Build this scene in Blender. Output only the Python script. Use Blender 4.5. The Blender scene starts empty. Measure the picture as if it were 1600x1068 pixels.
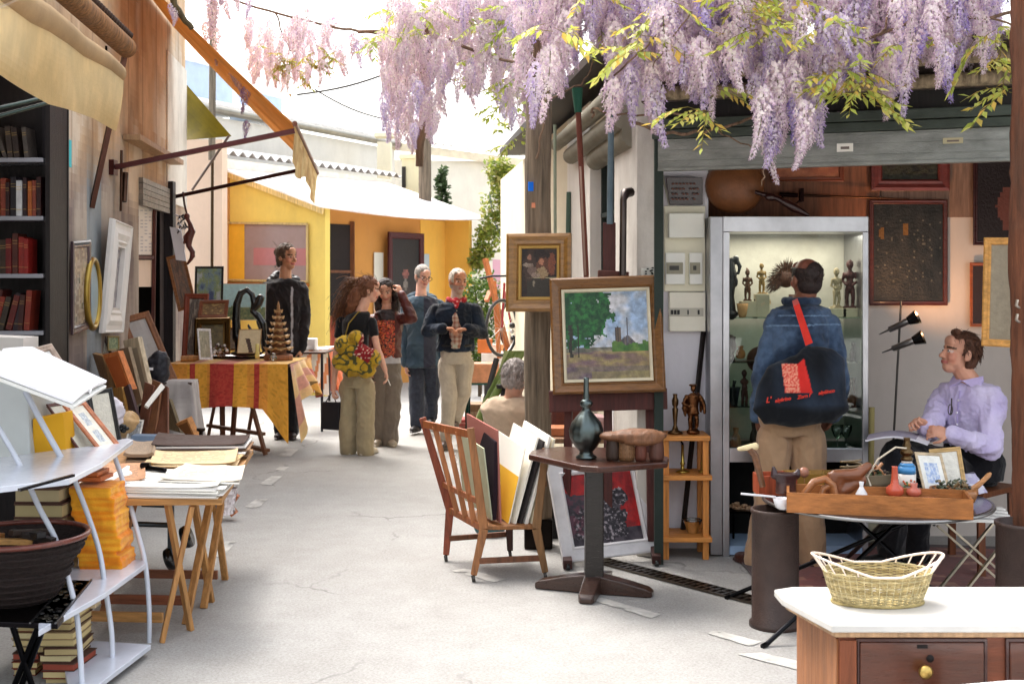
import bpy, bmesh, math, random
import numpy as np
from mathutils import Vector, Matrix, noise, Quaternion
R = math.radians
rnd = random.Random(7)
V = Vector
F, CX, HY, CH = 1900.0, 800.0, 440.0, 1.6
sc = bpy.context.scene
COL = sc.collection

def W(px, py, Y): return V(((px-CX)/F*Y, Y, CH+(HY-py)/F*Y))
def Zp(px, py, z):
    Y = (CH-z)*F/(py-HY)
    return V(((px-CX)/F*Y, Y, z))
def G(px, py): return Zp(px, py, 0.0)
def wl(px, py, k=2.18):                      # a point on a plane parallel to the left facade
    return W(px, py, k*F/(602-px))
def lin(c): return tuple((x/12.92 if x <= .04045 else ((x+.055)/1.055)**2.4) for x in c)
def h(s): return tuple(int(s[i:i+2], 16)/255 for i in (0, 2, 4))
def mixc(a, b, t):
    t = max(0, min(1, t)); return tuple(a[i]*(1-t)+b[i]*t for i in range(3))
def nz(x, y=0., z=0.): return noise.noise(V((x, y, z)))
def fbm(x, y=0., z=0.): return noise.fractal(V((x, y, z)), 1.0, 2.0, 4)

# ---------------------------------------------------------------- materials
MATS = {}
def newmat(name):
    m = bpy.data.materials.new(name); m.use_nodes = True
    nt = m.node_tree; nt.nodes.clear(); MATS[name] = m
    return m, nt
def N(nt, t, **kw):
    n = nt.nodes.new(t)
    for k, v in kw.items():
        if k[0] == '_': setattr(n, k[1:], v)
        else: n.inputs[k.replace('__', ' ')].default_value = v
    return n
def L(nt, a, ao, b, bi): nt.links.new(a.outputs[ao], b.inputs[bi])
def surf(name, rough=.7, metal=0, var=.15, scale=6, stretch=(1, 1, 1), bump=.15, bscale=40, stain=0., sss=0., trans=0., sheen=0., coat=0., rvar=.1, spec=.4):
    m, nt = newmat(name)
    out = N(nt, 'ShaderNodeOutputMaterial'); b = N(nt, 'ShaderNodeBsdfPrincipled')
    at = N(nt, 'ShaderNodeAttribute', _attribute_name='Col')
    tc = N(nt, 'ShaderNodeTexCoord'); mp = N(nt, 'ShaderNodeMapping'); mp.inputs['Scale'].default_value = stretch
    L(nt, tc, 'Object', mp, 'Vector')
    n1 = N(nt, 'ShaderNodeTexNoise', Scale=scale, Detail=6.0, Roughness=.62); L(nt, mp, 'Vector', n1, 'Vector')
    n2 = N(nt, 'ShaderNodeTexNoise', Scale=bscale, Detail=4.0, Roughness=.6); L(nt, mp, 'Vector', n2, 'Vector')
    mr = N(nt, 'ShaderNodeMapRange'); mr.inputs['From Min'].default_value = .25; mr.inputs['From Max'].default_value = .75
    mr.inputs['To Min'].default_value = 1-var*1.3; mr.inputs['To Max'].default_value = 1+var
    L(nt, n1, 'Fac', mr, 'Value')
    mx = N(nt, 'ShaderNodeMix', _data_type='RGBA', _blend_type='MULTIPLY'); mx.inputs[0].default_value = 1
    L(nt, at, 'Color', mx, 6); L(nt, mr, 'Result', mx, 7)
    col = mx
    if stain:
        n3 = N(nt, 'ShaderNodeTexNoise', Scale=1.3, Detail=7.0, Roughness=.7)
        mp3 = N(nt, 'ShaderNodeMapping'); mp3.inputs['Scale'].default_value = (2.2, 2.2, .7); L(nt, tc, 'Object', mp3, 'Vector'); L(nt, mp3, 'Vector', n3, 'Vector')
        cr = N(nt, 'ShaderNodeMapRange'); cr.inputs['From Min'].default_value = .48; cr.inputs['From Max'].default_value = .68; cr.inputs['To Max'].default_value = stain
        L(nt, n3, 'Fac', cr, 'Value')
        m2 = N(nt, 'ShaderNodeMix', _data_type='RGBA', _blend_type='MIX'); L(nt, cr, 'Result', m2, 0); L(nt, mx, 2, m2, 6)
        m2.inputs[7].default_value = (.16, .12, .09, 1); col = m2
    L(nt, col, 2, b, 'Base Color')
    rr = N(nt, 'ShaderNodeMapRange'); rr.inputs['To Min'].default_value = max(.03, rough-rvar); rr.inputs['To Max'].default_value = min(1, rough+rvar)
    L(nt, n2, 'Fac', rr, 'Value'); L(nt, rr, 'Result', b, 'Roughness')
    b.inputs['Metallic'].default_value = metal; b.inputs['Specular IOR Level'].default_value = spec
    if sss: b.inputs['Subsurface Weight'].default_value = sss; b.inputs['Subsurface Radius'].default_value = (.02, .008, .004); b.inputs['Subsurface Scale'].default_value = .5
    if sheen: b.inputs['Sheen Weight'].default_value = sheen
    if coat: b.inputs['Coat Weight'].default_value = coat; b.inputs['Coat Roughness'].default_value = .15
    if bump:
        bp = N(nt, 'ShaderNodeBump', Strength=bump, Distance=.01); L(nt, n2, 'Fac', bp, 'Height'); L(nt, bp, 'Normal', b, 'Normal')
    if trans:
        tr = N(nt, 'ShaderNodeBsdfTranslucent'); L(nt, col, 2, tr, 'Color')
        ms = N(nt, 'ShaderNodeMixShader', Fac=trans); L(nt, b, 'BSDF', ms, 1); L(nt, tr, 'BSDF', ms, 2); L(nt, ms, 'Shader', out, 'Surface')
    else: L(nt, b, 'BSDF', out, 'Surface')
    return m
surf('matt', .8); surf('gloss', .22, var=.08, bump=.04, coat=.4); surf('metal', .33, 1, var=.15, bump=.1)
surf('wood', .55, var=.38, scale=3.5, stretch=(14, 14, 1.2), bump=.25, bscale=9)
surf('woodx', .5, var=.35, scale=3.5, stretch=(1.2, 14, 14), bump=.22, bscale=9)
surf('woodgloss', .3, var=.35, scale=3.5, stretch=(2, 14, 14), bump=.15, bscale=9, coat=.3)
surf('rough_wood', .9, var=.6, scale=2.2, stretch=(16, 16, 1.0), bump=.9, bscale=7, stain=.35)
surf('cloth', .95, var=.12, scale=9, bump=.35, bscale=160, sheen=.2, spec=.15)
surf('denim', .95, var=.3, scale=22, bump=.4, bscale=300, sheen=.15, spec=.12)
surf('leather', .42, var=.25, scale=12, bump=.3, bscale=90)
surf('paper', .9, var=.05, scale=3, bump=.08, bscale=30, spec=.2)
surf('oil', .45, var=.12, scale=30, bump=.5, bscale=60)
surf('skin', .5, var=.1, scale=25, bump=.08, bscale=120, sss=.15)
surf('hair', .55, var=.4, scale=30, stretch=(3, 3, 1), bump=.6, bscale=90)
surf('plaster', .92, var=.13, scale=2.4, bump=.35, bscale=22, stain=.4)
surf('plaster_clean', .92, var=.06, scale=2.0, bump=.2, bscale=25, stain=.1)
surf('canvas', .95, var=.16, scale=3.5, bump=.3, bscale=60, trans=.35, stain=.12)
surf('petal', .8, var=.1, scale=9, bump=0, trans=.32, spec=.15)
surf('leaf', .55, var=.2, scale=9, bump=0, trans=.4)
surf('zinc', .5, .55, var=.3, scale=5, stretch=(.6, 3, 3), bump=.25, bscale=60)
surf('plastic', .35, var=.05, bump=.03)
surf('stone', .35, var=.13, stain=.12, scale=4, bump=.05, bscale=20)
surf('wicker', .8, var=.5, scale=30, stretch=(1, 1, 4), bump=.9, bscale=60)
def glassm(name, tint, alpha):
    m, nt = newmat(name); out = N(nt, 'ShaderNodeOutputMaterial')
    g = N(nt, 'ShaderNodeBsdfGlossy', Roughness=.03); t = N(nt, 'ShaderNodeBsdfTransparent', Color=(*tint, 1))
    fr = N(nt, 'ShaderNodeFresnel', IOR=1.45); ad = N(nt, 'ShaderNodeMath', _operation='ADD'); ad.inputs[1].default_value = alpha; ad.use_clamp = True
    L(nt, fr, 'Fac', ad, 0); ms = N(nt, 'ShaderNodeMixShader'); L(nt, ad, 'Value', ms, 0); L(nt, t, 'BSDF', ms, 1); L(nt, g, 'BSDF', ms, 2); L(nt, ms, 'Shader', out, 'Surface')
glassm('glass', (.93, .97, .95), .03); glassm('shelfglass', (.80, .92, .87), .05); glassm('bottleglass', (.8, .85, .83), .12)
def emit(name, c, s):
    m, nt = newmat(name); out = N(nt, 'ShaderNodeOutputMaterial'); e = N(nt, 'ShaderNodeEmission', Color=(*c, 1), Strength=s); L(nt, e, 'Emission', out, 'Surface')
emit('bulb', (1, .72, .4), 6)

# ---------------------------------------------------------------- mesh builder
class MB:
    def __init__(s, c=(.5, .5, .5)):
        s.v = []; s.f = []; s.fc = []; s.sm = []; s.c = c; s.smooth = False
    def add(s, vs, fs, smooth=None, c=None):
        o = len(s.v); s.v.extend(tuple(v) for v in vs); c = c or s.c
        sm = s.smooth if smooth is None else smooth
        for f in fs: s.f.append(tuple(i+o for i in f)); s.fc.append(c); s.sm.append(sm)
        return s
    def box(s, c, size, rz=0, rot=None, col=None):
        M = rot or Matrix.Rotation(rz, 3, 'Z'); c = V(c); a, b, d = (x/2 for x in size)
        P = [c+M@V((x*a, y*b, z*d)) for x in (-1, 1) for y in (-1, 1) for z in (-1, 1)]
        return s.add(P, [(0, 1, 3, 2), (4, 6, 7, 5), (0, 4, 5, 1), (2, 3, 7, 6), (0, 2, 6, 4), (1, 5, 7, 3)], False, col)
    def bar(s, a, b, w, d=None, up=(0, 0, 1), col=None):
        a, b = V(a), V(b); z = (b-a); ln = z.length; z.normalize(); d = d or w
        x = V(up).cross(z)
        if x.length < .01: x = V((1, 0, 0)).cross(z)
        x.normalize(); y = z.cross(x)
        M = Matrix((x, y, z)).transposed()
        return s.box((a+b)/2, (w, d, ln), rot=M, col=col)
    def prism(s, pts, ex, col=None, smooth=False):
        pts = [V(p) for p in pts]; n = len(pts); ex = V(ex)
        return s.add(pts+[p+ex for p in pts], [tuple(range(n))[::-1], tuple(range(n, 2*n))]+[(i, (i+1) % n, n+(i+1) % n, n+i) for i in range(n)], smooth, col)
    def tube(s, pts, r, seg=10, caps=True, col=None, flat=1.0, closed=False):
        pts = [V(p) for p in pts]; n = len(pts); rs = r if isinstance(r, (list, tuple)) else [r]*n
        vs = []; prev = None
        for i, p in enumerate(pts):
            if closed: t = pts[(i+1) % n]-pts[i-1]
            else: t = pts[min(i+1, n-1)]-pts[max(i-1, 0)]
            if t.length < 1e-9: t = V((0, 0, 1))
            t.normalize()
            if prev is None:
                x = t.cross(V((0, 0, 1)) if abs(t.z) < .9 else V((1, 0, 0))); x.normalize()
            else:
                x = prev-t*prev.dot(t); x.normalize()
            prev = x; y = t.cross(x)
            vs += [p+(x*math.cos(2*math.pi*k/seg)+y*flat*math.sin(2*math.pi*k/seg))*rs[i] for k in range(seg)]
        m = n if closed else n-1
        fs = [((i*seg+k), (i*seg+(k+1) % seg), (((i+1) % n)*seg+(k+1) % seg), (((i+1) % n)*seg+k)) for i in range(m) for k in range(seg)]
        s.add(vs, fs, True, col)
        if caps and not closed:
            s.add(vs[:seg], [tuple(range(seg))], False, col); s.add(vs[-seg:], [tuple(range(seg))[::-1]], False, col)
        return s
    def lathe(s, c, prof, seg=20, M=None, col=None, smooth=True, sx=1, sy=1):
        c = V(c); M = M or Matrix.Identity(3); vs = []
        for r, z in prof: vs += [c+M@V((max(r, 1e-4)*sx*math.cos(2*math.pi*k/seg), max(r, 1e-4)*sy*math.sin(2*math.pi*k/seg), z)) for k in range(seg)]
        n = len(prof)
        fs = [(i*seg+k, i*seg+(k+1) % seg, (i+1)*seg+(k+1) % seg, (i+1)*seg+k) for i in range(n-1) for k in range(seg)]
        fs += [tuple(range(seg))[::-1], tuple(range((n-1)*seg, n*seg))]
        return s.add(vs, fs, smooth, col)
    def ell(s, c, r, M=None, seg=14, rings=9, col=None):
        if not isinstance(r, (tuple, list)): r = (r, r, r)
        c = V(c); M = M or Matrix.Identity(3); vs = [c+M@V((0, 0, -r[2]))]
        for i in range(1, rings):
            a = math.pi*i/rings
            vs += [c+M@V((r[0]*math.sin(a)*math.cos(2*math.pi*k/seg), r[1]*math.sin(a)*math.sin(2*math.pi*k/seg), -r[2]*math.cos(a))) for k in range(seg)]
        vs.append(c+M@V((0, 0, r[2]))); l = len(vs)-1
        fs = [(0, 1+(k+1) % seg, 1+k) for k in range(seg)]
        fs += [(1+i*seg+k, 1+i*seg+(k+1) % seg, 1+(i+1)*seg+(k+1) % seg, 1+(i+1)*seg+k) for i in range(rings-2) for k in range(seg)]
        fs += [(l, 1+(rings-2)*seg+k, 1+(rings-2)*seg+(k+1) % seg) for k in range(seg)]
        return s.add(vs, fs, True, col)
    def limb(s, pts, rs, seg=12):
        s.tube(pts, rs, seg)
        for p, r in zip(pts, rs): s.ell(p, r*.99, seg=seg, rings=8)
        return s
    def loft(s, secs, seg=22, col=None):
        vs = []
        for c, ax, ay in secs:
            c, ax, ay = V(c), V(ax), V(ay)
            vs += [c+ax*math.cos(2*math.pi*k/seg)+ay*math.sin(2*math.pi*k/seg) for k in range(seg)]
        n = len(secs)
        fs = [(i*seg+k, i*seg+(k+1) % seg, (i+1)*seg+(k+1) % seg, (i+1)*seg+k) for i in range(n-1) for k in range(seg)]
        fs += [tuple(range(seg))[::-1], tuple(range((n-1)*seg, n*seg))]
        return s.add(vs, fs, True, col)
    def grid(s, fn, nu, nv, cf=None, th=0, smooth=True):
        P = [[V(fn(i/nu, j/nv)) for i in range(nu+1)] for j in range(nv+1)]
        vs = [p for row in P for p in row]; m = (nu+1)*(nv+1)
        o = len(s.v); s.v.extend(tuple(v) for v in vs)
        for j in range(nv):
            for i in range(nu):
                a = j*(nu+1)+i; s.f.append((o+a, o+a+1, o+a+nu+2, o+a+nu+1)); s.fc.append(cf((i+.5)/nu, (j+.5)/nv) if cf else s.c); s.sm.append(smooth)
        return s
    def sheet(s, fn, nu, nv, th, cf=None):       # a grid with real thickness
        P = [[V(fn(i/nu, j/nv)) for i in range(nu+1)] for j in range(nv+1)]
        def nrm(i, j):
            a = P[j][min(i+1, nu)]-P[j][max(i-1, 0)]; b = P[min(j+1, nv)][i]-P[max(j-1, 0)][i]
            n = a.cross(b); return n.normalized() if n.length > 1e-9 else V((0, 0, 1))
        Q = [[P[j][i]-nrm(i, j)*th for i in range(nu+1)] for j in range(nv+1)]
        s.grid(lambda u, v: P[round(v*nv)][round(u*nu)], nu, nv, cf); s.grid(lambda u, v: Q[round(v*nv)][round(u*nu)], nu, nv, cf)
        ed = [(i, 0) for i in range(nu+1)]+[(nu, j) for j in range(1, nv+1)]+[(i, nv) for i in range(nu-1, -1, -1)]+[(0, j) for j in range(nv-1, 0, -1)]
        n = len(ed); vs = [P[j][i] for i, j in ed]+[Q[j][i] for i, j in ed]
        s.add(vs, [(k, (k+1) % n, n+(k+1) % n, n+k) for k in range(n)], False, cf(.5, .02) if cf else None)
        return s
    def build(s, name, mat, parent=None, bevel=0, recalc=True):
        me = bpy.data.meshes.new(name); inv = RM[parent.name].inverted() if parent else Matrix()
        A = np.array(s.v, dtype=float).reshape(-1, 3); Mi = np.array(inv)
        A = A@Mi[:3, :3].T+Mi[:3, 3]
        me.from_pydata(A.tolist(), [], s.f)
        me.polygons.foreach_set('use_smooth', s.sm)
        ca = me.attributes.new('Col', 'FLOAT_COLOR', 'FACE')
        cl = np.ones((len(s.f), 4)); cache = {}
        for i, c in enumerate(s.fc):
            if c not in cache: cache[c] = lin(c)
            cl[i, :3] = cache[c]
        ca.data.foreach_set('color', cl.ravel())
        if recalc and len(s.f) < 60000:
            bm = bmesh.new(); bm.from_mesh(me); bmesh.ops.recalc_face_normals(bm, faces=bm.faces); bm.to_mesh(me); bm.free()
        o = bpy.data.objects.new(name, me); COL.objects.link(o); me.materials.append(MATS[mat])
        if parent: o.parent = parent; RM[o.name] = RM[parent.name]
        else: RM[o.name] = Matrix()
        if bevel:
            b = o.modifiers.new('b', 'BEVEL'); b.width = bevel; b.segments = 2; b.limit_method = 'ANGLE'; b.angle_limit = R(40)
        return o
RM = {}
def tag(o, label=None, cat=None, group=None, kind=None):
    for k, v in (('label', label), ('category', cat), ('group', group), ('kind', kind)):
        if v: o[k] = v
    return o
def thing(name, label, cat, loc=(0, 0, 0), rz=0, group=None):
    o = bpy.data.objects.new(name, None); COL.objects.link(o); o.empty_display_size = .1
    o.location = loc; o.rotation_euler = (0, 0, rz)
    RM[o.name] = Matrix.Translation(V(loc))@Matrix.Rotation(rz, 4, 'Z')
    return tag(o, label, cat, group)
def solo(name, mb, mat, label, cat, group=None, bevel=0, kind=None, recalc=True):
    A = np.array(mb.v, dtype=float); lo = A.min(0); hi = A.max(0); base = V(((lo[0]+hi[0])/2, (lo[1]+hi[1])/2, lo[2]))
    mb.v = [tuple(r) for r in (A-np.array(base))]
    o = mb.build(name, mat, None, bevel, recalc); o.location = base; RM[o.name] = Matrix.Translation(base)
    return tag(o, label, cat, group, kind)
def kids(o): return [c for c in COL.objects if c.parent == o]
def dup(root, loc, rz=0, label=None, group=None):
    def cp(o, par):
        c = o.copy(); COL.objects.link(c)
        if par: c.parent = par
        for k in kids(o): cp(k, c)
        return c
    r = cp(root, None); r.location = loc; r.rotation_euler = (0, 0, rz)
    RM[r.name] = Matrix.Translation(V(loc))@Matrix.Rotation(rz, 4, 'Z')
    if label: r['label'] = label
    if group: r['group'] = group
    return r
def remesh(name, mb, mat, parent, vox=.007, smooth=3, disp=None, cf=None):
    """fuse overlapping closed pieces into one continuous skin"""
    me = bpy.data.meshes.new('t'); me.from_pydata(mb.v, [], mb.f); o = bpy.data.objects.new('t', me); COL.objects.link(o)
    m = o.modifiers.new('r', 'REMESH'); m.mode = 'VOXEL'; m.voxel_size = vox; m.adaptivity = 0
    if smooth: q = o.modifiers.new('s', 'SMOOTH'); q.iterations = smooth; q.factor = .5
    dg = bpy.context.evaluated_depsgraph_get(); nm = bpy.data.meshes.new_from_object(o.evaluated_get(dg))
    bpy.data.objects.remove(o); bpy.data.meshes.remove(me)
    n = len(nm.vertices); co = np.zeros(n*3); nm.vertices.foreach_get('co', co); co = co.reshape(-1, 3)
    if disp:
        nr = np.zeros(n*3); nm.vertices.foreach_get('normal', nr); nr = nr.reshape(-1, 3)
        dd = np.array([disp(V(p)) for p in co]); co = co+nr*dd[:, None]
    ca = nm.attributes.new('Col', 'FLOAT_COLOR', 'POINT'); cl = np.ones((n, 4))
    if cf:
        for i in range(n): cl[i, :3] = lin(cf(V(co[i])))
    else: cl[:, :3] = lin(mb.c)
    ca.data.foreach_set('color', cl.ravel())
    Mi = np.array(RM[parent.name].inverted()) if parent else np.eye(4)
    co = co@Mi[:3, :3].T+Mi[:3, 3]; nm.vertices.foreach_set('co', co.ravel())
    nm.polygons.foreach_set('use_smooth', [True]*len(nm.polygons)); nm.materials.clear(); nm.materials.append(MATS[mat]); nm.name = name; nm.update()
    o = bpy.data.objects.new(name, nm); COL.objects.link(o)
    if parent: o.parent = parent; RM[o.name] = RM[parent.name]
    return o
def wrinkle(a=.006, s=11, st=(1, 1, 1)):
    def f(p):
        q = V((p.x*s*st[0], p.y*s*st[1], p.z*s*st[2]))
        w = noise.noise(q+V((nz(*(q*.6))*1.5, 0, 0))); q2 = V((q.x*2.6+q.z*1.1, q.y*2.6, q.z*3.4)); w2 = noise.noise(q2)
        return a*(1-2.8*abs(w))+a*.3*(1-3*abs(w2))
    return f
def rotM(yaw=0, pitch=0, roll=0):
    return (Matrix.Rotation(yaw, 3, 'Z')@Matrix.Rotation(pitch, 3, 'X')@Matrix.Rotation(roll, 3, 'Y'))
def text(name, s, size, M4, c, parent, mat='matt', shear=0, ext=.0006, bold=0):
    cu = bpy.data.curves.new(name, 'FONT'); cu.body = s; cu.size = size; cu.extrude = ext; cu.align_x = 'CENTER'; cu.align_y = 'CENTER'; cu.shear = shear; cu.offset = bold
    o = bpy.data.objects.new('t', cu); COL.objects.link(o)
    dg = bpy.context.evaluated_depsgraph_get(); me = bpy.data.meshes.new_from_object(o.evaluated_get(dg)); bpy.data.objects.remove(o)
    me.name = name; ca = me.attributes.new('Col', 'FLOAT_COLOR', 'FACE'); ca.data.foreach_set('color', list(lin(c)+(1,))*len(me.polygons))
    me.transform((RM[parent.name].inverted()@M4) if parent else M4); me.materials.clear(); me.materials.append(MATS[mat])
    o = bpy.data.objects.new(name, me); COL.objects.link(o)
    if parent: o.parent = parent; RM[o.name] = RM[parent.name]
    return o
def basis(O, U, Vv):
    U = V(U).normalized(); Vv = V(Vv).normalized(); Nn = U.cross(Vv)
    M = Matrix((U, Vv, Nn)).transposed().to_4x4(); M.translation = V(O); return M

# ---------------------------------------------------------------- framed pictures
def framed(name, label, cat, BL, BR, TL, bw, frame_c, pic, prof=None, mat='woodx', group=None, pm='oil', res=(36, 42), liner=None, glass=False, backc=None, pname='picture', th=None):
    """BL, BR, TL: outer corners of the frame in the world; bw: width of its moulding; pic(u,v) -> colour"""
    BL, BR, TL = V(BL), V(BR), V(TL); U = BR-BL; w = U.length; U.normalize(); Q = TL-BL; Q = Q-U*Q.dot(U); hh = Q.length; Q.normalize(); Nn = U.cross(Q)
    prof = prof or [(0, 0), (0, .8), (.25, 1), (.6, .75), (.85, .8), (1, .45), (1, 0)]
    d = th or bw*.45
    t = thing(name, label, cat, (BL+BR)/2, 0, group)
    def ring(mb, i0, zz): 
        return [BL+U*i0+Q*i0+Nn*zz, BL+U*(w-i0)+Q*i0+Nn*zz, BL+U*(w-i0)+Q*(hh-i0)+Nn*zz, BL+U*i0+Q*(hh-i0)+Nn*zz]
    def mould(mb, prof, off, bw, d):
        vs = []
        for a, b in prof: vs += ring(mb, off+a*bw, b*d)
        n = len(prof); fs = [(i*4+k, i*4+(k+1) % 4, ((i+1) % n)*4+(k+1) % 4, ((i+1) % n)*4+k) for i in range(n) for k in range(4)]
        mb.add(vs, fs, False)
    m = MB(frame_c); mould(m, prof, 0, bw, d); m.build('frame', mat, t, bevel=.0015)
    ins = bw
    if liner:
        m = MB(liner[1]); mould(m, [(0, 0), (0, .5), (.7, .42), (1, .2), (1, 0)], bw, liner[0], d); m.build('liner', 'matt', t); ins = bw+liner[0]
    iw, ih = w-2*ins, hh-2*ins; O = BL+U*ins+Q*ins+Nn*d*.15
    m = MB(); nu, nv = res
    m.grid(lambda u, v: O+U*(iw*u)+Q*(ih*v), nu, nv, pic, smooth=False)
    m.box(O+U*iw/2+Q*ih/2-Nn*(d*.15+.004), (iw+2*bw*.6, ih+2*bw*.6, .005), rot=Matrix((U, Q, Nn)).transposed(), col=backc or (.45, .38, .3))
    m.build(pname, pm, t, recalc=False)
    if glass:
        m = MB(); m.grid(lambda u, v: O+Nn*.004+U*(iw*u)+Q*(ih*v), 1, 1); m.build('glazing', 'glass', t)
    return t
def blotch(cols, s=5, seed=0, ys=1.0):
    def f(u, v):
        t = (fbm(u*s+seed*7.3, v*s*ys, seed)+1)/2+rnd.uniform(-.018, .018); t = max(0, min(.999, (t-.25)*1.9)); i = t*(len(cols)-1); k = int(i)
        return mixc(cols[k], cols[min(k+1, len(cols)-1)], i-k)
    return f

# ---------------------------------------------------------------- camera, light
cam = bpy.data.cameras.new('camera'); co = bpy.data.objects.new('camera', cam); COL.objects.link(co)
cam.sensor_width = 36; cam.lens = F/1600*36; cam.shift_y = -(534-HY)/1600; cam.clip_end = 500
co.location = (0, 0, CH); co.rotation_euler = (R(90), 0, 0); sc.camera = co
cam.dof.use_dof = True; cam.dof.focus_distance = 6.8; cam.dof.aperture_fstop = 7
w = bpy.data.worlds.new('World'); sc.world = w; w.use_nodes = True; nt = w.node_tree
SUN_EL, SUN_AZ = 58, -38                   # azimuth from +Y towards +X
sky = nt.nodes.new('ShaderNodeTexSky'); sky.sky_type = 'NISHITA'; sky.sun_disc = False; sky.sun_elevation = R(SUN_EL); sky.sun_rotation = R(SUN_AZ)
sky.dust_density = 6; sky.air_density = 1.6; sky.ozone_density = .6
hs = nt.nodes.new('ShaderNodeHueSaturation'); hs.inputs['Saturation'].default_value = .3; hs.inputs['Value'].default_value = 1.0
nt.links.new(sky.outputs[0], hs.inputs['Color']); nt.links.new(hs.outputs[0], nt.nodes['Background'].inputs[0]); nt.nodes['Background'].inputs[1].default_value = .15
sl = bpy.data.lights.new('sun', 'SUN'); sl.energy = .65; sl.angle = R(28); sl.color = (1, .95, .88); so = bpy.data.objects.new('sun', sl); COL.objects.link(so)
dv = V((math.sin(R(SUN_AZ))*math.cos(R(SUN_EL)), math.cos(R(SUN_AZ))*math.cos(R(SUN_EL)), math.sin(R(SUN_EL))))
so.rotation_euler = dv.to_track_quat('Z', 'Y').to_euler()
sc.view_settings.view_transform = 'Standard'; sc.view_settings.look = 'None'; sc.view_settings.exposure = 1.88; sc.view_settings.gamma = 1
sc.cycles.max_bounces = 8; sc.cycles.transparent_max_bounces = 16; sc.cycles.use_denoising = True
# ================================================================ SETTING
def asphalt():
    m, nt = newmat('asphalt'); out = N(nt, 'ShaderNodeOutputMaterial'); b = N(nt, 'ShaderNodeBsdfPrincipled'); tc = N(nt, 'ShaderNodeTexCoord')
    def nois(s, d=6., r=.6, st=None):
        n = N(nt, 'ShaderNodeTexNoise', Scale=s, Detail=d, Roughness=r)
        if st:
            mp = N(nt, 'ShaderNodeMapping'); mp.inputs['Scale'].default_value = st; L(nt, tc, 'Object', mp, 'Vector'); L(nt, mp, 'Vector', n, 'Vector')
        else: L(nt, tc, 'Object', n, 'Vector')
        return n
    def ramp(n, a, b_, c0, c1):
        r = N(nt, 'ShaderNodeValToRGB'); r.color_ramp.elements[0].position = a; r.color_ramp.elements[1].position = b_
        r.color_ramp.elements[0].color = (*c0, 1); r.color_ramp.elements[1].color = (*c1, 1); L(nt, n, 0, r, 'Fac'); return r
    big = ramp(nois(.45, 8, .75), .38, .60, (.355, .345, .33), (.395, .39, .38))
    mid = ramp(nois(5, 9, .8), .34, .66, (.90, .89, .88), (1.05, 1.05, 1.05)); fine = ramp(nois(75, 4, .8), .34, .64, (.76, .75, .74), (1.12, 1.12, 1.12))
    x = N(nt, 'ShaderNodeMix', _data_type='RGBA', _blend_type='MULTIPLY'); x.inputs[0].default_value = 1; L(nt, big, 0, x, 6); L(nt, mid, 0, x, 7)
    y = N(nt, 'ShaderNodeMix', _data_type='RGBA', _blend_type='MULTIPLY'); y.inputs[0].default_value = 1; L(nt, x, 2, y, 6); L(nt, fine, 0, y, 7)
    # cracks: thin voronoi borders, warped, only in places
    wn = nois(1.5, 4); va = N(nt, 'ShaderNodeVectorMath', _operation='MULTIPLY_ADD'); va.inputs[1].default_value = (.5, .5, .5); L(nt, wn, 'Color', va, 0); L(nt, tc, 'Object', va, 2)
    vo = N(nt, 'ShaderNodeTexVoronoi', Scale=.55); vo.feature = 'DISTANCE_TO_EDGE'; L(nt, va, 'Vector', vo, 'Vector')
    cr = N(nt, 'ShaderNodeMapRange'); cr.inputs['From Min'].default_value = .002; cr.inputs['From Max'].default_value = .007; cr.inputs['To Min'].default_value = 1; cr.inputs['To Max'].default_value = 0; L(nt, vo, 'Distance', cr, 'Value')
    gate = ramp(nois(.8), .50, .60, (0, 0, 0), (.55, .55, .55)); mu = N(nt, 'ShaderNodeMath', _operation='MULTIPLY'); L(nt, cr, 'Result', mu, 0); L(nt, gate, 0, mu, 1)
    z = N(nt, 'ShaderNodeMix', _data_type='RGBA', _blend_type='MIX'); L(nt, mu, 'Value', z, 0); L(nt, y, 2, z, 6); z.inputs[7].default_value = (.1, .095, .09, 1)
    L(nt, z, 2, b, 'Base Color'); b.inputs['Roughness'].default_value = .85; b.inputs['Specular IOR Level'].default_value = .25
    bp = N(nt, 'ShaderNodeBump', Strength=.5, Distance=.006); L(nt, fine, 0, bp, 'Height'); L(nt, bp, 'Normal', b, 'Normal'); L(nt, b, 'BSDF', out, 'Surface')
asphalt()
m = MB((.6, .6, .6)); m.box((0, 60, -.05), (160, 160, .1)); g = m.build('ground', 'asphalt'); tag(g, 'pale worn asphalt of the market lane', 'ground', kind='structure')
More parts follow.
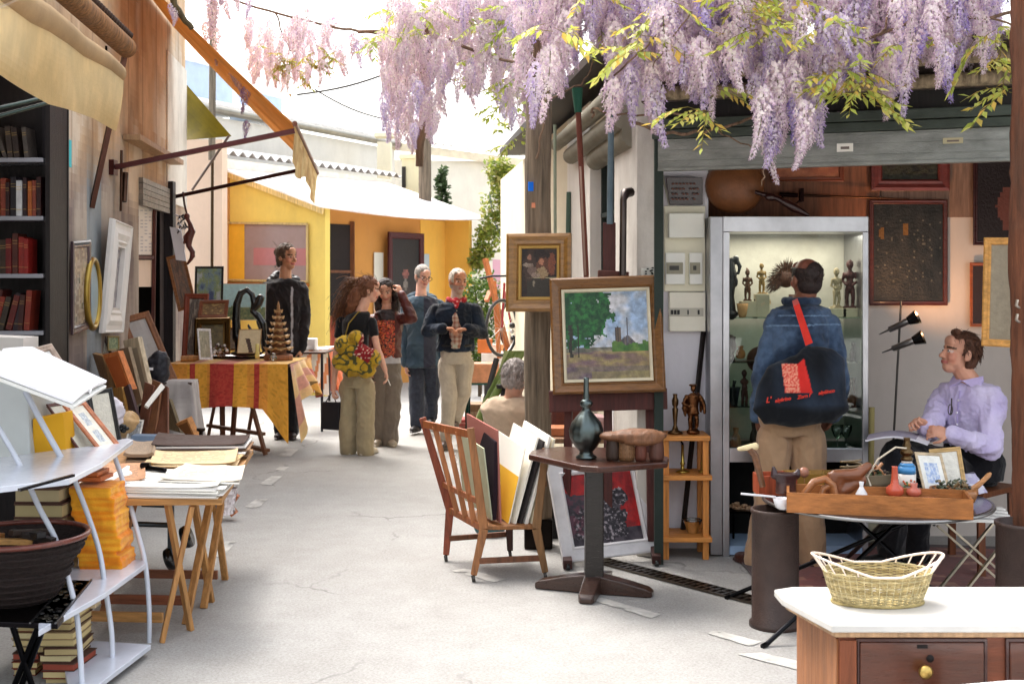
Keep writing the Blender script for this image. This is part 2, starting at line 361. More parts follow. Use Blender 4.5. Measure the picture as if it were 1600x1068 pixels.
# painted lane dashes (thin sheets on the asphalt, each a quad of ground points, ragged edge)
for q in [((925, 938), (940, 934), (1033, 960), (1018, 966)), ((1105, 990), (1118, 985), (1190, 1003), (1172, 1010)), ((1150, 1022), (1190, 1020), (1300, 1045), (1280, 1056)),
          ((383, 792), (400, 780), (418, 780), (402, 795)), ((404, 757), (424, 744), (441, 744), (424, 758)), ((433, 713), (446, 702), (466, 702), (455, 713)), ((333, 870), (352, 846), (368, 846), (350, 870)),
          ((706, 892), (726, 888), (790, 905), (772, 910)), ((430, 734), (438, 729), (452, 729), (444, 735))]:
    P = [G(*p) for p in q]; mb = MB((.95, .94, .92))
    def fq(u, v, P=P):
        a = P[0].lerp(P[3], u); b = P[1].lerp(P[2], u); p = a.lerp(b, v); e = nz(p.x*18, p.y*18, 3)*.007
        return (p.x+e, p.y+e*.6, .004)
    
    nu, nv = 44, 12
    for i in range(nu):
        for j in range(nv):
            p = V(fq((i+.5)/nu, (j+.5)/nv)); w_ = nz(p.x*9, p.y*9, 5)+.45*nz(p.x*40, p.y*40, 2)
            if w_ > -.5: mb.add([fq(i/nu, j/nv), fq((i+1)/nu, j/nv), fq((i+1)/nu, (j+1)/nv), fq(i/nu, (j+1)/nv)], [(0, 1, 2, 3)], False, mixc((.78, .77, .75), (.66, .65, .63), max(0, min(1, .4-w_))))
    o = mb.build('lane_marking', 'paper'); o['kind'] = 'structure'; o['label'] = 'worn white painted dash on the asphalt'; o['group'] = 'painted lane dashes'
# resurfaced strip, slightly lighter, through the middle
mb = MB((.83, .82, .80)); A = [(560, 1068), (480, 870), (430, 770), (470, 700), (520, 640)]; B = [(1010, 1068), (700, 880), (610, 790), (610, 715), (610, 640)]
# drain channel with iron grate
t = thing('drain_grate', 'dark slotted iron drain channel set in the asphalt by the shop', 'drain', G(1055, 900)); a, b = G(925, 868), G(1240, 950); d = (b-a); n = V((-d.y, d.x, 0)).normalized()*.11; dn = d.normalized()
if n.y > 0: n = -n
mb = MB((.13, .12, .11)); mb.prism([a+V((0, 0, .002)), b+V((0, 0, .002)), b+n+V((0, 0, .002)), a+n+V((0, 0, .002))], (0, 0, .002)); mb.build('channel', 'matt', t)
mb = MB((.40, .37, .34)); k = int(d.length/.045)
for s in (0, .5, 1): mb.bar(a+n*s+V((0, 0, .009)), b+n*s+V((0, 0, .009)), .010, .01)
for i in range(k): c = a+dn*(i*.045+.01); mb.bar(c+V((0, 0, .009)), c+n+V((0, 0, .009)), .016, .009)
mb.build('grating', 'metal', t)

# ------------------------------------------------ the shop on the right
SD = V((1.82, -.6, 0)).normalized()                        # direction of the shop front, to the right
S0 = V((.832, 6.9, 0)); SN = V((SD.y, -SD.x, 0))             # SN points out to the lane
def sp(s, z, o=0): p = S0+SD*s+SN*o; return V((p.x, p.y, z))
shop = thing('shop_building', 'open fronted antique shop with rolled up grey metal shutter and white corner pillar', 'shop', (.9, 7.1, 0))
mb = MB((.80, .78, .75)); fp = [(.729, 7.1), (.842, 7.066), (.842, 7.8), (.656, 7.8)]
mb.prism([(x, y, 0) for x, y in fp], (0, 0, 2.78)); mb.build('pillar', 'plaster', shop, bevel=.006)
mb = MB((.82, .78, .75)); mb.box((2.55, 7.72, 1.4), (3.4, .12, 2.8)); mb.build('back_wall', 'plaster_clean', shop); mb = MB((.52, .33, .23)); mb.box((1.75, 7.648, 2.31), (1.12, .02, .61)); mb.box((3.02, 7.648, 2.31), (1.40, .016, .61), col=(.56, .44, .37)); mb.build('upper_wall_shade', 'wood', shop)  # brown sheets on upper wall: dim warm light under the ceiling put into colour
mb = MB((.62, .58, .55)); mb.box((4.2, 6.9, 1.4), (.12, 1.75, 2.8)); mb.build('side_wall', 'plaster', shop)
mb = MB((.93, .92, .95)); mb.box((1.02, 7.34, 1.31), (.32, .06, 2.62)); mb.build('side_wall', 'plaster_clean', shop)
mb = MB((.30, .24, .20)); mb.prism([(.85, 6.95, 2.62), (4.2, 5.87, 2.62), (4.2, 7.7, 2.62), (.85, 7.7, 2.62)], (0, 0, .08)); mb.build('ceiling', 'wood', shop)
mb = MB((.15, .19, .17)); mb.bar(sp(0, 0, .0), sp(0, 2.45, .0), .035, .05); mb.build('guide_rail', 'matt', shop)
mb = MB((.55, .56, .54)); L_ = 3.5
mb.prism([sp(0, 2.225, -.03), sp(L_, 2.225, -.03), sp(L_, 2.225, .03), sp(0, 2.225, .03)], (0, 0, .018))
mb.prism([sp(0, 2.243, -.022), sp(L_, 2.243, -.022), sp(L_, 2.243, .022), sp(0, 2.243, .022)], (0, 0, .16)); 
for z in (2.275, 2.335, 2.385): mb.prism([sp(0, z, .0223), sp(L_, z, .0223), sp(L_, z, .0255), sp(0, z, .0255)], (0, 0, .006))
shut = mb.build('shutter', 'zinc', shop, bevel=.003)
for s, z0, wd, hg, c in ((.98, 2.30, .085, .045, (.93, .92, .88)), (1.52, 2.325, .10, .03, (.72, .68, .55))):
    mb = MB(c); mb.prism([sp(s, z0, .0262), sp(s+wd, z0, .0262), sp(s+wd, z0+hg, .0262), sp(s, z0+hg, .0262)], SN*.001)
    mb.prism([sp(s+.02, z0+hg*.3, .0273), sp(s+wd-.02, z0+hg*.3, .0273), sp(s+wd-.02, z0+hg*.62, .0273), sp(s+.02, z0+hg*.62, .0273)], SN*.0006, col=(.45, .40, .38)); mb.build('sticker', 'paper', shut)
mb = MB((.27, .30, .27)); mb.prism([sp(-.03, 2.405, -.05), sp(L_, 2.405, -.05), sp(L_, 2.405, .045), sp(-.03, 2.405, .045)], (0, 0, .05))
mb.prism([sp(-.03, 2.458, -.05), sp(L_, 2.458, -.05), sp(L_, 2.458, .06), sp(-.03, 2.458, .06)], (0, 0, .055)); mb.build('shutter_box', 'zinc', shop, bevel=.004)
mb = MB((.10, .09, .08)); mb.prism([sp(-.03, 2.515, -.10), sp(L_, 2.515, -.10), sp(L_, 2.515, -.03), sp(-.03, 2.515, -.03)], (0, 0, .105)); mb.build('gap_shade_strip', 'wood', shop)  # recessed strip; black shade of the gap above the box put into its colour
mb = MB((.62, .55, .44)); mb.tube([sp(-.05, 2.66, .03), sp(1.4, 2.655, .04), sp(L_, 2.67, .03)], .038, 12); mb.tube([sp(-.05, 2.75, .10), sp(1.7, 2.76, .12), sp(L_, 2.75, .1)], .035, 12); mb.build('beam', 'rough_wood', shop)
mb = MB((.35, .30, .26)); mb.prism([sp(-.15, 2.80, .32), sp(L_, 2.80, .32), sp(L_, 3.1, -1.2), sp(-.15, 3.1, -.9)], (0, 0, .04)); mb.prism([sp(-.1, 2.62, -.12), sp(L_, 2.62, -.12), sp(L_, 2.62, -.09), sp(-.1, 2.62, -.09)], (0, 0, .30)); mb.prism([sp(-.1, 2.62, -.085), sp(L_, 2.62, -.085), sp(L_, 2.62, .0), sp(-.1, 2.62, .0)], (0, 0, .012)); mb.build('roof', 'wood', shop)
# carpet of the shop
mb = MB()
def cpt(u, v):
    a = abs(math.sin(u*19))*abs(math.sin(v*23)); c = mixc((.45, .17, .14), (.62, .42, .32), 1 if a > .72 else 0)
    return (.22, .12, .12) if min(u, v, 1-u, 1-v) < .05 else mixc(c, (.3, .1, .1), rnd.random()*.4)
mb.sheet(lambda u, v: (1.30+u*2.3, 6.28+v*1.25-u*.35, .016), 60, 34, .01, cpt); solo('rug', mb, 'cloth', 'worn red patterned rug on the shop floor under the seated man', 'rug')

# ------------------------------------------------ the long facade beyond the pillar
def fx(Y): return .729-.104*(Y-7.1)
wk = thing('workshop_building', 'narrow side building with pale pillars and rolled canvas under its eaves, behind the wooden post', 'building', (fx(10), 10, 0))
def fbox(mb, y0, y1, z0, z1, o0, o1, col=None):
    mb.prism([(fx(y0)+o0, y0, z0), (fx(y0)+o1, y0, z0), (fx(y1)+o1, y1, z0), (fx(y1)+o0, y1, z0)], (0, 0, z1-z0), col)
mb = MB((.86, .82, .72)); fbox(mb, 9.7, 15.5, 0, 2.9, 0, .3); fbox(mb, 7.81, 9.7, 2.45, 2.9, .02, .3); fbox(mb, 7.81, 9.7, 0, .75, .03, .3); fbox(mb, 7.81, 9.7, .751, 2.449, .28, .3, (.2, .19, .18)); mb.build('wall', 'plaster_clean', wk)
mb = MB((.88, .86, .83)); fbox(mb, 8.62, 9.69, 0, 2.88, -.02, .26); mb.build('pillar', 'plaster_clean', wk, bevel=.005)
mb = MB((.16, .20, .19))
for y in (7.86, 8.1, 8.36, 8.58): fbox(mb, y, y+.035, .76, 2.44, .06, .10)
for z in (.76, 1.5, 2.05, 2.42): fbox(mb, 7.83, 8.6, z, z+.03, .055, .105)
mb.build('window_frame', 'matt', wk)
mb = MB(); mb.grid(lambda u, v: (fx(7.83+u*.78)+.12, 7.83+u*.78, .77+v*1.66), 1, 1); mb.build('pane', 'glass', wk)
mb = MB((.62, .60, .54))
for i, (y0, o, z) in enumerate(((9.6, -.12, 2.68), (9.3, -.05, 2.56), (8.6, .02, 2.46))):
    mb.tube([(fx(y0)+o, y0, z), (fx(8.2)+o, 8.2, z+.01), (fx(7.25)+o, 7.25, z+.02)], [.05+i*.012, .055+i*.012, .06+i*.012], 14)
mb.build('awning_roll', 'canvas', wk)
mb = MB((.16, .13, .11)); mb.prism([(fx(7.2)-.22, 7.2, 2.95), (fx(7.2)+.5, 7.2, 2.95), (fx(13)+.5, 13, 2.95), (fx(13)-.25, 13, 2.95)], (0, 0, .06)); mb.build('roof', 'wood', wk)
mb = MB((.55, .58, .50)); mb.tube([W(867, 195, 8.9), W(868, 545, 8.9)], .012); mb.tube([W(889, 300, 9.5), W(888, 350, 9.5), W(887, 540, 9.5)], .02, col=(.3, .38, .33)); mb.build('drain_pipe', 'matt', wk)
mb = MB((.36, .43, .47)); mb.tube([W(955, 180, 7.05), W(953, 350, 7.05)], .018); mb.build('conduit', 'matt', shop)
mb = MB((.33, .30, .29)); mb.tube([W(986, 300, 7.06), W(977, 302, 7.02), W(974, 312, 7.0), W(973, 430, 7.0)], [.028, .03, .02, .02]); mb.build('elbow_pipe', 'metal', shop)
mb = MB((.42, .25, .20)); mb.tube([W(903, 165, 7.4), W(908, 260, 7.4), W(916, 430, 7.45), W(918, 620, 7.45)], .017, 8)
def pk(p): return nz(p.x*50, p.y*50, p.z*22)
mb.fc = [mixc((.42, .22, .17), (.75, .66, .60), .8 if nz(i*1.7, 3.1) > .1 else 0) for i in range(len(mb.fc))]
o = solo('gas_pipe', mb, 'matt', 'thin rusty pipe with peeling paint rising beside the white pillar, green at its top', 'pipe')
mb = MB((.12, .30, .24)); mb.tube([W(902, 140, 7.4), W(903.5, 172, 7.4)], .03); mb.build('collar', 'matt', o) if False else None
mb = MB((.12, .32, .25)); mb.tube([W(902, 138, 7.4), W(903.3, 176, 7.4)], [.035, .022]); c = mb.build('collar', 'matt', o)

# main wooden post
Y0 = 7.35
mb = MB((.50, .44, .37)); pts = [V(((841-CX)/F*Y0+nz(z*1.3)*.012, Y0, z)) for z in np.linspace(.16, 3.4, 30)]
seg = 28; vs = []
for i, p in enumerate(pts):
    for k in range(seg):
        a = 2*math.pi*k/seg; rr = .079-.003*i/30+.006*nz(k*.9, i*.12)-(.012 if k in (7, 20) else 0); vs.append((p.x+math.cos(a)*rr, p.y+math.sin(a)*rr, p.z))
mb.add(vs, [(i*seg+k, i*seg+(k+1) % seg, (i+1)*seg+(k+1) % seg, (i+1)*seg+k) for i in range(len(pts)-1) for k in range(seg)], True)
post = thing('wooden_post', 'tall weathered round wooden post in the middle of the lane, framed portrait hung on it', 'post', ((841-CX)/F*Y0, Y0, 0)); mb.build('pole', 'rough_wood', post)
mb = MB((.13, .11, .10)); mb.box(((841-CX)/F*Y0, Y0, .09), (.17, .17, .18)); mb.build('footing', 'metal', post, bevel=.01)
mb = MB((.13, .45, .88)); mb.box(((829-CX)/F*Y0, Y0-.078, 1.6+(440-293)/F*Y0), (.03, .012, .055), rz=.4); mb.box(((833-CX)/F*Y0, Y0-.081, 1.6+(440-322)/F*Y0), (.022, .008, .03), col=(.85, .55, .42)); mb.build('paper_tag', 'paper', post)
# right-hand carved post on its sleeve, and the empty sleeve beside the round table
def sleeve(name, label, x, y, hgt, r, g): 
    m = MB((.25, .19, .17)); m.lathe((x, y, 0), [(r+.012, 0), (r+.012, .02), (r, .03), (r, hgt-.02), (r+.006, hgt-.015), (r+.006, hgt), (r-.012, hgt), (r-.014, hgt-.05)], 28); return m
mb = sleeve('', '', 1.225, 5.66, .545, .108, ''); solo('steel_bollard', mb, 'leather', 'thick dark brown steel tube standing left of the round table', 'bollard')
pr = thing('carved_post', 'gnarled dark wooden post with metal hooks, rising from a black sleeve at the right', 'post', (2.19, 5.2, 0))
mb = sleeve('', '', 2.19, 5.2, .574, .115, ''); mb.build('sleeve', 'leather', pr)
mb = MB((.40, .24, .16)); seg = 20; vs = []; zs = np.linspace(.5, 3.0, 60)
for i, z in enumerate(zs):
    for k in range(seg):
        a = 2*math.pi*k/seg; rr = .062+.012*nz(math.cos(a)*1.5, math.sin(a)*1.5+3, z*5)+.006*nz(k*2.1, z*22); vs.append((2.20+math.cos(a)*rr+.015*nz(z*.9), 5.2+math.sin(a)*rr, z))
mb.add(vs, [(i*seg+k, i*seg+(k+1) % seg, (i+1)*seg+(k+1) % seg, (i+1)*seg+k) for i in range(len(zs)-1) for k in range(seg)], True); mb.build('pole', 'rough_wood', pr)
mb = MB((.75, .72, .68))
for z in (1.49, 1.43): mb.tube([(2.14, 5.13, z), (2.115, 5.10, z+.01), (2.12, 5.10, z+.035)], .006, 6)
mb.build('hook', 'metal', pr)
mb = MB((.22, .14, .11)); mb.prism([W(1557, 545, 5.9), W(1600, 548, 5.9), W(1640, 548, 5.9), W(1640, 540, 5.9), W(1557, 538, 5.9)], (0, .05, 0))

# ------------------------------------------------ left building
def lx(Y, k=2.18): return -.1042*Y-k
lb = thing('antique_shop', 'old shop front with ochre stained upper wall, grey lower wall and dark book room', 'shop', (lx(9), 9, 0))
def lcol(y, z):
    n = fbm(y*1.1, z*.8, 4.2); s = fbm(y*4, z*.9, 9); st = max(0, min(1, (z-2.25+n*.5)/.5))
    up = mixc((.84, .72, .58), (.68, .53, .38), max(0, min(1, .45+n*1.6+s*.5))); up = mixc(up, (.86, .82, .76), max(0, min(.75, (n-.12)*2.2+(.4 if z > 3.0 and y > 11 else 0)+s*.3)))
    lo = mixc((.68, .63, .58), (.48, .42, .40), max(0, min(1, .4+s*1.2+n)))
    if 8.9 < y < 9.35: lo = mixc(lo, (.48, .55, .60), .6)
    c = mixc(lo, up, st)
    if abs((y*1.6) % 1-.5) < .03 and z > 2.2: c = mixc(c, (.35, .22, .14), .22)
    return c
def lwall(mb, y0, y1, z0, z1, th=.07):
    ny, nzz = max(1, int((y1-y0)/.05)), max(1, int((z1-z0)/.06))
    mb.sheet(lambda u, v: (lx(y1+(y0-y1)*u), y1+(y0-y1)*u, z0+(z1-z0)*v), ny, nzz, -th, lambda u, v: lcol(y1+(y0-y1)*u, z0+(z1-z0)*v))
mb = MB(); lwall(mb, 8.12, 10.75, 0, 5.5); lwall(mb, 10.75, 12.15, 2.52, 5.5); lwall(mb, 12.15, 13.25, 0, 5.5); lwall(mb, 2.5, 8.12, 2.95, 5.5)
mb.build('wall', 'plaster', lb, recalc=False)
mb = MB((.88, .86, .82)); mb.prism([(lx(12.1, 2.165), 12.1, 2.4), (lx(13.27, 2.165), 13.27, 2.4), (lx(13.27, 2.3), 13.27, 2.4), (lx(12.1, 2.3), 12.1, 2.4)], (0, 0, 1.5)); mb.build('pilaster', 'plaster', lb)
mb = MB((.17, .14, .15)); mb.box((lx(8.05, 2.2), 8.04, 1.47), (.07, .16, 2.95)); mb.build('door_post', 'wood', lb); mb = MB((.17, .14, .15)); mb.box((lx(12.2)+.03, 12.16, 1.3), (.09, .10, 2.6)); mb.build('door_post', 'wood', lb)
mb = MB((.52, .48, .44))
for i in range(5): mb.box((lx(11.4)+.015, 11.43, 2.30+i*.05), (.04, 1.36, .045), rz=.104)
mb.build('shutter_box', 'zinc', lb)
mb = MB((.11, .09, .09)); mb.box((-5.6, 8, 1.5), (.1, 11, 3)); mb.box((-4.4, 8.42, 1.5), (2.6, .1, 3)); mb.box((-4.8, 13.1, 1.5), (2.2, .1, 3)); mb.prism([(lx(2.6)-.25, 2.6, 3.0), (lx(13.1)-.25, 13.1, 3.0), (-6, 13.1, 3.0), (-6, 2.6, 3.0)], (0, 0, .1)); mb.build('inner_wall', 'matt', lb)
mb = MB((.66, .52, .38)); mb.bar(wl(206, 214, 2.1), wl(276, 254, 2.1), .14, .05); mb.build('ledge', 'wood', lb, bevel=.005)
mb = MB((.35, .24, .2)); mb.bar(wl(197, 78, 1.95), wl(143, 325, 2.17), .035, .035); mb.build('strut', 'metal', lb)
mb = MB((.32, .72, .75)); mb.prism([wl(103, 218, 2.17), wl(112, 219, 2.17), wl(112, 262, 2.17), wl(103, 258, 2.17)], (-.005, 0, 0)); mb.build('poster', 'paper', lb)
mb = MB((.55, .38, .22)); a = W(198, 75, 9.07); b = V((a.x+.104*4.4, a.y-4.4, a.z)); mb.tube([b, a], .075, 14); mb.build('awning_rail', 'rough_wood', lb)
mb = MB((.25, .18, .14))
for i in range(60):
    p = b.lerp(a, i/59)+V((.03, 0, .085)); mb.lathe(p, [(.006, -.02), (.018, 0), (.02, .02), (.008, .03)], 8)
mb.build('scalloped_trim', 'matt', lb)
mb = MB((.12, .1, .1)); p = W(166, 72, 8.8); mb.tube([p, p+V((0, 0, -.05)), p+V((.02, 0, -.08)), p+V((.02, 0, -.13)), p+V((-.015, 0, -.13)), p+V((-.012, 0, -.08))], .009, 6); mb.build('hook', 'metal', lb)
mb = MB((.30, .22, .18)); mb.tube([wl(190, 235, 2.12), wl(189, 330, 2.12)], .012, 6); mb.tube([wl(196, 270, 2.1), wl(194, 315, 2.1)], .025, 6); mb.build('bracket_arm', 'metal', lb)
# near cream awning: roll, hanging valance, cloth back to the wall
aw = thing('rolled_awning', 'cream canvas awning rolled over the book room, its valance hanging ragged', 'awning', (lx(5.5, 1.43), 5.5, 2.5))
pe = W(183, 113, 6.5); pn = V((pe.x+.104*3.4, pe.y-3.4, 2.66))
mb = MB((.72, .60, .44)); mb.tube([pn.lerp(pe, i/12)+V((0, 0, .008*math.sin(i*1.9))) for i in range(13)], [.085-.035*i/12 for i in range(13)], 18); mb.build('roll', 'canvas', aw)
low = [(-200, 60), (0, 116), (40, 141), (75, 163), (100, 170), (145, 185), (183, 205)]
def val(u, v):
    px = -200+u*383; Y = (-pe.x-.104*pe.y)*F/(602-px); top = W(px, 440-(px-602)*-.0+0, Y); zt = pn.z+(pe.z-pn.z)*((Y-pn.y)/(pe.y-pn.y))-.03
    for i in range(6):
        if low[i][0] <= px <= low[i+1][0]: yb = low[i][1]+(low[i+1][1]-low[i][1])*(px-low[i][0])/(low[i+1][0]-low[i][0])
    zb = CH+(HY-yb)/F*Y; x = top.x+.03+.009*math.sin(u*15+v*2)*v
    return (x-(.03*v*v), Y, zt+(zb-zt)*v)
mb = MB((.84, .72, .52)); mb.sheet(val, 50, 12, .003, lambda u, v: mixc((.92, .83, .64), (.84, .72, .50), max(0, min(1, .3+nz(u*5, v*1.5, 1)+.5*v*v)))); mb.build('valance', 'canvas', aw)
mb = MB((.30, .22, .16)); mb.sheet(lambda u, v: (pn.lerp(pe, u).x-.62*v, pn.lerp(pe, u).y, pn.lerp(pe, u).z+.05+.5*v-.10*math.sin(v*3.1)), 10, 8, .004); mb.build('canopy', 'canvas', aw)
mb = MB((.16, .22, .2)); mb.tube([W(-40, 178, 6.0), W(90, 148, 6.7)], .012, 6); mb.tube([W(-40, 192, 6.0), W(85, 158, 6.7)], .012, 6); mb.build('folding_arm', 'metal', aw)
# orange awning
oa = thing('orange_awning', 'steep orange canvas awning with a pale hanging valance on two rusty arms', 'awning', (lx(11), 11, 2.4))
n0, n1 = V((-1.76, 9.85, 2.87)), V((-2.01, 12.55, 2.71)); w0, w1 = V((lx(9.7)+.02, 9.7, 4.25)), V((lx(12.4)+.02, 12.4, 4.2))
mb = MB(); mb.sheet(lambda u, v: w0.lerp(n0, u).lerp(w1.lerp(n1, u), v)+V((0, 0, -.02*math.sin(math.pi*u))), 24, 14, .003, lambda u, v: mixc((.93, .74, .46), (.88, .66, .36), .5+fbm(u*3, v*6, 2))); mb.build('canopy', 'canvas', oa)
mb = MB(); mb.sheet(lambda u, v: n0.lerp(n1, u)+V((.012*math.sin(u*30)*v-.02*v, .0, -(.30+.06*math.sin(u*9)-.02*u)*v)), 30, 8, .002, lambda u, v: mixc((.92, .84, .62), (.80, .66, .44), max(0, .35+fbm(u*9, v*2, 5)*1.3))); mb.build('valance', 'canvas', oa)
mb = MB((.42, .27, .22)); mb.tube([n0+V((0, 0, .01)), n1+V((0, 0, .01))], .022, 8); mb.build('front_bar', 'metal', oa)
mb = MB((.36, .22, .22)); mb.bar(wl(172, 263), n0+V((0, 0, -.05)), .045, .04); mb.box(wl(176, 262, 2.16), (.05, .1, .12)); mb.build('arm', 'metal', oa)
mb = MB((.22, .13, .12)); mb.bar(wl(266, 309), W(462, 267, 12.45), .04, .035); mb.build('arm', 'metal', oa)
ga = thing('olive_awning', 'small olive green canvas awning over the far corner of the left wall', 'awning', (-3.6, 13.8, 3.1))
mb = MB((.56, .52, .12)); A0, A1, B0, B1 = W(288, 128, 13.3), W(280, 150, 15.2), W(352, 214, 13.9), W(300, 219, 15.6)
mb.sheet(lambda u, v: A0.lerp(W(362, 213, 13.3), u).lerp(W(276, 210, 15.0).lerp(W(290, 219, 13.4), u), v), 12, 8, .004, lambda u, v: mixc((.58, .52, .12), (.40, .35, .08), v+.3*fbm(u*5, v*5))); mb.build('canopy', 'canvas', ga)
mb = MB((.45, .40, .38)); mb.tube([W(358, 212, 13.3), W(300, 297, 13.35)], .014, 6); mb.build('strut', 'metal', ga)

# ------------------------------------------------ peach wall and yellow kiosk
mb = MB((.90, .79, .70)); mb.box((-4.75, 16.4, 1.75), (1.75, .3, 3.5)); ph = solo('peach_house', mb, 'plaster_clean', 'pale peach house wall between the left shop and the yellow kiosk', 'house')
mb = MB((.30, .24, .18)); mb.tube([W(332, 235, 16.1), W(331, 470, 16.1)], .02, 8); mb.build('downpipe', 'metal', ph)
K = thing('yellow_kiosk', 'yellow and orange painted kiosk with a low white sloping roof', 'kiosk', (-2.6, 17.5, 0))
kA, kB, kC, kD = V((-2.61, 17, 0)), V((-.66, 20, 0)), V((-4.25, 18.08, 0)), V((-2.3, 21.1, 0)); kd = (kB-kA).normalized(); kn = V((-kd.y, kd.x, 0))
zf, zb = 2.69, 3.32
def kz(p): s = (p-kA).dot(kn)/((kC-kA).dot(kn)); return zf+(zb-zf)*s
mb = MB(); YL = (.93, .77, .36)
c = kC; a = kA
mb.add([a, c, (c.x, c.y, zb-.05), (a.x, a.y, zf-.05)]+[x+V((.05, .1, 0)) for x in (a, c, V((c.x, c.y, zb-.05)), V((a.x, a.y, zf-.05)))], [(0, 1, 2, 3), (7, 6, 5, 4), (0, 4, 5, 1), (1, 5, 6, 2), (2, 6, 7, 3), (3, 7, 4, 0)], False, (.95, .84, .45)); mb.build('gable_wall', 'plaster_clean', K)
ins = kn*.5
mb = MB((.88, .50, .14)); e0, e1 = kA+ins+kd*.02, kB+ins
mb.prism([e0, e1, e1+kn*.1, e0+kn*.1], (0, 0, 2.8), (.78, .55, .28)); mb.build('front_wall', 'plaster_clean', K)
mb = MB((.92, .72, .32)); mb.prism([kB, kB+ins, kB+ins-kd*.08, kB-kd*.08], (0, 0, 2.62)); p = e1-kd*.75-kn*.012; mb.prism([p, p+kd*.73, p+kd*.73+kn*.01, p+kn*.01], (0, 0, 2.6)); mb.build('corner_panel', 'plaster_clean', K)
mb = MB((.12, .08, .07)); p = e0-kn*.02+kd*.12; q = p+kd*1.0; mb.prism([p+V((0, 0, 1.1)), q+V((0, 0, 1.1)), q+V((0, 0, 2.45)), p+V((0, 0, 2.45))], kn*.012); mb.build('doorway', 'matt', K)
mb = MB((.66, .25, .13)); mb.prism([p, q, q+V((0, 0, 1.09)), p+V((0, 0, 1.09))], kn*.012); mb.build('door_panel', 'wood', K)
mb = MB((.42, .24, .12)); mb.bar(q+V((0, 0, 0)), q+V((0, 0, 2.5)), .09, .06); mb.bar(p+V((0, 0, 0)), p+V((0, 0, 2.5)), .05, .05, col=(.75, .4, .18)); mb.bar(p+V((0, 0, 1.75)), q+V((0, 0, 1.75)), .04, .04); mb.build('door_frame', 'wood', K)
mb = MB((.97, .95, .94)); ov = .32
r0, r1, r2, r3 = kA-kn*ov*.4-kd*.25, kB-kn*ov*.4+kd*.3, kD+kn*.1+kd*.3, kC+kn*.1-kd*.25
def rf(u, v): 
    p = r0.lerp(r1, u).lerp(r3.lerp(r2, u), v); return V((p.x, p.y, kz(p)-.06*math.sin(math.pi*u)*(1-v)))
mb.sheet(rf, 24, 6, .03); mb.build('roof', 'canvas', K)
mb = MB((.96, .86, .60)); gz = lambda s: zf-.12+(zb-zf)*s
mb.bar(kA+V((-.02, -.05, zf-.10)), kC+V((-.02, -.05, zb-.10)), .02, .10); mb.build('fascia', 'wood', K)
# the big window in the gable
wf = [(354, 348), (480, 350), (480, 440), (352, 437)]
def kp(px, py, o=.03):                       # pixel on the gable plane
    d = (kC-kA); n = V((-d.y, d.x, 0)).normalized(); rx = (px-CX)/F; s = kA.dot(n)/(V((rx, 1, 0)).dot(n)); Y = s-o; return W(px, py, Y)
mb = MB((.62, .54, .54)); mb.add([kp(352, 437), kp(481, 440), kp(481, 349), kp(353, 347)], [(0, 1, 2, 3)], False); mb.add([kp(354, 437, .035), kp(382, 438, .035), kp(382, 348, .035), kp(354, 347, .035)], [(0, 1, 2, 3)], False, (.95, .74, .25))
mb.add([kp(396, 414, .034), kp(480, 415, .034), kp(480, 388, .034), kp(396, 387, .034)], [(0, 1, 2, 3)], False, (.72, .48, .50)); wn = mb.build('window', 'gloss', K, recalc=False)
mb = MB((.80, .70, .48))
for a, b in ((0, 1), (1, 2), (2, 3), (3, 0)): mb.bar(kp(*wf[a], .05), kp(*wf[b], .05), .035, .03)
mb.build('frame', 'wood', wn); mb = MB((.62, .38, .18)); mb.bar(kp(345, 443, .07), kp(481, 445, .07), .06, .05); mb.build('sill', 'wood', wn)
mb = MB((.93, .80, .36)); mb.tube([W(340, 262, 16.9), W(341, 300, 16.9), W(341, 475, 16.9)], .05); mb.tube([W(351, 275, 17.1), W(349, 300, 17.1), W(349, 475, 17.1)], .035); mb.build('downpipe', 'matt', K)
# posters/panels on kiosk front + big portrait
def kf(s, z, o=.03): p = e0+kd*s-kn*o; return V((p.x, p.y, z))
for s, c in ((1.62, (.86, .84, .78)), (2.80, (.70, .75, .76))):
    mb = MB(c); mb.prism([kf(s, .9), kf(s+.22, .9), kf(s+.22, 2.05), kf(s, 2.05)], kn*.01); mb.prism([kf(s, .9, .032), kf(s+.22, .9, .032), kf(s+.22, 1.35, .032), kf(s, 1.35, .032)], kn*.001, (.90, .72, .60)); mb.build('notice_board', 'paper', K)
def portrait(u, v):
    c = (.12, .09, .08); 
    if (u-.5)**2/.013+(v-.66)**2/.0035 < 1: c = (.55, .32, .28)
    if (u-.5)**2/.010+(v-.56)**2/.0022 < 1: c = (.50, .46, .42)
    elif (u-.48)**2/.09+(v-.36)**2/.04 < 1: c = (.20, .14, .13)
    return mixc(c, (.1, .08, .07), rnd.random()*.3)
framed('dark_portrait', 'large dark portrait in a maroon frame against the orange kiosk wall', 'painting', kf(1.83, .55, .12), kf(2.72, .55, .12), kf(1.83, 2.37, .12), .10, (.28, .08, .09), portrait, res=(24, 34))
framed('small_print', 'small pale print standing in the dark kiosk doorway', 'picture', kf(.16, 1.12, .05), kf(.46, 1.12, .05), kf(.16, 1.62, .05), .03, (.35, .22, .15), blotch([(.55, .5, .45), (.15, .12, .12), (.6, .55, .5)], 9, 4), res=(14, 20))

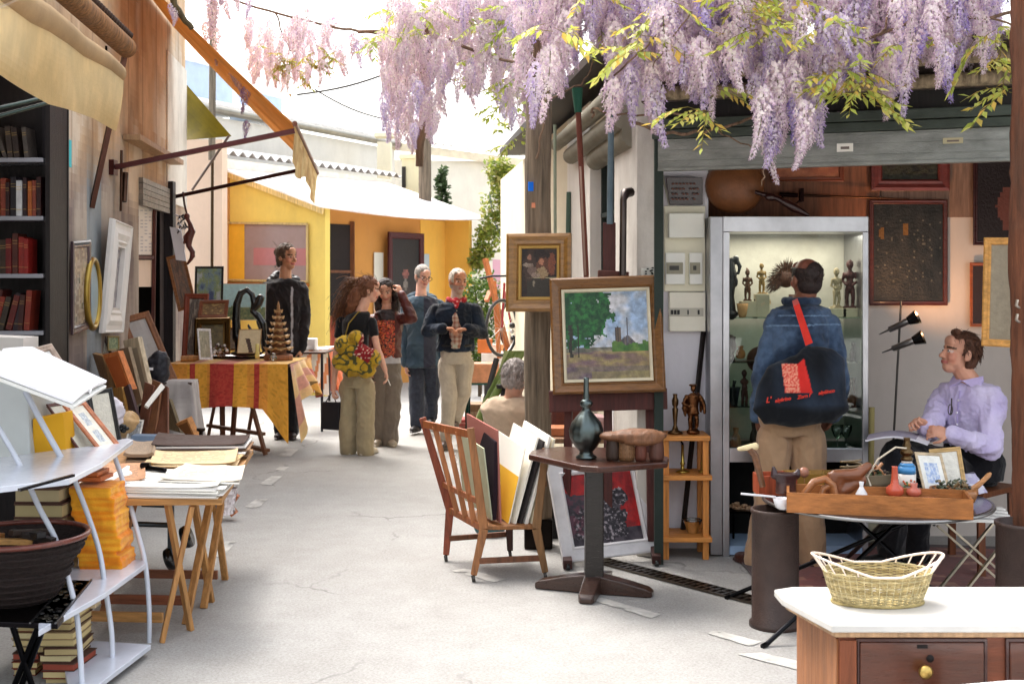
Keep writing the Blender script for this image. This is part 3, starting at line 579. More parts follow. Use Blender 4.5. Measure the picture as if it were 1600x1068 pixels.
# lean-to with corrugated roof behind, long wall, rooftop skylights
lt = thing('corrugated_lean_to', 'cream lean-to with a wavy corrugated roof edge behind the kiosk', 'building', (-3, 20, 0))
g0, g1 = V((-4.45, 17.35, 3.5)), V((-1.98, 21.8, 3.5)); gd = (g1-g0).normalized(); gn = V((-gd.y, gd.x, 0)); gl = (g1-g0).length
mb = MB((.70, .69, .68)); mb.sheet(lambda u, v: g0+gd*(gl*u)+gn*(1.2*v)+V((0, 0, .22*v+.035*math.sin(u*2*math.pi*24))), 24*8, 3, .012); mb.build('roof', 'matt', lt)
mb = MB((.95, .92, .86)); mb.bar(g0+V((0, 0, -.17))+gn*.03, g1+V((0, 0, -.17))+gn*.03, .03, .15); mb.build('fascia', 'matt', lt)
mb = MB((.80, .60, .38)); a, b = g0+gn*.1, g1+gn*.1; mb.prism([(a.x, a.y, 0), (b.x, b.y, 0), (b.x+gn.x*.2, b.y+gn.y*.2, 0), (a.x+gn.x*.2, a.y+gn.y*.2, 0)], (0, 0, 3.36)); mb.build('wall', 'plaster_clean', lt)
lw = thing('long_cream_building', 'long cream building with a grey gutter and blue rooftop skylights, behind everything on the left', 'building', (-4, 23, 0))
c0, c1 = V((-6.2, 17.2, 4.4)), V((-2.4, 24.9, 4.4)); cd = (c1-c0).normalized(); cn = V((-cd.y, cd.x, 0))
mb = MB((.90, .89, .86)); mb.prism([(c0.x, c0.y, 0), (c1.x, c1.y, 0), (c1.x+cn.x, c1.y+cn.y, 0), (c0.x+cn.x, c0.y+cn.y, 0)], (0, 0, 4.3)); mb.build('wall', 'plaster_clean', lw)
mb = MB((.62, .60, .56)); mb.tube([c0-cn*.1, c1-cn*.1], .07, 10); mb.build('gutter', 'metal', lw)
mb = MB((.93, .92, .91)); mb.prism([c0+V((0, 0, .04))-cn*.1, c1+V((0, 0, .04))-cn*.1, c1+cn*3+V((0, 0, 1.0)), c0+cn*3+V((0, 0, 1.0))], (0, 0, .08)); mb.build('roof', 'matt', lw)
for q0, q1 in ((.15, .44), (.50, .60)):
    a = c0.lerp(c1, q0)+cn*.25; b = c0.lerp(c1, q1)+cn*.25
    mb = MB((.74, .82, .92)); mb.prism([a, b, b+cn*.5, a+cn*.5], (0, 0, .78 if q0 < .3 else .5)); s = mb.build('skylight', 'gloss', lw)
    mb = MB((.95, .95, .96)); 
    for z in (.80, .05): mb.bar(a+V((0, 0, z if q0 < .3 else z*.66))-cn*.03, b+V((0, 0, z if q0 < .3 else z*.66))-cn*.03, .05, .06)
    mb.build('frame', 'matt', s)
mb = MB((.93, .90, .80)); mb.box(W(601, 330, 23), (.26, .26, 2.6)); mb.box(W(601, 212, 23), (.36, .36, .08)); mb.build('chimney', 'plaster_clean', lw, bevel=.01)
cr = thing('chimney_stack', 'square cream chimney with a dark slot, by the far wisteria pole', 'chimney', W(642, 440, 22).xy.to_3d())
mb = MB((.95, .91, .76)); mb.box(W(643, 380, 22), (.32, .32, 3.1)); mb.box(W(643, 246, 22), (.42, .42, .07)); mb.build('stack', 'plaster_clean', cr)
mb = MB((.22, .2, .18)); mb.box(W(631, 277, 21.82), (.07, .03, .38)); mb.box(W(630, 304, 21.82), (.1, .03, .05)); mb.build('slot', 'matt', cr)
ch = thing('far_cream_house', 'bright cream house with a corrugated roof edge at the end of the lane', 'house', (-.6, 25, 0))
d0, d1 = W(655, 222, 25), W(826, 247, 25.5); dd = (d1-d0).normalized()
mb = MB((.95, .93, .88)); mb.prism([(d0.x-.6, 25, 0), (d1.x+.5, 25.4, 0), (d1.x+.5, 26, 0), (d0.x-.6, 26, 0)], (0, 0, 4.1)); mb.build('wall', 'plaster_clean', ch)
mb = MB((.72, .70, .68)); mb.sheet(lambda u, v: V((d0.x-.6, 24.8, 4.52)).lerp(V((d1.x+.5, 25.2, 4.12)), u)+V((0, 1.6*v, .25*v+.035*math.sin(u*2*math.pi*22))), 22*8, 2, .015); mb.build('roof', 'matt', ch)
mb = MB((.93, .88, .78)); mb.bar((d0.x-.6, 24.85, 4.38), (d1.x+.5, 25.25, 3.98), .03, .16); mb.build('fascia', 'matt', ch)
# tall closing block on the right, mostly hidden by the workshop building
mb = MB((.90, .86, .80)); mb.box((2.6, 24, 2.3), (3.4, .4, 4.6)); solo('end_house', mb, 'plaster_clean', 'pale house wall seen in the gap right of the wooden post', 'house')
mb = MB((.45, .40, .34)); mb.tube([W(664, 300, 20.5)*1+V((0, 0, -2.9)), W(664, 60, 20.5)], [.12, .1], 14); far_pole = solo('telegraph_pole', mb, 'rough_wood', 'distant grey pole wrapped in wisteria behind the kiosk roof', 'pole')
mb = MB((.50, .46, .40)); mb.tube([W(331, 250, 15.9), W(333, 0, 15.9)], .045, 10); solo('thin_pole', mb, 'rough_wood', 'thin pole rising behind the orange awning with wisteria at its top', 'pole')
for i, (a, b) in enumerate((((465, 148, 19), (612, 112, 21)), ((492, 140, 19), (600, 186, 20)))):
    A_, B_ = W(*a), W(*b); mb = MB((.25, .23, .22)); mb.tube([A_.lerp(B_, j/8)+V((0, 0, -.06*math.sin(math.pi*j/8))) for j in range(9)], .018 if i == 0 else .012, 6)
    solo('overhead_cable', mb, 'matt', ('thick dark overhead cable rising to the far pole', 'thin overhead cable dropping behind the far pole')[i], 'cable')
# ================================================================ RIGHT SIDE OBJECTS
def shade(c, f): return tuple(max(0, min(1, x*f)) for x in c)
# ---- landscape on the easel, small picture on the post
def landscape(u, v):
    n = fbm(u*9, v*9, 3); sky = mixc((.62, .72, .85), (.82, .82, .84), max(0, min(1, .5+fbm(u*3, v*4, 8)*1.6)))
    c = sky
    ground = mixc((.62, .55, .36), (.46, .36, .38), max(0, min(1, .5+fbm(u*4, v*14, 2)*1.5)))
    if v < .30+.04*u: c = mixc(ground, (.70, .62, .32), max(0, (u-.5))*1.2*(1-v*2))
    elif v < .36: c = mixc((.52, .50, .42), (.35, .36, .33), .5+n)
    if .30 < v < .40 and u > .42: c = mixc((.66, .62, .50), c, .4) if v < .33 else c
    if .60 < u < .675 and .33 < v < .60-.02*(abs(u-.637) > .012): c = mixc((.42, .35, .30), (.26, .22, .22), 1 if int(u*90) % 3 == 0 else 0)
    if .675 <= u < .85 and .33 < v < .50-abs(u-.745)*.9: c = mixc((.44, .40, .38), (.28, .26, .30), .5+.5*math.sin(u*120))
    if abs(u-.745) < .008*(1.5-v) and v < .70 and v > .4: c = (.38, .38, .42)
    if u > .56 and .30 < v < .40+.05*n: c = mixc((.22, .42, .16), (.35, .5, .2), .5+n)
    tree = ((u-.2)/.34)**2+((v-.80)/.42)**2+n*.9
    if tree < 1: c = mixc((.04, .24, .12), (.16, .44, .20), max(0, min(1, .5+fbm(u*16, v*16, 5)*1.4)))
    if (abs(u-.06-.02*n) < .02 or abs(u-.15) < .014) and .25 < v < .62: c = (.16, .15, .12)
    if v < .14: c = mixc(c, (.40, .35, .42), .5)
    if v < .08 and u > .3: c = mixc(c, (.62, .58, .30), .5)
    c = mixc(c, (.1, .1, .08), max(0, .14+.22*fbm(u*14, v*14, 1))); return mixc(c, (.9, .9, .9), rnd.uniform(-.02, .05))
e_BL, e_BR, e_TL = W(864, 617, 6.86), W(1040, 612, 6.84), W(871, 436, 6.98)
framed('framed_landscape', 'large framed landscape with a leafy tree and a grey church, standing on the easel', 'painting', e_BL, e_BR, e_TL, .066, (.46, .31, .16), landscape,
       prof=[(0, 0), (0, .75), (.18, 1), (.5, .72), (.75, .5), (.86, .62), (1, .3), (1, 0)], mat='woodgloss', res=(70, 72), liner=(.018, (.80, .76, .66)), th=.045)
def genre(u, v):
    c = mixc((.12, .09, .08), (.22, .15, .11), .5+fbm(u*6, v*6, 1))
    if v < .40 and u > .15: c = (.20, .18, .15) if v < .38 else (.62, .58, .45)
    for cx, cy, rx, ry, cc in ((.24, .60, .2, .28, (.26, .19, .16)), (.22, .82, .06, .06, (.66, .46, .37)), (.18, .66, .15, .05, (.60, .54, .48)), (.30, .55, .13, .12, (.46, .38, .34)), (.62, .62, .2, .24, (.40, .24, .17)), (.56, .73, .08, .07, (.68, .46, .35)), (.58, .50, .17, .11, (.62, .54, .40)), (.66, .88, .15, .07, (.12, .07, .06)), (.86, .68, .10, .24, (.50, .27, .18)), (.40, .44, .12, .06, (.58, .5, .44)), (.35, .28, .03, .07, (.6, .55, .47))):
        if ((u-cx)/rx)**2+((v-cy)/ry)**2+fbm(u*12, v*12)*.6 < 1: c = mixc(cc, c, rnd.random()*.4)
    return c
framed('framed_portrait', 'small gilt framed dark interior scene hung on the wooden post', 'painting', W(792, 487, 7.19), W(893, 487, 7.12), W(795, 366, 7.22), .072, (.56, .40, .20), genre, mat='woodgloss', res=(44, 52), liner=(.016, (.70, .56, .30)), th=.045)
# ---- easel
ez = thing('studio_easel', 'dark red wooden studio easel carrying the large framed landscape', 'easel', (.55, 7.2, 0)); EM = (.30, .13, .11)
mb = MB(EM); 
for (ax, ay, ad), (bx, by, bd) in (((886, 640, 7.02), (884, 860, 6.95)), ((1012, 640, 7.02), (1016, 858, 6.95)), ((1030, 640, 7.02), (1034, 872, 6.95))): pass
mb.bar(W(893, 445, 7.12), W(884, 845, 7.0), .045, .03); mb.build('leg', 'wood', ez, bevel=.004)
mb = MB(EM); mb.bar(W(1012, 445, 7.12), W(1018, 845, 7.0), .045, .03); mb.build('leg', 'wood', ez, bevel=.004)
mb = MB(EM); mb.bar(W(952, 348, 7.16), W(952, 560, 7.12), .075, .04); mb.bar(W(950, 560, 7.13), W(950, 830, 7.05), .05, .035); mb.build('mast', 'wood', ez, bevel=.004)
mb = MB((.34, .17, .13)); mb.bar(W(934, 431, 7.08), W(982, 434, 7.08), .04, .07); mb.build('top_clamp', 'wood', ez, bevel=.004)
mb = MB(EM); mb.bar(W(858, 627, 6.93), W(1042, 622, 6.93), .045, .12); mb.build('shelf', 'wood', ez, bevel=.004)
mb = MB((.24, .11, .09)); mb.bar(W(884, 838, 7.2), W(1018, 838, 7.2), .05, .04); f = G(1026, 884); mb.bar(W(1018, 830, 7.3), f+V((0, 0, .035)), .05, .05); mb.bar((.31, 7.3, .05), (.31, 6.75, .03), .05, .05)
mb.build('foot', 'wood', ez, bevel=.004)
for p in ((.31, 6.76), (f.x, f.y)): mb = MB((.12, .12, .12)); mb.lathe((p[0], p[1]-.01, .018), [(.018, -.010), (.018, .01)], 14, M=Matrix.Rotation(R(90), 3, 'Y')); mb.build('caster', 'gloss', ez)
# ---- white framed red painting
def redp(u, v):
    n = fbm(u*7, v*7, 6); c = mixc((.16, .13, .17), (.30, .27, .30), .5+n)
    if v > .72+.07*n or (u > .74+.05*n and v > .2): c = mixc((.72, .10, .10), (.50, .07, .09), .5+n)
    if v > .9 and u < .05: c = (.5, .1, .1)
    for cx, cy, rx, ry in ((.75, .62, .14, .12), (.55, .80, .05, .10), (.60, .28, .22, .26), (.2, .3, .18, .22), (.45, .55, .15, .2)):
        q = ((u-cx)/rx)**2+((v-cy)/ry)**2+n*.9
        if q < 1: c = mixc((.13, .11, .14), (.62, .58, .60), max(0, min(1, fbm(u*22, v*22, 2)*2.2)))
    if u < .4 and .1 < v < .7 and n > .1: c = mixc(c, (.42, .16, .24), .5)
    return c
framed('red_abstract_painting', 'white framed red and black abstract painting leaning on the easel legs', 'painting', W(879, 880, 6.84), W(1030, 861, 7.02), W(864, 724, 7.06), .082, (.88, .87, .88), redp, prof=[(0, 0), (0, .7), (.1, .8), (.75, .75), (.85, 1), (1, .6), (1, 0)], mat='matt', res=(64, 62), th=.035)
# ---- pedestal table
pt = thing('pedestal_table', 'dark wooden pedestal table with a cross foot, holding the pewter bottle and carved stool', 'table', (.43, 6.22, 0)); DK = (.26, .16, .12)
mb = MB((.27, .15, .11)); top = [Zp(x, y, .70) for x, y in ((826, 709), (906, 727), (935, 729), (1043, 721), (1045, 713), (985, 699), (870, 697), (830, 703))]
mb.prism(top, (0, 0, -.032)); mb.build('table_top', 'woodgloss', pt, bevel=.008)
mb = MB((.10, .075, .07)); mb.box(((928-CX)/F*6.27, 6.27, .375), (.095, .095, .60)); mb.build('column', 'woodgloss', pt, bevel=.006)
cc = V(((928-CX)/F*6.27, 6.27, 0))
for px, py in ((838, 917), (915, 944), (1020, 932), (948, 900)):
    e = G(px, py); e = cc+(e-cc).normalized()*min(.33, (e-cc).length); d = (e-cc).normalized(); s = V((-d.y, d.x, 0)); mb = MB((.24, .16, .13))
    vs = []
    for t, wd, hg in ((.02, .045, .10), (.5, .042, .075), (.92, .04, .045), (1, .03, .03)):
        p = cc+(e-cc)*t; vs += [p-s*wd+V((0, 0, .003)), p+s*wd+V((0, 0, .003)), p+s*wd+V((0, 0, hg)), p-s*wd+V((0, 0, hg))]
    mb.add(vs, [(i*4+k, i*4+(k+1) % 4, i*4+4+(k+1) % 4, i*4+4+k) for i in range(3) for k in range(4)]+[(0, 1, 2, 3), (12, 13, 14, 15)], False); mb.build('foot', 'woodgloss', pt, bevel=.006)
# pewter bottle (ribbed)
bc = V(((916-CX)/F*6.2, 6.2, .702)); mb = MB((.36, .40, .40)); prof = [(.052, 0), (.055, .008), (.038, .02), (.034, .035), (.055, .06), (.078, .10), (.084, .14), (.072, .18), (.046, .215), (.026, .24), (.018, .255), (.030, .268), (.033, .282), (.022, .296), (.014, .302), (.018, .31), (.014, .33), (.013, .395), (.016, .41)]
seg = 48; vs = []
for r, z in prof:
    for k in range(seg):
        a = 2*math.pi*k/seg; rr = r*(1+(.055*abs(math.cos(a*5)) if .05 < z < .24 else 0)); vs.append(bc+V((rr*math.cos(a), rr*math.sin(a), z)))
n = len(prof); mb.add(vs, [(i*seg+k, i*seg+(k+1) % seg, (i+1)*seg+(k+1) % seg, (i+1)*seg+k) for i in range(n-1) for k in range(seg)]+[tuple(range(seg)), tuple(range((n-1)*seg, n*seg))], True)
solo('pewter_bottle', mb, 'metal', 'tall ribbed pewter bottle with a long neck on the pedestal table', 'bottle')
# carved stool / headrest
t = thing('carved_stool', 'carved brown wooden stool with a drooping seat on the pedestal table', 'stool', ((990-CX)/F*6.12, 6.12, .702)); c = V(((990-CX)/F*6.12, 6.12, .702))
mb = MB((.46, .31, .21)); mb.ell(c+V((.02, 0, .125)), (.15, .07, .035)); mb.ell(c+V((-.10, 0, .122)), (.075, .055, .024)); mb.ell(c+V((.03, -.01, .105)), (.12, .06, .03)); remesh('seat', mb, 'wood', t, .006, 2, wrinkle(.002, 30))
for x, r, cl in ((-.105, .034, (.22, .16, .13)), (-.035, .043, (.50, .36, .24)), (.035, .03, (.40, .22, .17)), (.115, .038, (.33, .20, .16))):
    mb = MB(cl); mb.lathe(c+V((x, rnd.uniform(-.01, .01), 0)), [(r*.9, 0), (r*1.02, .02), (r, .06), (r*.85, .10), (r*.9, .118)], 16)
    for k in range(10 if x == -.035 else 0):
        for z in range(4): mb.ell(c+V((x+math.cos(k*.63)*r, math.sin(k*.63)*r, .02+z*.022)), .005, seg=6, rings=4)
    mb.build('leg', 'wood', t)
# ---- wheeled slat chair holding prints
sc_ = thing('slatted_chair', 'low wooden slat back chair on casters, loaded with prints and folders', 'chair', G(770, 880)); WC = (.60, .34, .18)
FL, NL, NR, FR = G(697, 876), G(740, 908), G(852, 903), G(797, 868)
def chair_leg(foot, mid, top, col):
    m = MB(col); foot = foot+V((0, 0, .035)); 
    for a, b, w0, w1 in ((foot, mid, .034, .048), (mid, top, .048, .038)):
        d = (b-a).normalized(); s = d.cross(V((0, 1, 0))).normalized(); q = d.cross(s)
        vs = []
        for p, wd in ((a, w0), (b, w1)): vs += [p+s*wd/2+q*.018, p-s*wd/2+q*.018, p-s*wd/2-q*.018, p+s*wd/2-q*.018]
        m.add(vs, [(0, 1, 2, 3), (4, 5, 6, 7)]+[(k, (k+1) % 4, 4+(k+1) % 4, 4+k) for k in range(4)], False)
    l = m.build('leg', 'wood', sc_, bevel=.004)
    m = MB((.20, .18, .16)); m.lathe(V((foot.x, foot.y-.012, .019)), [(.019, -.009), (.019, .009)], 16, M=Matrix.Rotation(R(80), 3, 'Y')); m.tube([foot+V((0, 0, -.002)), V((foot.x, foot.y, .03))], .010, 8, col=(.6, .58, .52)); m.build('caster', 'gloss', l)
tL, tN = W(660, 652, 7.06), W(735, 668, 6.58)
chair_leg(FL, W(703, 795, 7.04), tL, (.52, .25, .15)); chair_leg(NL, W(756, 826, 6.53), tN, (.58, .38, .22)); chair_leg(NR, W(838, 825, 6.57), W(853, 700, 6.6), (.48, .34, .2)); chair_leg(FR, W(795, 800, 7.06), W(810, 712, 7.08), (.24, .13, .1))
mb = MB((.55, .36, .2)); sq = [W(703, 797, 7.0), W(757, 830, 6.55), W(840, 828, 6.58), W(800, 800, 7.04)]; z = .262; sq = [V((p.x, p.y, z)) for p in sq]; mb.prism(sq, (0, 0, .022)); mb.build('seat', 'wood', sc_, bevel=.004)
mb = MB(WC); a, b = W(662, 662, 7.05), W(735, 678, 6.59); mb.bar(a, b, .018, .042); a2, b2 = W(692, 756, 7.04), W(748, 783, 6.55); mb.bar(a2, b2, .018, .03); a3, b3 = W(702, 796, 7.04), W(756, 826, 6.53); mb.bar(a3, b3, .018, .035)
for t_ in (.25, .5, .74): mb.bar(a.lerp(b, t_), a3.lerp(b3, t_), .030, .012, up=(0, 1, 0), col=(.66, .42, .25))
mb.build('backrest', 'wood', sc_, bevel=.002)
mb = MB((.42, .26, .17)); mb.bar(FL+V((.02, 0, .13)), FR+V((0, 0, .13)), .022, .03); mb.build('stretcher', 'wood', sc_, bevel=.003); mb = MB((.42, .26, .17)); mb.bar(NL+V((.03, 0, .11)), NR+V((-.03, 0, .11)), .022, .03); mb.build('stretcher', 'wood', sc_, bevel=.003)
mb = MB((.45, .28, .18)); mb.bar(W(812, 735, 7.05), W(852, 755, 6.62), .018, .03); mb.build('side_rail', 'wood', sc_)
def board(name, label, cat, px, bot, top, yn, yf, th, c, c2=None, mat='paper', split=.5, group=None, edge=None):
    """a board standing in the chair: near-bottom px/py, top px/py, near and far depth; it faces left"""
    a = W(bot[0], bot[1], yn); b = W(top[0], top[1], yn); e = W(px[0], px[1], yf)-a; mb = MB(c); n = (b-a).cross(e).normalized()*th
    if n.x > 0: n = -n
    mb.prism([a, b, b+e, a+e], n, c if edge is None else edge)
    if c2: q = a.lerp(b, split); mb.prism([a+n*1.02, q+n*1.02, q+e+n*1.02, a+e+n*1.02], n*.06, c2)
    mb.prism([a+(b-a)*.02+e*.01+n*1.001, a+(b-a)*.98+e*.01+n*1.001, a+(b-a)*.98+e*.99+n*1.001, a+(b-a)*.02+e*.99+n*1.001], n*.02, c)
    return solo(name, mb, mat, label, cat, group)
# pixel pairs: far-bottom, near-bottom, near-top
for bt, tp, fb, c, c2, nm, lb, th in (
    ((770, 812), (757, 700), (726, 778), (.74, .75, .64), None, 'folder', 'pale grey green folder just inside the slat back of the chair', .008),
    ((776, 812), (779, 690), (738, 770), (.15, .10, .13), None, 'dark_book', 'tall dark bound volume standing in the slatted chair', .022),
    ((784, 816), (779, 672), (736, 782), (.66, .42, .38), None, 'pink_folder', 'dull pink folder leaning tallest against the slat back of the chair', .010),
    ((796, 818), (822, 700), (755, 785), (.97, .95, .90), (.90, .70, .20), 'yellow_print', 'white print with a broad yellow lower half in the slatted chair', .006),
    ((806, 820), (842, 684), (770, 790), (.95, .93, .88), None, 'matted_print', 'white matted print with a thin grey window line, in the chair', .010),
    ((815, 822), (852, 690), (776, 790), (.22, .20, .20), None, 'black_portfolio', 'black portfolio sandwiched between white mats in the slatted chair', .012),
    ((824, 822), (862, 682), (786, 790), (.97, .95, .91), None, 'white_mat', 'large white mat board standing highest in the slatted chair', .014),
    ((833, 822), (868, 686), (798, 792), (.90, .86, .76), None, 'cream_mat', 'cream mat board at the table end of the slatted chair', .012)):
    board(nm, lb, 'print' if 'print' in nm else nm.split('_')[-1], fb, bt, tp, 6.62, 6.98, th, c, c2, split=.62)
# ---- pine shelf and bronzes
ps = thing('pine_shelf', 'small three tier pine shelf beside the display cabinet', 'shelf', (.95, 7.1, 0)); PC = (.82, .54, .26)
X0, X1, Yf, Yb = (1036-CX)/F*7.0, (1108-CX)/F*7.0, 7.0, 7.24
for z, ex in ((.70, 0), (.475, .02), (.12, .02)):
    mb = MB(PC); mb.box(((X0+X1)/2, (Yf+Yb)/2-.005, z), (X1-X0+.01+ex, .26+ex, .028)); mb.build('board', 'woodx', ps, bevel=.003)
for x in (X0+.018, X1-.018):
    for y in (Yf+.018, Yb-.02):
        mb = MB((.80, .52, .25)); mb.box((x, y, .343), (.034, .03, .685)); mb.build('upright', 'wood', ps, bevel=.002)
mb = MB((.40, .30, .20)); c = V(((1056-CX)/F*7.05, 7.08, .716)); mb.lathe(c, [(.045, 0), (.042, .012), (.02, .022), (.010, .05), (.014, .1), (.018, .145), (.010, .155), (.018, .17), (.020, .195), (.012, .215), (.014, .232)], 18); solo('bronze_candlestick', mb, 'metal', 'bronze candlestick on the top board of the pine shelf', 'candlestick')
def statuette(c, hgt, cols, kind=0, rz=0, arms=True, basec=None):
    """a carved standing figure, one continuous body"""
    mb = MB(cols[0]); M = Matrix.Rotation(rz, 3, 'Z'); s = hgt
    def q(x, y, z): return c+M@V((x*s, y*s, z*s))
    mb.ell(q(0, 0, .885), (.072*s, .075*s, .098*s)); mb.limb([q(0, 0, .80), q(0, 0, .74)], [.035*s, .04*s])
    mb.ell(q(0, 0, .66), (.115*s, .075*s, .09*s)); mb.ell(q(0, -.01, .50), (.075*s, .07*s, .12*s)); mb.ell(q(0, 0, .40), (.095*s, .08*s, .07*s))
    for sx in (-1, 1):
        mb.limb([q(.052*sx, 0, .38), q(.062*sx, -.025, .22), q(.055*sx, .005, .07)], [.048*s, .04*s, .036*s]); mb.ell(q(.055*sx, -.03, .055), (.035*s, .06*s, .025*s))
        if arms: mb.limb([q(.115*sx, 0, .70), q(.145*sx, .01, .55), q(.07*sx, -.075, .47)], [.03*s, .028*s, .024*s])
        mb.ell(q(.035*sx, -.068, .66), .022*s) if kind == 1 else None
    mb.limb([q(0, -.07, .89), q(0, -.085, .865)], [.012*s, .018*s])
    if kind == 2: mb.limb([q(0, 0, .95), q(-.02, .02, 1.03)], [.05*s, .02*s])
    mb.box(c+V((0, 0, .018*s)), (.26*s, .22*s, .04*s), rz=rz, col=basec or cols[0])
    return mb
def place_statue(name, label, px, pb, ptop, Y, col, kind=0, rz=0, mat='wood', arms=True, cat='statuette', group=None):
    b = W(px, pb, Y); hg = (pb-ptop)*Y/F; t = thing(name, label, cat, b, 0, group); mb = statuette(b, hg, [col], kind, rz, arms)
    remesh('body', mb, mat, t, max(.0035, hg*.016), 1, wrinkle(.001, 60)); return t
st = thing('bronze_figure', 'bronze figure of a man with a cape on the pine shelf', 'statuette', W(1083, 677, 7.06)); c = W(1083, 677, 7.06); c.z = .714; hg = .30
mb = MB((.42, .27, .17)); q = lambda x, y, z: c+V((x, y, z))*hg
mb.ell(q(0, 0, .05), (.13*hg, .10*hg, .06*hg)); mb.limb([q(-.05, 0, .46), q(-.06, -.03, .27), q(-.055, 0, .08)], [.055*hg, .042*hg, .03*hg]); mb.limb([q(.05, 0, .46), q(.07, 0, .27), q(.07, .02, .08)], [.055*hg, .042*hg, .03*hg])
mb.loft([(q(0, 0, .40), (.12*hg, 0, 0), (0, .09*hg, 0)), (q(0, 0, .55), (.09*hg, 0, 0), (0, .07*hg, 0)), (q(0, 0, .74), (.13*hg, 0, 0), (0, .08*hg, 0)), (q(0, 0, .80), (.05*hg, 0, 0), (0, .05*hg, 0))]); mb.ell(q(0, -.02, .89), (.05*hg, .055*hg, .07*hg)); mb.ell(q(0, 0, .955), (.085*hg, .08*hg, .02*hg))
mb.limb([q(-.13, 0, .73), q(-.20, -.04, .60), q(-.08, -.10, .55)], [.04*hg, .035*hg, .028*hg]); mb.limb([q(.13, 0, .73), q(.21, 0, .58), q(.22, -.02, .42)], [.045*hg, .036*hg, .026*hg]); mb.limb([q(.10, .06, .76), q(.19, .07, .62), q(.16, .08, .45)], [.05*hg, .06*hg, .03*hg]); mb.limb([q(-.1, .06, .7), q(-.16, .07, .5), q(-.14, .07, .36)], [.05*hg, .05*hg, .02*hg])
remesh('body', mb, 'metal', st, .0045, 1, wrinkle(.002, 50))
for px, lab in ((1068, 'brass desk lamp with a black bent arm on the middle board of the pine shelf'), (1100, 'small brass candle holder on the right of the middle board')):
    c = V(((px-CX)/F*7.06, 7.10, .49)); mb = MB((.70, .60, .30)); r = .042 if px == 1068 else .03
    mb.lathe(c, [(r, 0), (r*.9, .008), (.012, .016), (.010, .04), (.016, .05), (.010, .06), (.008, .16)], 16)
    if px == 1068: mb.tube([c+V((0, 0, .05)), c+V((0, 0, .165)), c+V((-.012, 0, .185)), c+V((-.10, 0, .19))], .007, 8, col=(.1, .1, .1))
    solo('desk_lamp' if px == 1068 else 'candle_holder', mb, 'metal', lab, 'lamp' if px == 1068 else 'candle holder')
mb = MB((.8, .82, .8)); c = V(((1082-CX)/F*7.1, 7.1, .135)); mb.lathe(c, [(.025, 0), (.03, .004), (.055, .075), (.06, .08), (.052, .07), (.022, .01)], 20); solo('glass_bowl', mb, 'bottleglass', 'clear glass bowl on the lowest board of the pine shelf', 'bowl')
mb = MB((.14, .10, .09)); mb.bar(W(1101, 500, 7.29), W(1066, 838, 7.2), .022, .022); solo('black_staff', mb, 'wood', 'long black staff leaning on the white wall behind the pine shelf', 'staff')
# ---- meter boxes
mbx = thing('meter_board', 'cream electric meter board with boxes and a switch panel on the shop wall', 'meter', W(1068, 540, 7.3))
def wp(px, py, Y=7.62): return W(px, py, Y)
def plate(mb, x0, y0, x1, y1, Y, th, c): mb.prism([W(x0, y1, Y), W(x1, y1, Y), W(x1, y0, Y), W(x0, y0, Y)], (0, -th, 0), c)
mb = MB(); plate(mb, 1037, 322, 1101, 455, 7.31, .03, (.95, .93, .84)); mb.build('backing', 'plastic', mbx, bevel=.003)
mb = MB(); plate(mb, 1043, 334, 1098, 372, 7.28, .07, (.97, .97, .93)); mb.build('cover_box', 'plastic', mbx, bevel=.005)
for x0, x1 in ((1039, 1069), (1076, 1096)):
    mb = MB(); plate(mb, x0, 395, x1, 444, 7.278, .04, (.97, .97, .94)); m_ = mb.build('meter', 'plastic', mbx, bevel=.003)
    mb = MB(); plate(mb, x0+2, 410, x1-2, 428, 7.236, .004, (.62, .60, .52)); plate(mb, x0+7, 415, x1-8, 422, 7.2315, .002, (.25, .24, .22)); mb.build('dial', 'gloss', m_)
mb = MB(); plate(mb, 1044, 456, 1100, 517, 7.31, .06, (.97, .95, .88)); mb.build('switch_box', 'plastic', mbx, bevel=.004)
mb = MB(); plate(mb, 1045, 481, 1099, 494, 7.249, .004, (.78, .76, .70)); 
for x0, x1 in ((1048, 1052), (1053, 1057), (1058, 1062), (1074, 1076), (1090, 1093)): plate(mb, x0, 484, x1, 491, 7.244, .004, (.12, .12, .12))
mb.build('switch_row', 'plastic', mbx)
# plaque above
sg = thing('dark_plaque', 'dark maroon plaque with faded lettering leaning above the meter board', 'sign', W(1068, 320, 7.25)); mb = MB((.16, .07, .08)); mb.prism([W(1046, 320, 7.28), W(1098, 320, 7.28), W(1098, 277, 7.25), W(1040, 277, 7.25)], (0, -.012, 0)); mb.build('panel', 'gloss', sg, bevel=.003)
mb = MB((.42, .28, .24))
for r_ in range(4):
    for i in range(8):
        if rnd.random() < .8: x = 1050+i*5.5; plate(mb, x, 286+r_*8, x+3.8, 288.5+r_*8, 7.235, .003, (.45, .32, .28))
mb.build('lettering', 'paper', sg)
mb = MB((.80, .78, .72)); mb.bar(W(1034, 270, 7.3), W(1046, 320, 7.3), .012); mb.build('stay', 'matt', sg)
# stack of little things on the pillar ledge
mb = MB((.85, .85, .82)); mb.box(W(1013, 426, 7.06), (.085, .03, .055)); 
for i in range(9): mb.box(W(1005+rnd.uniform(0, 17), 418+rnd.uniform(0, 14), 7.04), (.012, .006, .008), col=(.15, .15, .15))
solo('enamel_plate', mb, 'gloss', 'small black and white enamel plate above the corner of the landscape frame', 'plate')
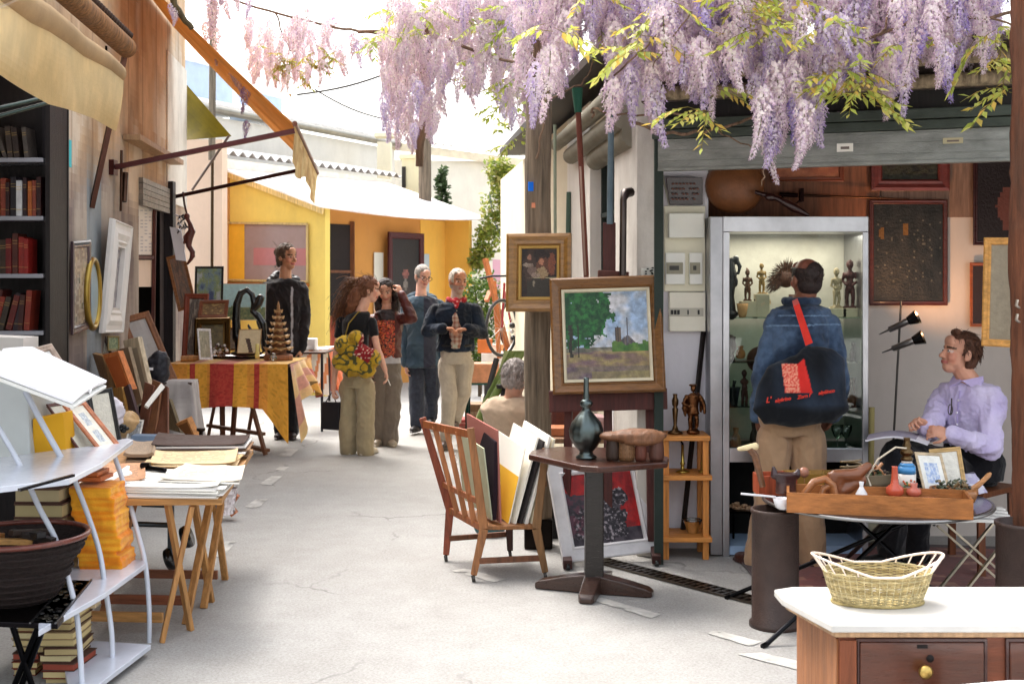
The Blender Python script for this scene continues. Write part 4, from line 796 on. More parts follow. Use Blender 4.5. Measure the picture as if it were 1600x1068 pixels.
# ---- display cabinet
vt = thing('display_cabinet', 'tall grey aluminium glass cabinet full of carved statuettes', 'cabinet', (1.62, 7.3, 0)); AL = (.80, .80, .82); Yc = 7.08
def cx(px): return (px-CX)/F*Yc
def cz(py): return CH+(HY-py)/F*Yc
xa, xb, zt = cx(1130), cx(1357), cz(338)
def cb(px0, py0, px1, py1, y0, y1, c=AL, nm='rail'):
    m = MB(c); m.box(((cx(px0)+cx(px1))/2, (y0+y1)/2, (cz(py0)+cz(py1))/2), (cx(px1)-cx(px0), y1-y0, cz(py0)-cz(py1))); return m
cb(1130, 338, 1357, 362, Yc, 7.5).build('top_rail', 'metal', vt, bevel=.003)
for a, b in ((1130, 1140), (1348, 1357)): cb(a, 362.2, b, 872, Yc, Yc+.035).build('upright', 'metal', vt, bevel=.003)
cb(1140.2, 700, 1347.8, 722, Yc+.002, Yc+.03).build('bottom_rail', 'metal', vt, bevel=.003)
m = MB((.70, .70, .72)); m.prism([(cx(1130)-.002, Yc+.001, .01), (cx(1130)-.002, 7.55, .01), (cx(1130)-.06, 7.55, .01), (cx(1130)-.075, Yc+.001, .01)], (0, 0, zt-.01)); m.build('side_panel', 'metal', vt, bevel=.004)
m = MB((.70, .70, .72)); m.box((cx(1353), 7.32, zt/2), (.02, .38, zt-.02)); m.build('side_panel', 'metal', vt)
m = MB((.74, .72, .68)); m.box((cx(1244), 7.52, (cz(362)+cz(700))/2), (xb-xa-.05, .01, cz(362)-cz(700))); m.build('back_panel', 'matt', vt)
m = MB((.20, .20, .20)); m.box((cx(1244), 7.3, cz(705)), (xb-xa-.06, .4, .015)); m.build('floor_board', 'matt', vt)
m = MB((.05, .05, .05)); m.box((cx(1244), 7.46, cz(797)), (xb-xa-.05, .02, cz(722)-cz(868))); m.build('lower_panel', 'matt', vt)
m = MB((.62, .72, .84)); m.box((cx(1244), 7.3, .035), (xb-xa-.04, .42, .05)); m.build('plinth', 'matt', vt)
for py in (497, 567, 637):
    m = MB((.6, .8, .7)); m.box((cx(1244), 7.32, cz(py)), (xb-xa-.06, .34, .008)); m.build('glass_shelf', 'shelfglass', vt)
m = MB((.9, .9, .9)); m.box((cx(1244), Yc+.015, (cz(362)+cz(700))/2), (cx(1348)-cx(1140), .005, cz(362)-cz(700))); m.build('glass_door', 'glass', vt)
lt_ = bpy.data.lights.new('cabinet_light', 'AREA'); lt_.energy = 1.6; lt_.color = (1, .90, .76); lt_.shape = 'RECTANGLE'; lt_.size = .7; lt_.size_y = .15; lo = bpy.data.objects.new('cabinet_light', lt_); COL.objects.link(lo); lo.location = (cx(1244), 7.3, cz(366))
def cabstat(px, ps_, ptop, col, kind, lab, **k):
    s = ptop; return place_statue('wooden_statuette', lab, px, ps_, ptop, 7.26, col, kind, rnd.uniform(-.4, .4), **k)
B1, B2 = (.28, .16, .12), (.42, .28, .18)
cabstat(1168, 470, 420, (.36, .22, .14), 2, 'brown kneeling statuette on a block, second from the left on the top shelf')
cabstat(1190, 459, 410, (.58, .46, .26), 1, 'golden tan statuette raised highest on the top shelf')
cabstat(1307, 481, 417, (.66, .60, .48), 0, 'pale grey wooden statuette beside the darkest one at the cabinet right')
cabstat(1328, 481, 404, (.30, .14, .14), 0, 'tall dark red statuette at the far right of the cabinet')
cabstat(1180, 496, 466, (.20, .13, .11), 0, 'tiny black statuette standing low on the top shelf')
cabstat(1198, 495, 456, (.70, .58, .40), 1, 'squat beige and brown striped statuette near the back of the big head ornament')
cabstat(1163, 635, 576, (.30, .14, .10), 0, 'slim dark brown statuette on the third shelf', arms=False)
# heights below: blocks under the raised ones
for px, p0, p1, wd in ((1168, 470, 496, .09), (1190, 459, 496, .08), (1307, 481, 496, .10), (1328, 481, 496, .11)):
    m = MB((.78, .74, .64)); b = W(px, p1-1, 7.26); hh = (p1-1-p0)*7.26/F; m.box(b+V((0, 0, hh/2)), (wd, .09, hh)); solo('plinth_block', m, 'matt', {1168: 'pale block under the brown kneeling statuette', 1190: 'pale block under the golden tan statuette', 1307: 'pale block under the grey statuette', 1328: 'pale block under the dark red statuette'}[px], 'block', bevel=.004)
t = thing('hornbill_carving', 'black bird carving with a long curved beak on the top shelf, far left', 'carving', W(1142, 496, 7.25)); mb = MB((.13, .12, .13)); c = lambda x, y: W(x, y, 7.25)
mb.limb([c(1143, 492), c(1140, 462), c(1143, 430), c(1140, 412)], [.03, .028, .032, .03]); mb.limb([c(1139, 410), c(1150, 404), c(1156, 416), c(1154, 428)], [.025, .02, .013, .006]); mb.ell(c(1143, 490), (.045, .04, .02)); mb.ell(c(1150, 440), (.012, .02, .03)); remesh('body', mb, 'woodgloss', t, .005, 1, None, lambda p: (.12, .12, .14))
def urn(name, lab, cat, px, pb, pt_, Y, r, col, mat='matt', prof=None):
    b = W(px, pb, Y); H = (pb-pt_)*Y/F; prof = prof or [(.6, 0), (.95, .15), (1, .4), (.8, .62), (.45, .75), (.55, .9), (.62, 1), (.5, .98)]; mb = MB(col)
    mb.lathe(b, [(a*r, z*H) for a, z in prof], 20); return solo(name, mb, mat, lab, cat)
for px, pb, pt_, r, c, k, lb in ((1200, 565, 548, .022, (.5, .3, .2), 'small_jar', 'small brown jar at the back of the second shelf'), (1334, 565, 535, .026, (.22, .2, .2), 'dark_jar', 'dark jar on the second shelf at the cabinet right'), (1318, 566, 548, .02, (.8, .78, .72), 'white_jar', 'little white jar on the second shelf right of the man'),
    (1178, 635, 612, .024, (.42, .26, .16), 'wooden_cup', 'wooden cup on the third shelf beside the slim statuette'), (1332, 636, 590, .03, (.30, .18, .12), 'tall_carved_pot', 'tall carved pot on the third shelf at the cabinet right'), (1150, 702, 668, .03, (.55, .42, .28), 'bottom_gourd', 'ochre gourd on the cabinet bottom at the left'), (1178, 702, 660, .026, (.2, .14, .12), 'bottom_jug', 'dark jug on the cabinet bottom beside the ochre gourd')): urn(k, lb, 'jar', px, pb, pt_, 7.28, r, c, 'wood')
urn('clay_cup', 'small ochre clay cup on the top shelf of the cabinet', 'cup', 1160, 496, 474, 7.22, .035, (.72, .55, .36), prof=[(.5, 0), (.75, .3), (1, 1), (.85, .98), (.6, .3)])
urn('gourd_bottle', 'small ochre gourd on the second shelf', 'gourd', 1157, 560, 540, 7.24, .03, (.66, .44, .24))
urn('carved_bust', 'dark carved head at the left end of the second shelf', 'carving', 1141, 565, 523, 7.24, .038, (.26, .14, .10), 'wood', [(.9, 0), (.7, .15), (.5, .3), (.9, .45), (1, .6), (.8, .8), (.9, .92), (.3, 1)])
urn('black_mortar', 'black mortar with pestle on the third shelf', 'mortar', 1145, 636, 604, 7.22, .045, (.10, .12, .12), 'gloss', [(.5, 0), (.6, .1), (.8, .6), (1, .95), (1.05, 1), (.9, .98)])
m = MB((.10, .11, .11)); m.tube([W(1145, 610, 7.22), W(1148, 594, 7.22)], [.006, .012], 8); solo('pestle', m, 'gloss', 'black pestle standing in the black mortar', 'pestle')
m = MB((.34, .20, .14)); m.lathe(W(1188, 562, 7.3), [(.08, -.02), (.08, .02)], 26, M=Matrix.Rotation(R(90), 3, 'X')); solo('round_carved_disc', m, 'wood', 'brown carved disc standing on the second shelf behind the man in denim', 'carving')
m = MB((.36, .24, .18)); m.box(W(1163, 566.5-2, 7.24), (.14, .08, .012)); solo('wooden_slab', m, 'wood', 'thin wooden slab on the second glass shelf', 'block')
# feathered headdress behind the man's head
t = thing('feather_headdress', 'bushy dark brown feather headdress on the top shelf behind the man', 'headdress', W(1240, 496, 7.33)); mb = MB((.28, .16, .12)); mb.ell(W(1228, 434, 7.38), (.06, .04, .06)); mb.lathe(W(1240, 496, 7.36), [(.05, 0), (.03, .05), (.03, .14)], 14); mb.build('core', 'hair', t)
mb = MB((.32, .19, .13)); c = W(1230, 438, 7.36)
for i in range(1500):
    a = rnd.uniform(-.5, math.pi+.5); r = rnd.uniform(.02, .10); L0 = rnd.uniform(.02, .05); d = V((math.cos(a), rnd.uniform(-.25, .1), math.sin(a))).normalized(); p = c+d*r; e = p+d*L0+V((0, 0, -.03*abs(math.cos(a)))); s = d.cross(V((0, 1, 0))).normalized()*.002
    mb.add([p-s, p+s, e+s*.3, e-s*.3], [(0, 1, 2, 3)], False, mixc((.17, .10, .08), (.40, .26, .18), rnd.random()**2))
mb.build('feathers', 'hair', t, recalc=False)
for px, lab in ((1322, 'clear wine glass on the cabinet bottom'), (1308, 'second clear wine glass on the cabinet bottom, nearer the man')):
    m = MB((.9, .9, .9)); m.lathe(W(px, 703, 7.24), [(.03, 0), (.004, .006), (.004, .07), (.02, .085), (.034, .12), (.036, .15), (.034, .15)], 16); solo('wine_glass', m, 'bottleglass', lab, 'glass')
m = MB((.85, .85, .82)); m.lathe(W(1345, 560, 7.2), [(.012, 0), (.012, .06), (.006, .065)], 10); solo('white_candle', m, 'paper', 'short white candle on the second shelf at the cabinet right', 'candle')
mb = MB((.82, .66, .52))
for i in range(12): a = rnd.uniform(0, 6.28); mb.ell(W(1157, 790, 7.30)+V((rnd.uniform(-.055, .055), rnd.uniform(-.02, .02), rnd.uniform(-.02, .02))), (.022, .012, .010), rotM(a, a*.4), 8, 6)
solo('shell_pile', mb, 'gloss', 'handful of pale shells in the dark space under the cabinet', 'shells')
t = thing('black_stand', 'low black metal stand in the space under the cabinet', 'stand', W(1158, 855, 7.2)); mb = MB((.04, .04, .05)); c0_ = W(1158, 797, 7.3)
mb.box(c0_, (.17, .12, .012)); mb.build('tray', 'metal', t)
for dx in (-.05, .05): m = MB((.04, .04, .05)); b = V((c0_.x+dx, 7.28, .065)); m.tube([b, V((b.x, b.y, c0_.z))], .007, 6); m.build('leg', 'metal', t)
# ---- gourd lute, sword
t = thing('gourd_lute', 'large round gourd lute with a dark neck lying on the cabinet', 'instrument', W(1148, 337, 7.3)); c = W(1148, 290, 7.3)
mb = MB((.50, .31, .18)); mb.ell(c+V((0, 0, .0)), (.178, .12, .172), seg=28, rings=16); mb.build('body', 'leather', t)
mb = MB((.20, .09, .08)); mb.tube([W(1180, 300, 7.17), W(1215, 310, 7.13), W(1240, 324, 7.12), W(1264, 337, 7.12)], [.012, .017, .026, .012], 12); mb.ell(W(1204, 308, 7.14), (.035, .02, .024)); mb.build('neck', 'woodgloss', t)
t = thing('antique_sword', 'thin sword with a dark hilt hanging level on the back wall', 'sword', W(1240, 306, 7.55)); mb = MB((.30, .22, .18)); mb.tube([W(1250, 305, 7.58), W(1420, 311, 7.6)], [.009, .003], 8); mb.build('blade', 'metal', t)
mb = MB((.16, .10, .10)); mb.tube([W(1218, 304, 7.58), W(1246, 305, 7.58)], .014, 8); mb.box(W(1252, 305, 7.58), (.02, .05, .085)); mb.tube([W(1222, 306, 7.57), W(1228, 317, 7.56), W(1244, 318, 7.56), W(1252, 310, 7.57)], .005, 6); mb.build('hilt', 'metal', t)
# ---- paintings on the back wall
Yw = 7.62
def wf_(name, label, x0, y0, x1, y1, bw, fc, pic, **k): return framed(name, label, 'painting', W(x0, y1, k.pop('Y', Yw)), W(x1, y1, k.pop('Y2', Yw)), W(x0, y0, k.pop('Y3', Yw)), bw, fc, pic, **k)
def nightp(u, v):
    n = fbm(u*8, v*8, 11); c = mixc((.07, .08, .08), (.15, .15, .15), .5+n)
    if rnd.random() < .05 and .2 < v < .85 and abs((u*9) % 1-.5) < .25: c = mixc(c, (.5, .48, .42), .5)
    for cx_, cy_ in ((.12, .70), (.46, .74)):
        if ((u-cx_)/.04)**2+((v-cy_)/.07)**2 < 1: c = (.40, .28, .10)
    return c
wf_('night_painting', 'big almost black painting in a dark red frame right of the cabinet', 1358, 312, 1480, 477, .028, (.30, .12, .09), nightp, mat='woodgloss', res=(40, 50))
wf_('maroon_framed_painting', 'maroon framed painting partly behind the shutter above the black painting', 1360, 215, 1482, 298, .07, (.42, .20, .19), blotch([(.15, .12, .1), (.2, .2, .12), (.1, .1, .08)], 5, 2), mat='woodgloss')
wf_('orange_framed_picture', 'plain picture in a thin orange brown frame above the cabinet', 1205, 200, 1318, 284, .03, (.52, .26, .15), blotch([(.80, .50, .34), (.62, .34, .24)], 3, 7), mat='woodgloss')
def nude(u, v):
    c = (.12, .06, .06); n = fbm(u*5, v*5, 3)
    if ((u-.75)/.30)**2+((v-.35)/.2)**2+n < .9: c = mixc((.52, .26, .20), (.25, .1, .1), .5+n*2)
    if ((u-.35)/.12)**2+((v-.35)/.28)**2+n < .9: c = (.45, .25, .20)
    return c
wf_('dark_red_painting', 'dark red brown painting high at the right end of the back wall', 1520, 210, 1668, 383, .03, (.22, .08, .08), nude, mat='woodgloss', res=(34, 40))
wf_('narrow_frame', 'narrow orange wooden frame edge below the dark red painting', 1515, 410, 1545, 510, .02, (.62, .32, .16), lambda u, v: (.2, .12, .1), mat='woodgloss', res=(2, 2))
framed('canvas_stretcher', 'back of a pale canvas in a light wood stretcher hanging in the shop mouth', 'canvas', W(1534, 540, 6.1), W(1650, 546, 5.9), W(1534, 371, 6.1), .036, (.82, .60, .32), lambda u, v: mixc((.62, .58, .50), (.42, .36, .30), u*.5+rnd.random()*.1), mat='woodx', res=(20, 24))
# ---- lamp stand with two spots
t = thing('spot_lamp', 'floor lamp with two lit black and silver spot heads on a thin pole', 'lamp', (2.28, 7.4, 0)); c0_, c1_ = W(1408, 470, 7.35), W(1396, 690, 7.35)
mb = MB((.35, .34, .33)); p0_ = V((c1_.x-.02, 7.35, .01)); mb.tube([c0_, c1_, p0_], .007, 8); mb.build('pole', 'metal', t)
mb = MB((.2, .2, .2)); mb.lathe(p0_, [(.12, -.008), (.12, .006), (.01, .014)], 24); mb.build('base', 'metal', t)
for (a, b) in (((1374, 522), (1422, 500)), ((1378, 551), (1430, 531))):
    mb = MB((.70, .70, .70)); A_, B_ = W(*a, 7.3), W(*b, 7.22); mb.tube([A_, A_.lerp(B_, .3), A_.lerp(B_, .32), B_], [.004, .006, .018, .022], 14); lp = mb.build('spot_head', 'metal', t)
    d = (B_-A_).normalized(); mb = MB((.06, .06, .06)); mb.tube([B_-d*.01, B_+d*.05], [.026, .044], 16, caps=False); mb.tube([B_-d*.012, B_-d*.009], [.026, .026], 16); mb.build('hood', 'gloss', lp)
    mb = MB(); mb.lathe(B_+d*.035, [(.036, 0), (.036, .002)], 14, M=d.to_track_quat('Z', 'Y').to_matrix()); mb.build('bulb', 'bulb', lp)
    q = bpy.data.lights.new('spot_light', 'SPOT'); q.energy = 7; q.color = (1, .50, .22); q.spot_size = R(125); q.spot_blend = .8; q.shadow_soft_size = .04; qo = bpy.data.objects.new('spot_light', q); COL.objects.link(qo); qo.location = B_+d*.055
    aim = V((d.x*.3+.25, .55, 1.0)) if a[0] == 1378 else V((-.55, .45, 1.0)); qo.rotation_euler = (-aim.normalized()).to_track_quat('Z', 'Y').to_euler()
# ---- pale boards leaning at the back of the shop, yellow tube
framed('pale_drawing', 'pale drawing in a thin frame leaning low against the shop back wall', 'picture', W(1300, 862, 7.5), W(1445, 858, 7.5), W(1300, 745, 7.6), .02, (.45, .26, .18), blotch([(.72, .70, .60), (.60, .60, .52), (.78, .75, .66)], 5, 9), res=(24, 20))
mb = MB((.80, .74, .50)); mb.tube([W(1362, 636, 7.45), W(1361, 725, 7.45)], .018, 10); solo('rolled_poster', mb, 'paper', 'upright yellowish rolled poster beside the cabinet', 'poster')
# ---- round bistro table
bt = thing('bistro_table', 'round folding metal table with a grey rim covered in bric a brac', 'table', (1.72, 5.75, 0)); tc = V((1.72, 5.75, .575))
mb = MB((.16, .14, .15)); mb.lathe(tc+V((0, 0, -.014)), [(.505, 0), (.52, .002), (.52, .014), (.51, .016), (0, .014)], 72); mb.build('table_top', 'gloss', bt)
mb = MB((.62, .62, .62)); mb.tube([tc+V((math.cos(a)*.522, math.sin(a)*.522, -.008)) for a in np.linspace(0, 2*math.pi, 73)[:-1]], .009, 8, closed=True); mb.build('rim', 'metal', bt)
for f_, tp in ((G(1197, 1010), (1470, 800)), (V((1.10, 6.15, 0)), (1520, 800)), (G(1290, 905)*1, (1255, 800)), (V((2.12, 5.38, 0)), (1300, 805))):
    mb = MB((.13, .13, .14)); q = V((tc.x+(tc.x-f_.x)*.45, tc.y+(tc.y-f_.y)*.3, .56)); mb.tube([f_+V((0, 0, .01)), f_.lerp(q, .5), q], .011, 8); mb.tube([f_+V((-.02, -.02, .008)), f_+V((.0, 0, .012))], .012, 8); mb.build('leg', 'metal', bt)
# ---- on the table
def slab_tray():
    t = thing('wooden_tray', 'long shallow wooden tray in front on the round table', 'tray', V((1.63, 5.42, .577))); A_, B_ = Zp(1229, 800, .577), Zp(1521, 812, .577); d = (B_-A_).normalized(); n = V((-d.y, d.x, 0)); Lx = (B_-A_).length; C = (.66, .42, .22)
    for nm, m in (('front_panel', MB(C).prism([A_, B_, B_+n*.012, A_+n*.012], (0, 0, .088))), ('back_panel', MB(C).prism([A_+n*.24, B_+n*.24, B_+n*.252, A_+n*.252], (0, 0, .088))), ('end_panel', MB(C).prism([A_+n*.0121, A_+d*.012+n*.0121, A_+d*.012+n*.2399, A_+n*.2399], (0, 0, .088))),
                  ('end_panel', MB(C).prism([B_-d*.012+n*.0121, B_+n*.0121, B_+n*.2399, B_-d*.012+n*.2399], (0, 0, .088))), ('bottom', MB((.5, .32, .18)).prism([A_+d*.0121+n*.0121, B_-d*.0121+n*.0121, B_-d*.0121+n*.2399, A_+d*.0121+n*.2399], (0, 0, .008)))): m.build(nm, 'woodx', t)
    return A_, B_, d, n
tA, tB, td, tn = slab_tray(); zt_ = .59
def on(px, py, z=.577): return Zp(px, py, z)
# boot-shaped wooden lasts
def last(name, lab, c, L0, hg, col, rz, roll=0):
    mb = MB(col); M = rotM(rz); q = lambda x, y, z: c+M@V((x, y, z))
    mb.limb([q(-L0*.42, 0, hg*.95), q(-L0*.38, 0, hg*.35)], [.036, .034]); mb.limb([q(-L0*.38, 0, .035), q(-L0*.1, 0, .038), q(L0*.25, 0, .026), q(L0*.5, 0, .02)], [.034, .034, .03, .018]); mb.limb([q(-L0*.3, 0, hg*.5), q(L0*.02, 0, .05)], [.034, .03]); t = thing(name, lab, 'shoe last', c); return remesh('body', mb, 'woodgloss', t, .005, 2)
def notch(name, lab, px, py, wd, hg, col, Y):
    c = W(px, py, Y); mb = MB(col); t = thing(name, lab, 'carving', c)
    mb.loft([(c, (wd*.42, 0, 0), (0, .035, 0)), (c+V((0, 0, hg*.5)), (wd*.40, 0, 0), (0, .034, 0)), (c+V((0, 0, hg*.8)), (wd*.5, 0, 0), (0, .04, 0))]); mb.limb([c+V((-wd*.45, 0, hg*.72)), c+V((-wd*.5, 0, hg))], [.02, .009]); mb.limb([c+V((wd*.42, 0, hg*.72)), c+V((wd*.5, 0, hg*.9))], [.02, .009]); remesh('body', mb, 'woodgloss', t, .005, 1, None, lambda p: mixc(col, (.55, .35, .25), max(0, (c.z+hg*.6-p.z)*6)))
notch('notched_wood_mould', 'dark purple brown notched wood mould at the left of the table', 1228, 771, .115, .12, (.22, .14, .15), 5.62)
mb = MB((.50, .30, .19)); c = W(1305, 768, 5.58); c.z = .59; t = thing('wooden_boot_mould', 'reddish brown wooden boot mould in the middle of the tray', 'shoe last', c)
mb.loft([(c+V((0, 0, 0)), (.05, 0, 0), (0, .03, 0)), (c+V((0, 0, .10)), (.045, 0, 0), (0, .03, 0)), (c+V((.02, 0, .135)), (.055, 0, 0), (0, .03, 0))]); mb.limb([c+V((0, 0, .12)), c+V((.10, 0, .125)), c+V((.15, 0, .165))], [.03, .032, .02]); mb.limb([c+V((.03, 0, .05)), c+V((.12, 0, .10))], [.03, .025]); remesh('body', mb, 'woodgloss', t, .005, 2)
# wooden ring-handled iron
mb = MB((.62, .40, .24)); c = W(1275, 763, 5.5); c.z = .60; mb.tube([c+V((-.055+.0, 0, .0)), c+V((-.05, 0, .045)), c+V((-.01, 0, .095)), c+V((.04, 0, .11)), c+V((.075, 0, .08)), c+V((.085, 0, .02))], [.017, .017, .018, .018, .018, .02], 12); mb.tube([c+V((.02, 0, .015)), c+V((.035, 0, .065)), c+V((.07, 0, .085))], .014, 10); solo('curved_wood_handle', mb, 'woodgloss', 'curved light wood handle arching over the left end of the tray', 'handle')
# antler-handled stick in red box at left
t = thing('red_box', 'open red lacquer box at the left end of the round table', 'box', on(1218, 785)); mb = MB((.62, .28, .16)); a = Zp(1186, 768, .60); b = Zp(1300, 764, .60); 
mb.prism([a, b, b+V((0, .012, 0)), a+V((0, .012, 0))], (0, 0, .072)); mb.prism([a+V((0, .012, 0)), a+V((.012, .012, 0)), a+V((.012, .14, 0)), a+V((0, .14, 0))], (0, 0, .072)); mb.prism([a+V((0, .14, 0)), b+V((0, .14, 0)), b+V((0, .152, 0)), a+V((0, .152, 0))], (0, 0, .072)); mb.prism([a, b, b+V((0, .15, 0)), a+V((0, .15, 0))], (0, 0, -.02)); mb.build('body', 'wood', t)
mb = MB((.90, .82, .64)); mb.tube([W(1192, 760, 5.72), W(1180, 712, 5.72), W(1172, 700, 5.72)], [.014, .017, .018], 10, col=(.45, .30, .2)); mb.limb([W(1180, 697, 5.72), W(1155, 701, 5.72)], [.018, .010]); solo('horn_handled_stick', mb, 'woodgloss', 'short stick with a pale horn handle standing in the red box', 'stick')
mb = MB((.90, .78, .20))
for i in range(130):
    p = W(rnd.uniform(1232, 1322), 733, 5.9)+V((0, rnd.uniform(-.06, .06), 0)); p.z = .645+rnd.uniform(-.012, .018); mb.ell(p, .0085, seg=7, rings=5, col=mixc((.92, .80, .18), (.70, .55, .12), rnd.random()))
for i in range(1): mb.box(W(1277, 745, 5.9)*1, (.30, .14, .05), col=(.55, .42, .2))
solo('yellow_beads', mb, 'gloss', 'heap of yellow beads in a box behind the tray', 'beads')
mb = MB((.66, .45, .36)); mb.ell(on(1256, 762, .61)+V((0, 0, .075)), .026); mb.tube([on(1256, 762, .61)+V((0, 0, .0)), on(1256, 762, .61)+V((0, 0, .06))], .012, 10); solo('wooden_ball', mb, 'woodgloss', 'pinkish wooden ball finial between the dark mould and the curved handle', 'ball')
mb = MB((.88, .88, .90)); c = on(1222, 795, .577); mb.lathe(c, [(.018, 0), (.03, .01), (.042, .05), (.038, .05), (.02, .012)], 18); mb.tube([c+V((-.03, 0, .055)), c+V((-.19, -.03, .075))], .005, 8); solo('white_ladle', mb, 'gloss', 'white enamel ladle at the left edge of the round table', 'ladle')
# painted lamp base
t = thing('painted_oil_lamp', 'white oil lamp with blue bands, a floral print and a brass burner', 'lamp', W(1417, 782, 5.62)); c = V(((1417-CX)/F*5.62, 5.62, .585))
mb = MB((.90, .89, .86)); pr_ = [(.040, 0), (.042, .012), (.036, .03), (.040, .06), (.041, .13), (.038, .165), (.026, .18), (.022, .19)]
def lc(z): return (.28, .58, .82) if z < .035 or .135 < z < .185 else (.92, .90, .87)
for i in range(len(pr_)-1):
    (r0_, z0_), (r1_, z1_) = pr_[i], pr_[i+1]; k0 = len(mb.v); mb.lathe(c, [(r0_, z0_), (r1_, z1_)], 24, col=lc((z0_+z1_)/2))
for i in range(14): a = -1.57+rnd.gauss(0, .4); mb.ell(c+V((.041*math.cos(a), .041*math.sin(a), .09+rnd.gauss(0, .016))), (.006, .006, .006), seg=6, rings=4, col=rnd.choice([(.8, .4, .25), (.35, .5, .3), (.85, .55, .3)]))
mb.build('reservoir', 'gloss', t)
mb = MB((.42, .34, .24)); mb.lathe(c+V((0, 0, .19)), [(.026, 0), (.028, .01), (.018, .02), (.03, .03), (.030, .045), (.016, .055), (.020, .07), (.014, .085), (.014, .10), (.017, .105)], 20); mb.build('burner', 'metal', t)
mb = MB((.84, .80, .72)); a = c+V((-.012, -.03, .25)); mb.tube([a, a+V((-.05, 0, .005)), a+V((-.13, .0, -.05)), a+V((-.18, 0, -.13)), a+V((-.17, -.02, -.17))], .0045, 6); solo('power_cord', mb, 'matt', 'white power cord looping down from the painted oil lamp', 'cord')
# small framed prints
def bluep(u, v):
    c = (.93, .93, .91)
    if .22 < u < .78 and .2 < v < .8: c = mixc((.62, .70, .86), (.85, .88, .92), max(0, min(1, .5+fbm(u*9, v*9, 6)*1.8)))
    return c
framed('small_blue_print', 'small framed print of blue tones propped on the round table', 'picture', W(1443, 770, 5.62), W(1486, 772, 5.66), W(1430, 706, 5.72), .014, (.78, .70, .58), bluep, res=(20, 24))
framed('small_white_frame', 'small pale wood frame behind the blue print', 'picture', W(1462, 772, 5.78), W(1512, 768, 5.75), W(1460, 701, 5.84), .020, (.80, .66, .44), lambda u, v: (.93, .92, .88), res=(2, 2))
# jars and pots
urn('red_neck_vase', 'small white vase with a long red neck on the tray', 'vase', 1398, 775, 728, 5.50, .04, (.80, .36, .26), 'gloss', [(.6, 0), (1, .12), (.95, .3), (.45, .42), (.38, .6), (.32, .95), (.36, 1)])
urn('red_topped_pot', 'small round pot with a red top on the tray', 'pot', 1428, 776, 754, 5.50, .034, (.78, .42, .34), 'gloss', [(.5, 0), (1, .3), (.9, .55), (.4, .7), (.5, 1), (.4, 1)])
urn('white_salt_pot', 'tiny white pot on the tray', 'pot', 1346, 775, 752, 5.48, .026, (.92, .92, .93), 'gloss', [(1, 0), (1, .2), (.4, .6), (.3, .7), (.45, 1), (.3, 1)])
mb = MB((.62, .56, .46)); c = on(1358, 772, .60)+V((0, .08, .03)); mb.lathe(c, [(.10, 0), (.115, .02), (.12, .055), (.125, .06), (.112, .055), (.10, .012)], 30, sx=1.15, sy=.7); 
for i in range(70): a = rnd.uniform(0, 6.28); r = rnd.random()**.5*.10; p = c+V((math.cos(a)*r*1.1, math.sin(a)*r*.65, .05+rnd.random()*.03)); mb.tube([p, p+V((rnd.uniform(-.03, .03), rnd.uniform(-.02, .02), rnd.uniform(-.01, .02)))], rnd.uniform(.004, .009), 6, col=rnd.choice([(.25, .24, .18), (.5, .45, .35), (.35, .3, .28), (.75, .7, .6), (.16, .14, .12), (.3, .36, .24)]))
solo('trinket_bowl', mb, 'matt', 'oval clay bowl full of small dark trinkets on the tray', 'bowl')
mb = MB((.66, .44, .26)); c = on(1490, 790, .577)+V((0, .0, 0)); mb.lathe(c, [(.05, 0), (.085, .02), (.10, .06), (.098, .085), (.09, .06), (.05, .01)], 26, sx=1.1, sy=.8); mb.tube([c+V((.07, 0, .06)), c+V((.13, 0, .11)), c+V((.165, .01, .14)), c+V((.175, .01, .15))], [.018, .012, .012, .005], 8, col=(.72, .50, .30))
for i in range(60): a = rnd.uniform(0, 6.28); r = rnd.random()**.5*.075; p = c+V((math.cos(a)*r*1.1, math.sin(a)*r*.8, .07+rnd.random()*.04)); mb.tube([p, p+V((rnd.uniform(-.03, .03), rnd.uniform(-.02, .02), rnd.uniform(-.01, .02)))], rnd.uniform(.003, .008), 6, col=rnd.choice([(.30, .34, .26), (.42, .44, .36), (.5, .42, .3), (.2, .2, .16)]))
solo('wooden_scoop', mb, 'woodgloss', 'light wooden scoop bowl of dried bits at the right of the tray', 'scoop')
for i, (px, py, c, lb) in enumerate(((1360, 742, (.80, .30, .15), 'orange red plastic clip'), (1373, 735, (.82, .58, .40), 'pale pink wooden peg'), (1330, 733, (.5, .42, .3), 'brown cord coil'), (1452, 785, (.75, .5, .38), 'small terracotta dish'))):
    mb = MB(c); p = W(px, py, 5.8-(i == 3)*.35)
    if i < 2: mb.tube([p+V((-.04, 0, -.03)), p+V((.02, .01, .035))], .008, 8); mb.tube([p+V((.03, 0, -.02)), p+V((-.02, .01, .03))], .007, 8)
    elif i == 2: mb.tube([p+V((.05*math.cos(a), .03*math.sin(a), .004*a)) for a in np.linspace(0, 12, 40)], .005, 6)
    else: mb.lathe(p, [(.02, 0), (.045, .02), (.04, .022)], 18)
    solo(('plastic_clip', 'wooden_peg', 'cord_coil', 'terracotta_dish')[i], mb, 'gloss', lb+' on the round table', ('clip', 'peg', 'cord', 'dish')[i])
mb = MB((.64, .62, .74)); 
def bag_(u, v): a = u*2*math.pi; r = .06+.05*v; return V(((1500-CX)/F*5.85, 5.85, .59))+V((math.cos(a)*r*1.2, math.sin(a)*r*.5, .09*(1-v)+.012*nz(u*9, v*5)))
mb.grid(bag_, 20, 6, lambda u, v: mixc((.66, .64, .76), (.8, .8, .84), rnd.random())); solo('crumpled_paper', mb, 'paper', 'crumpled lilac tissue paper near the right rim of the round table', 'paper') 
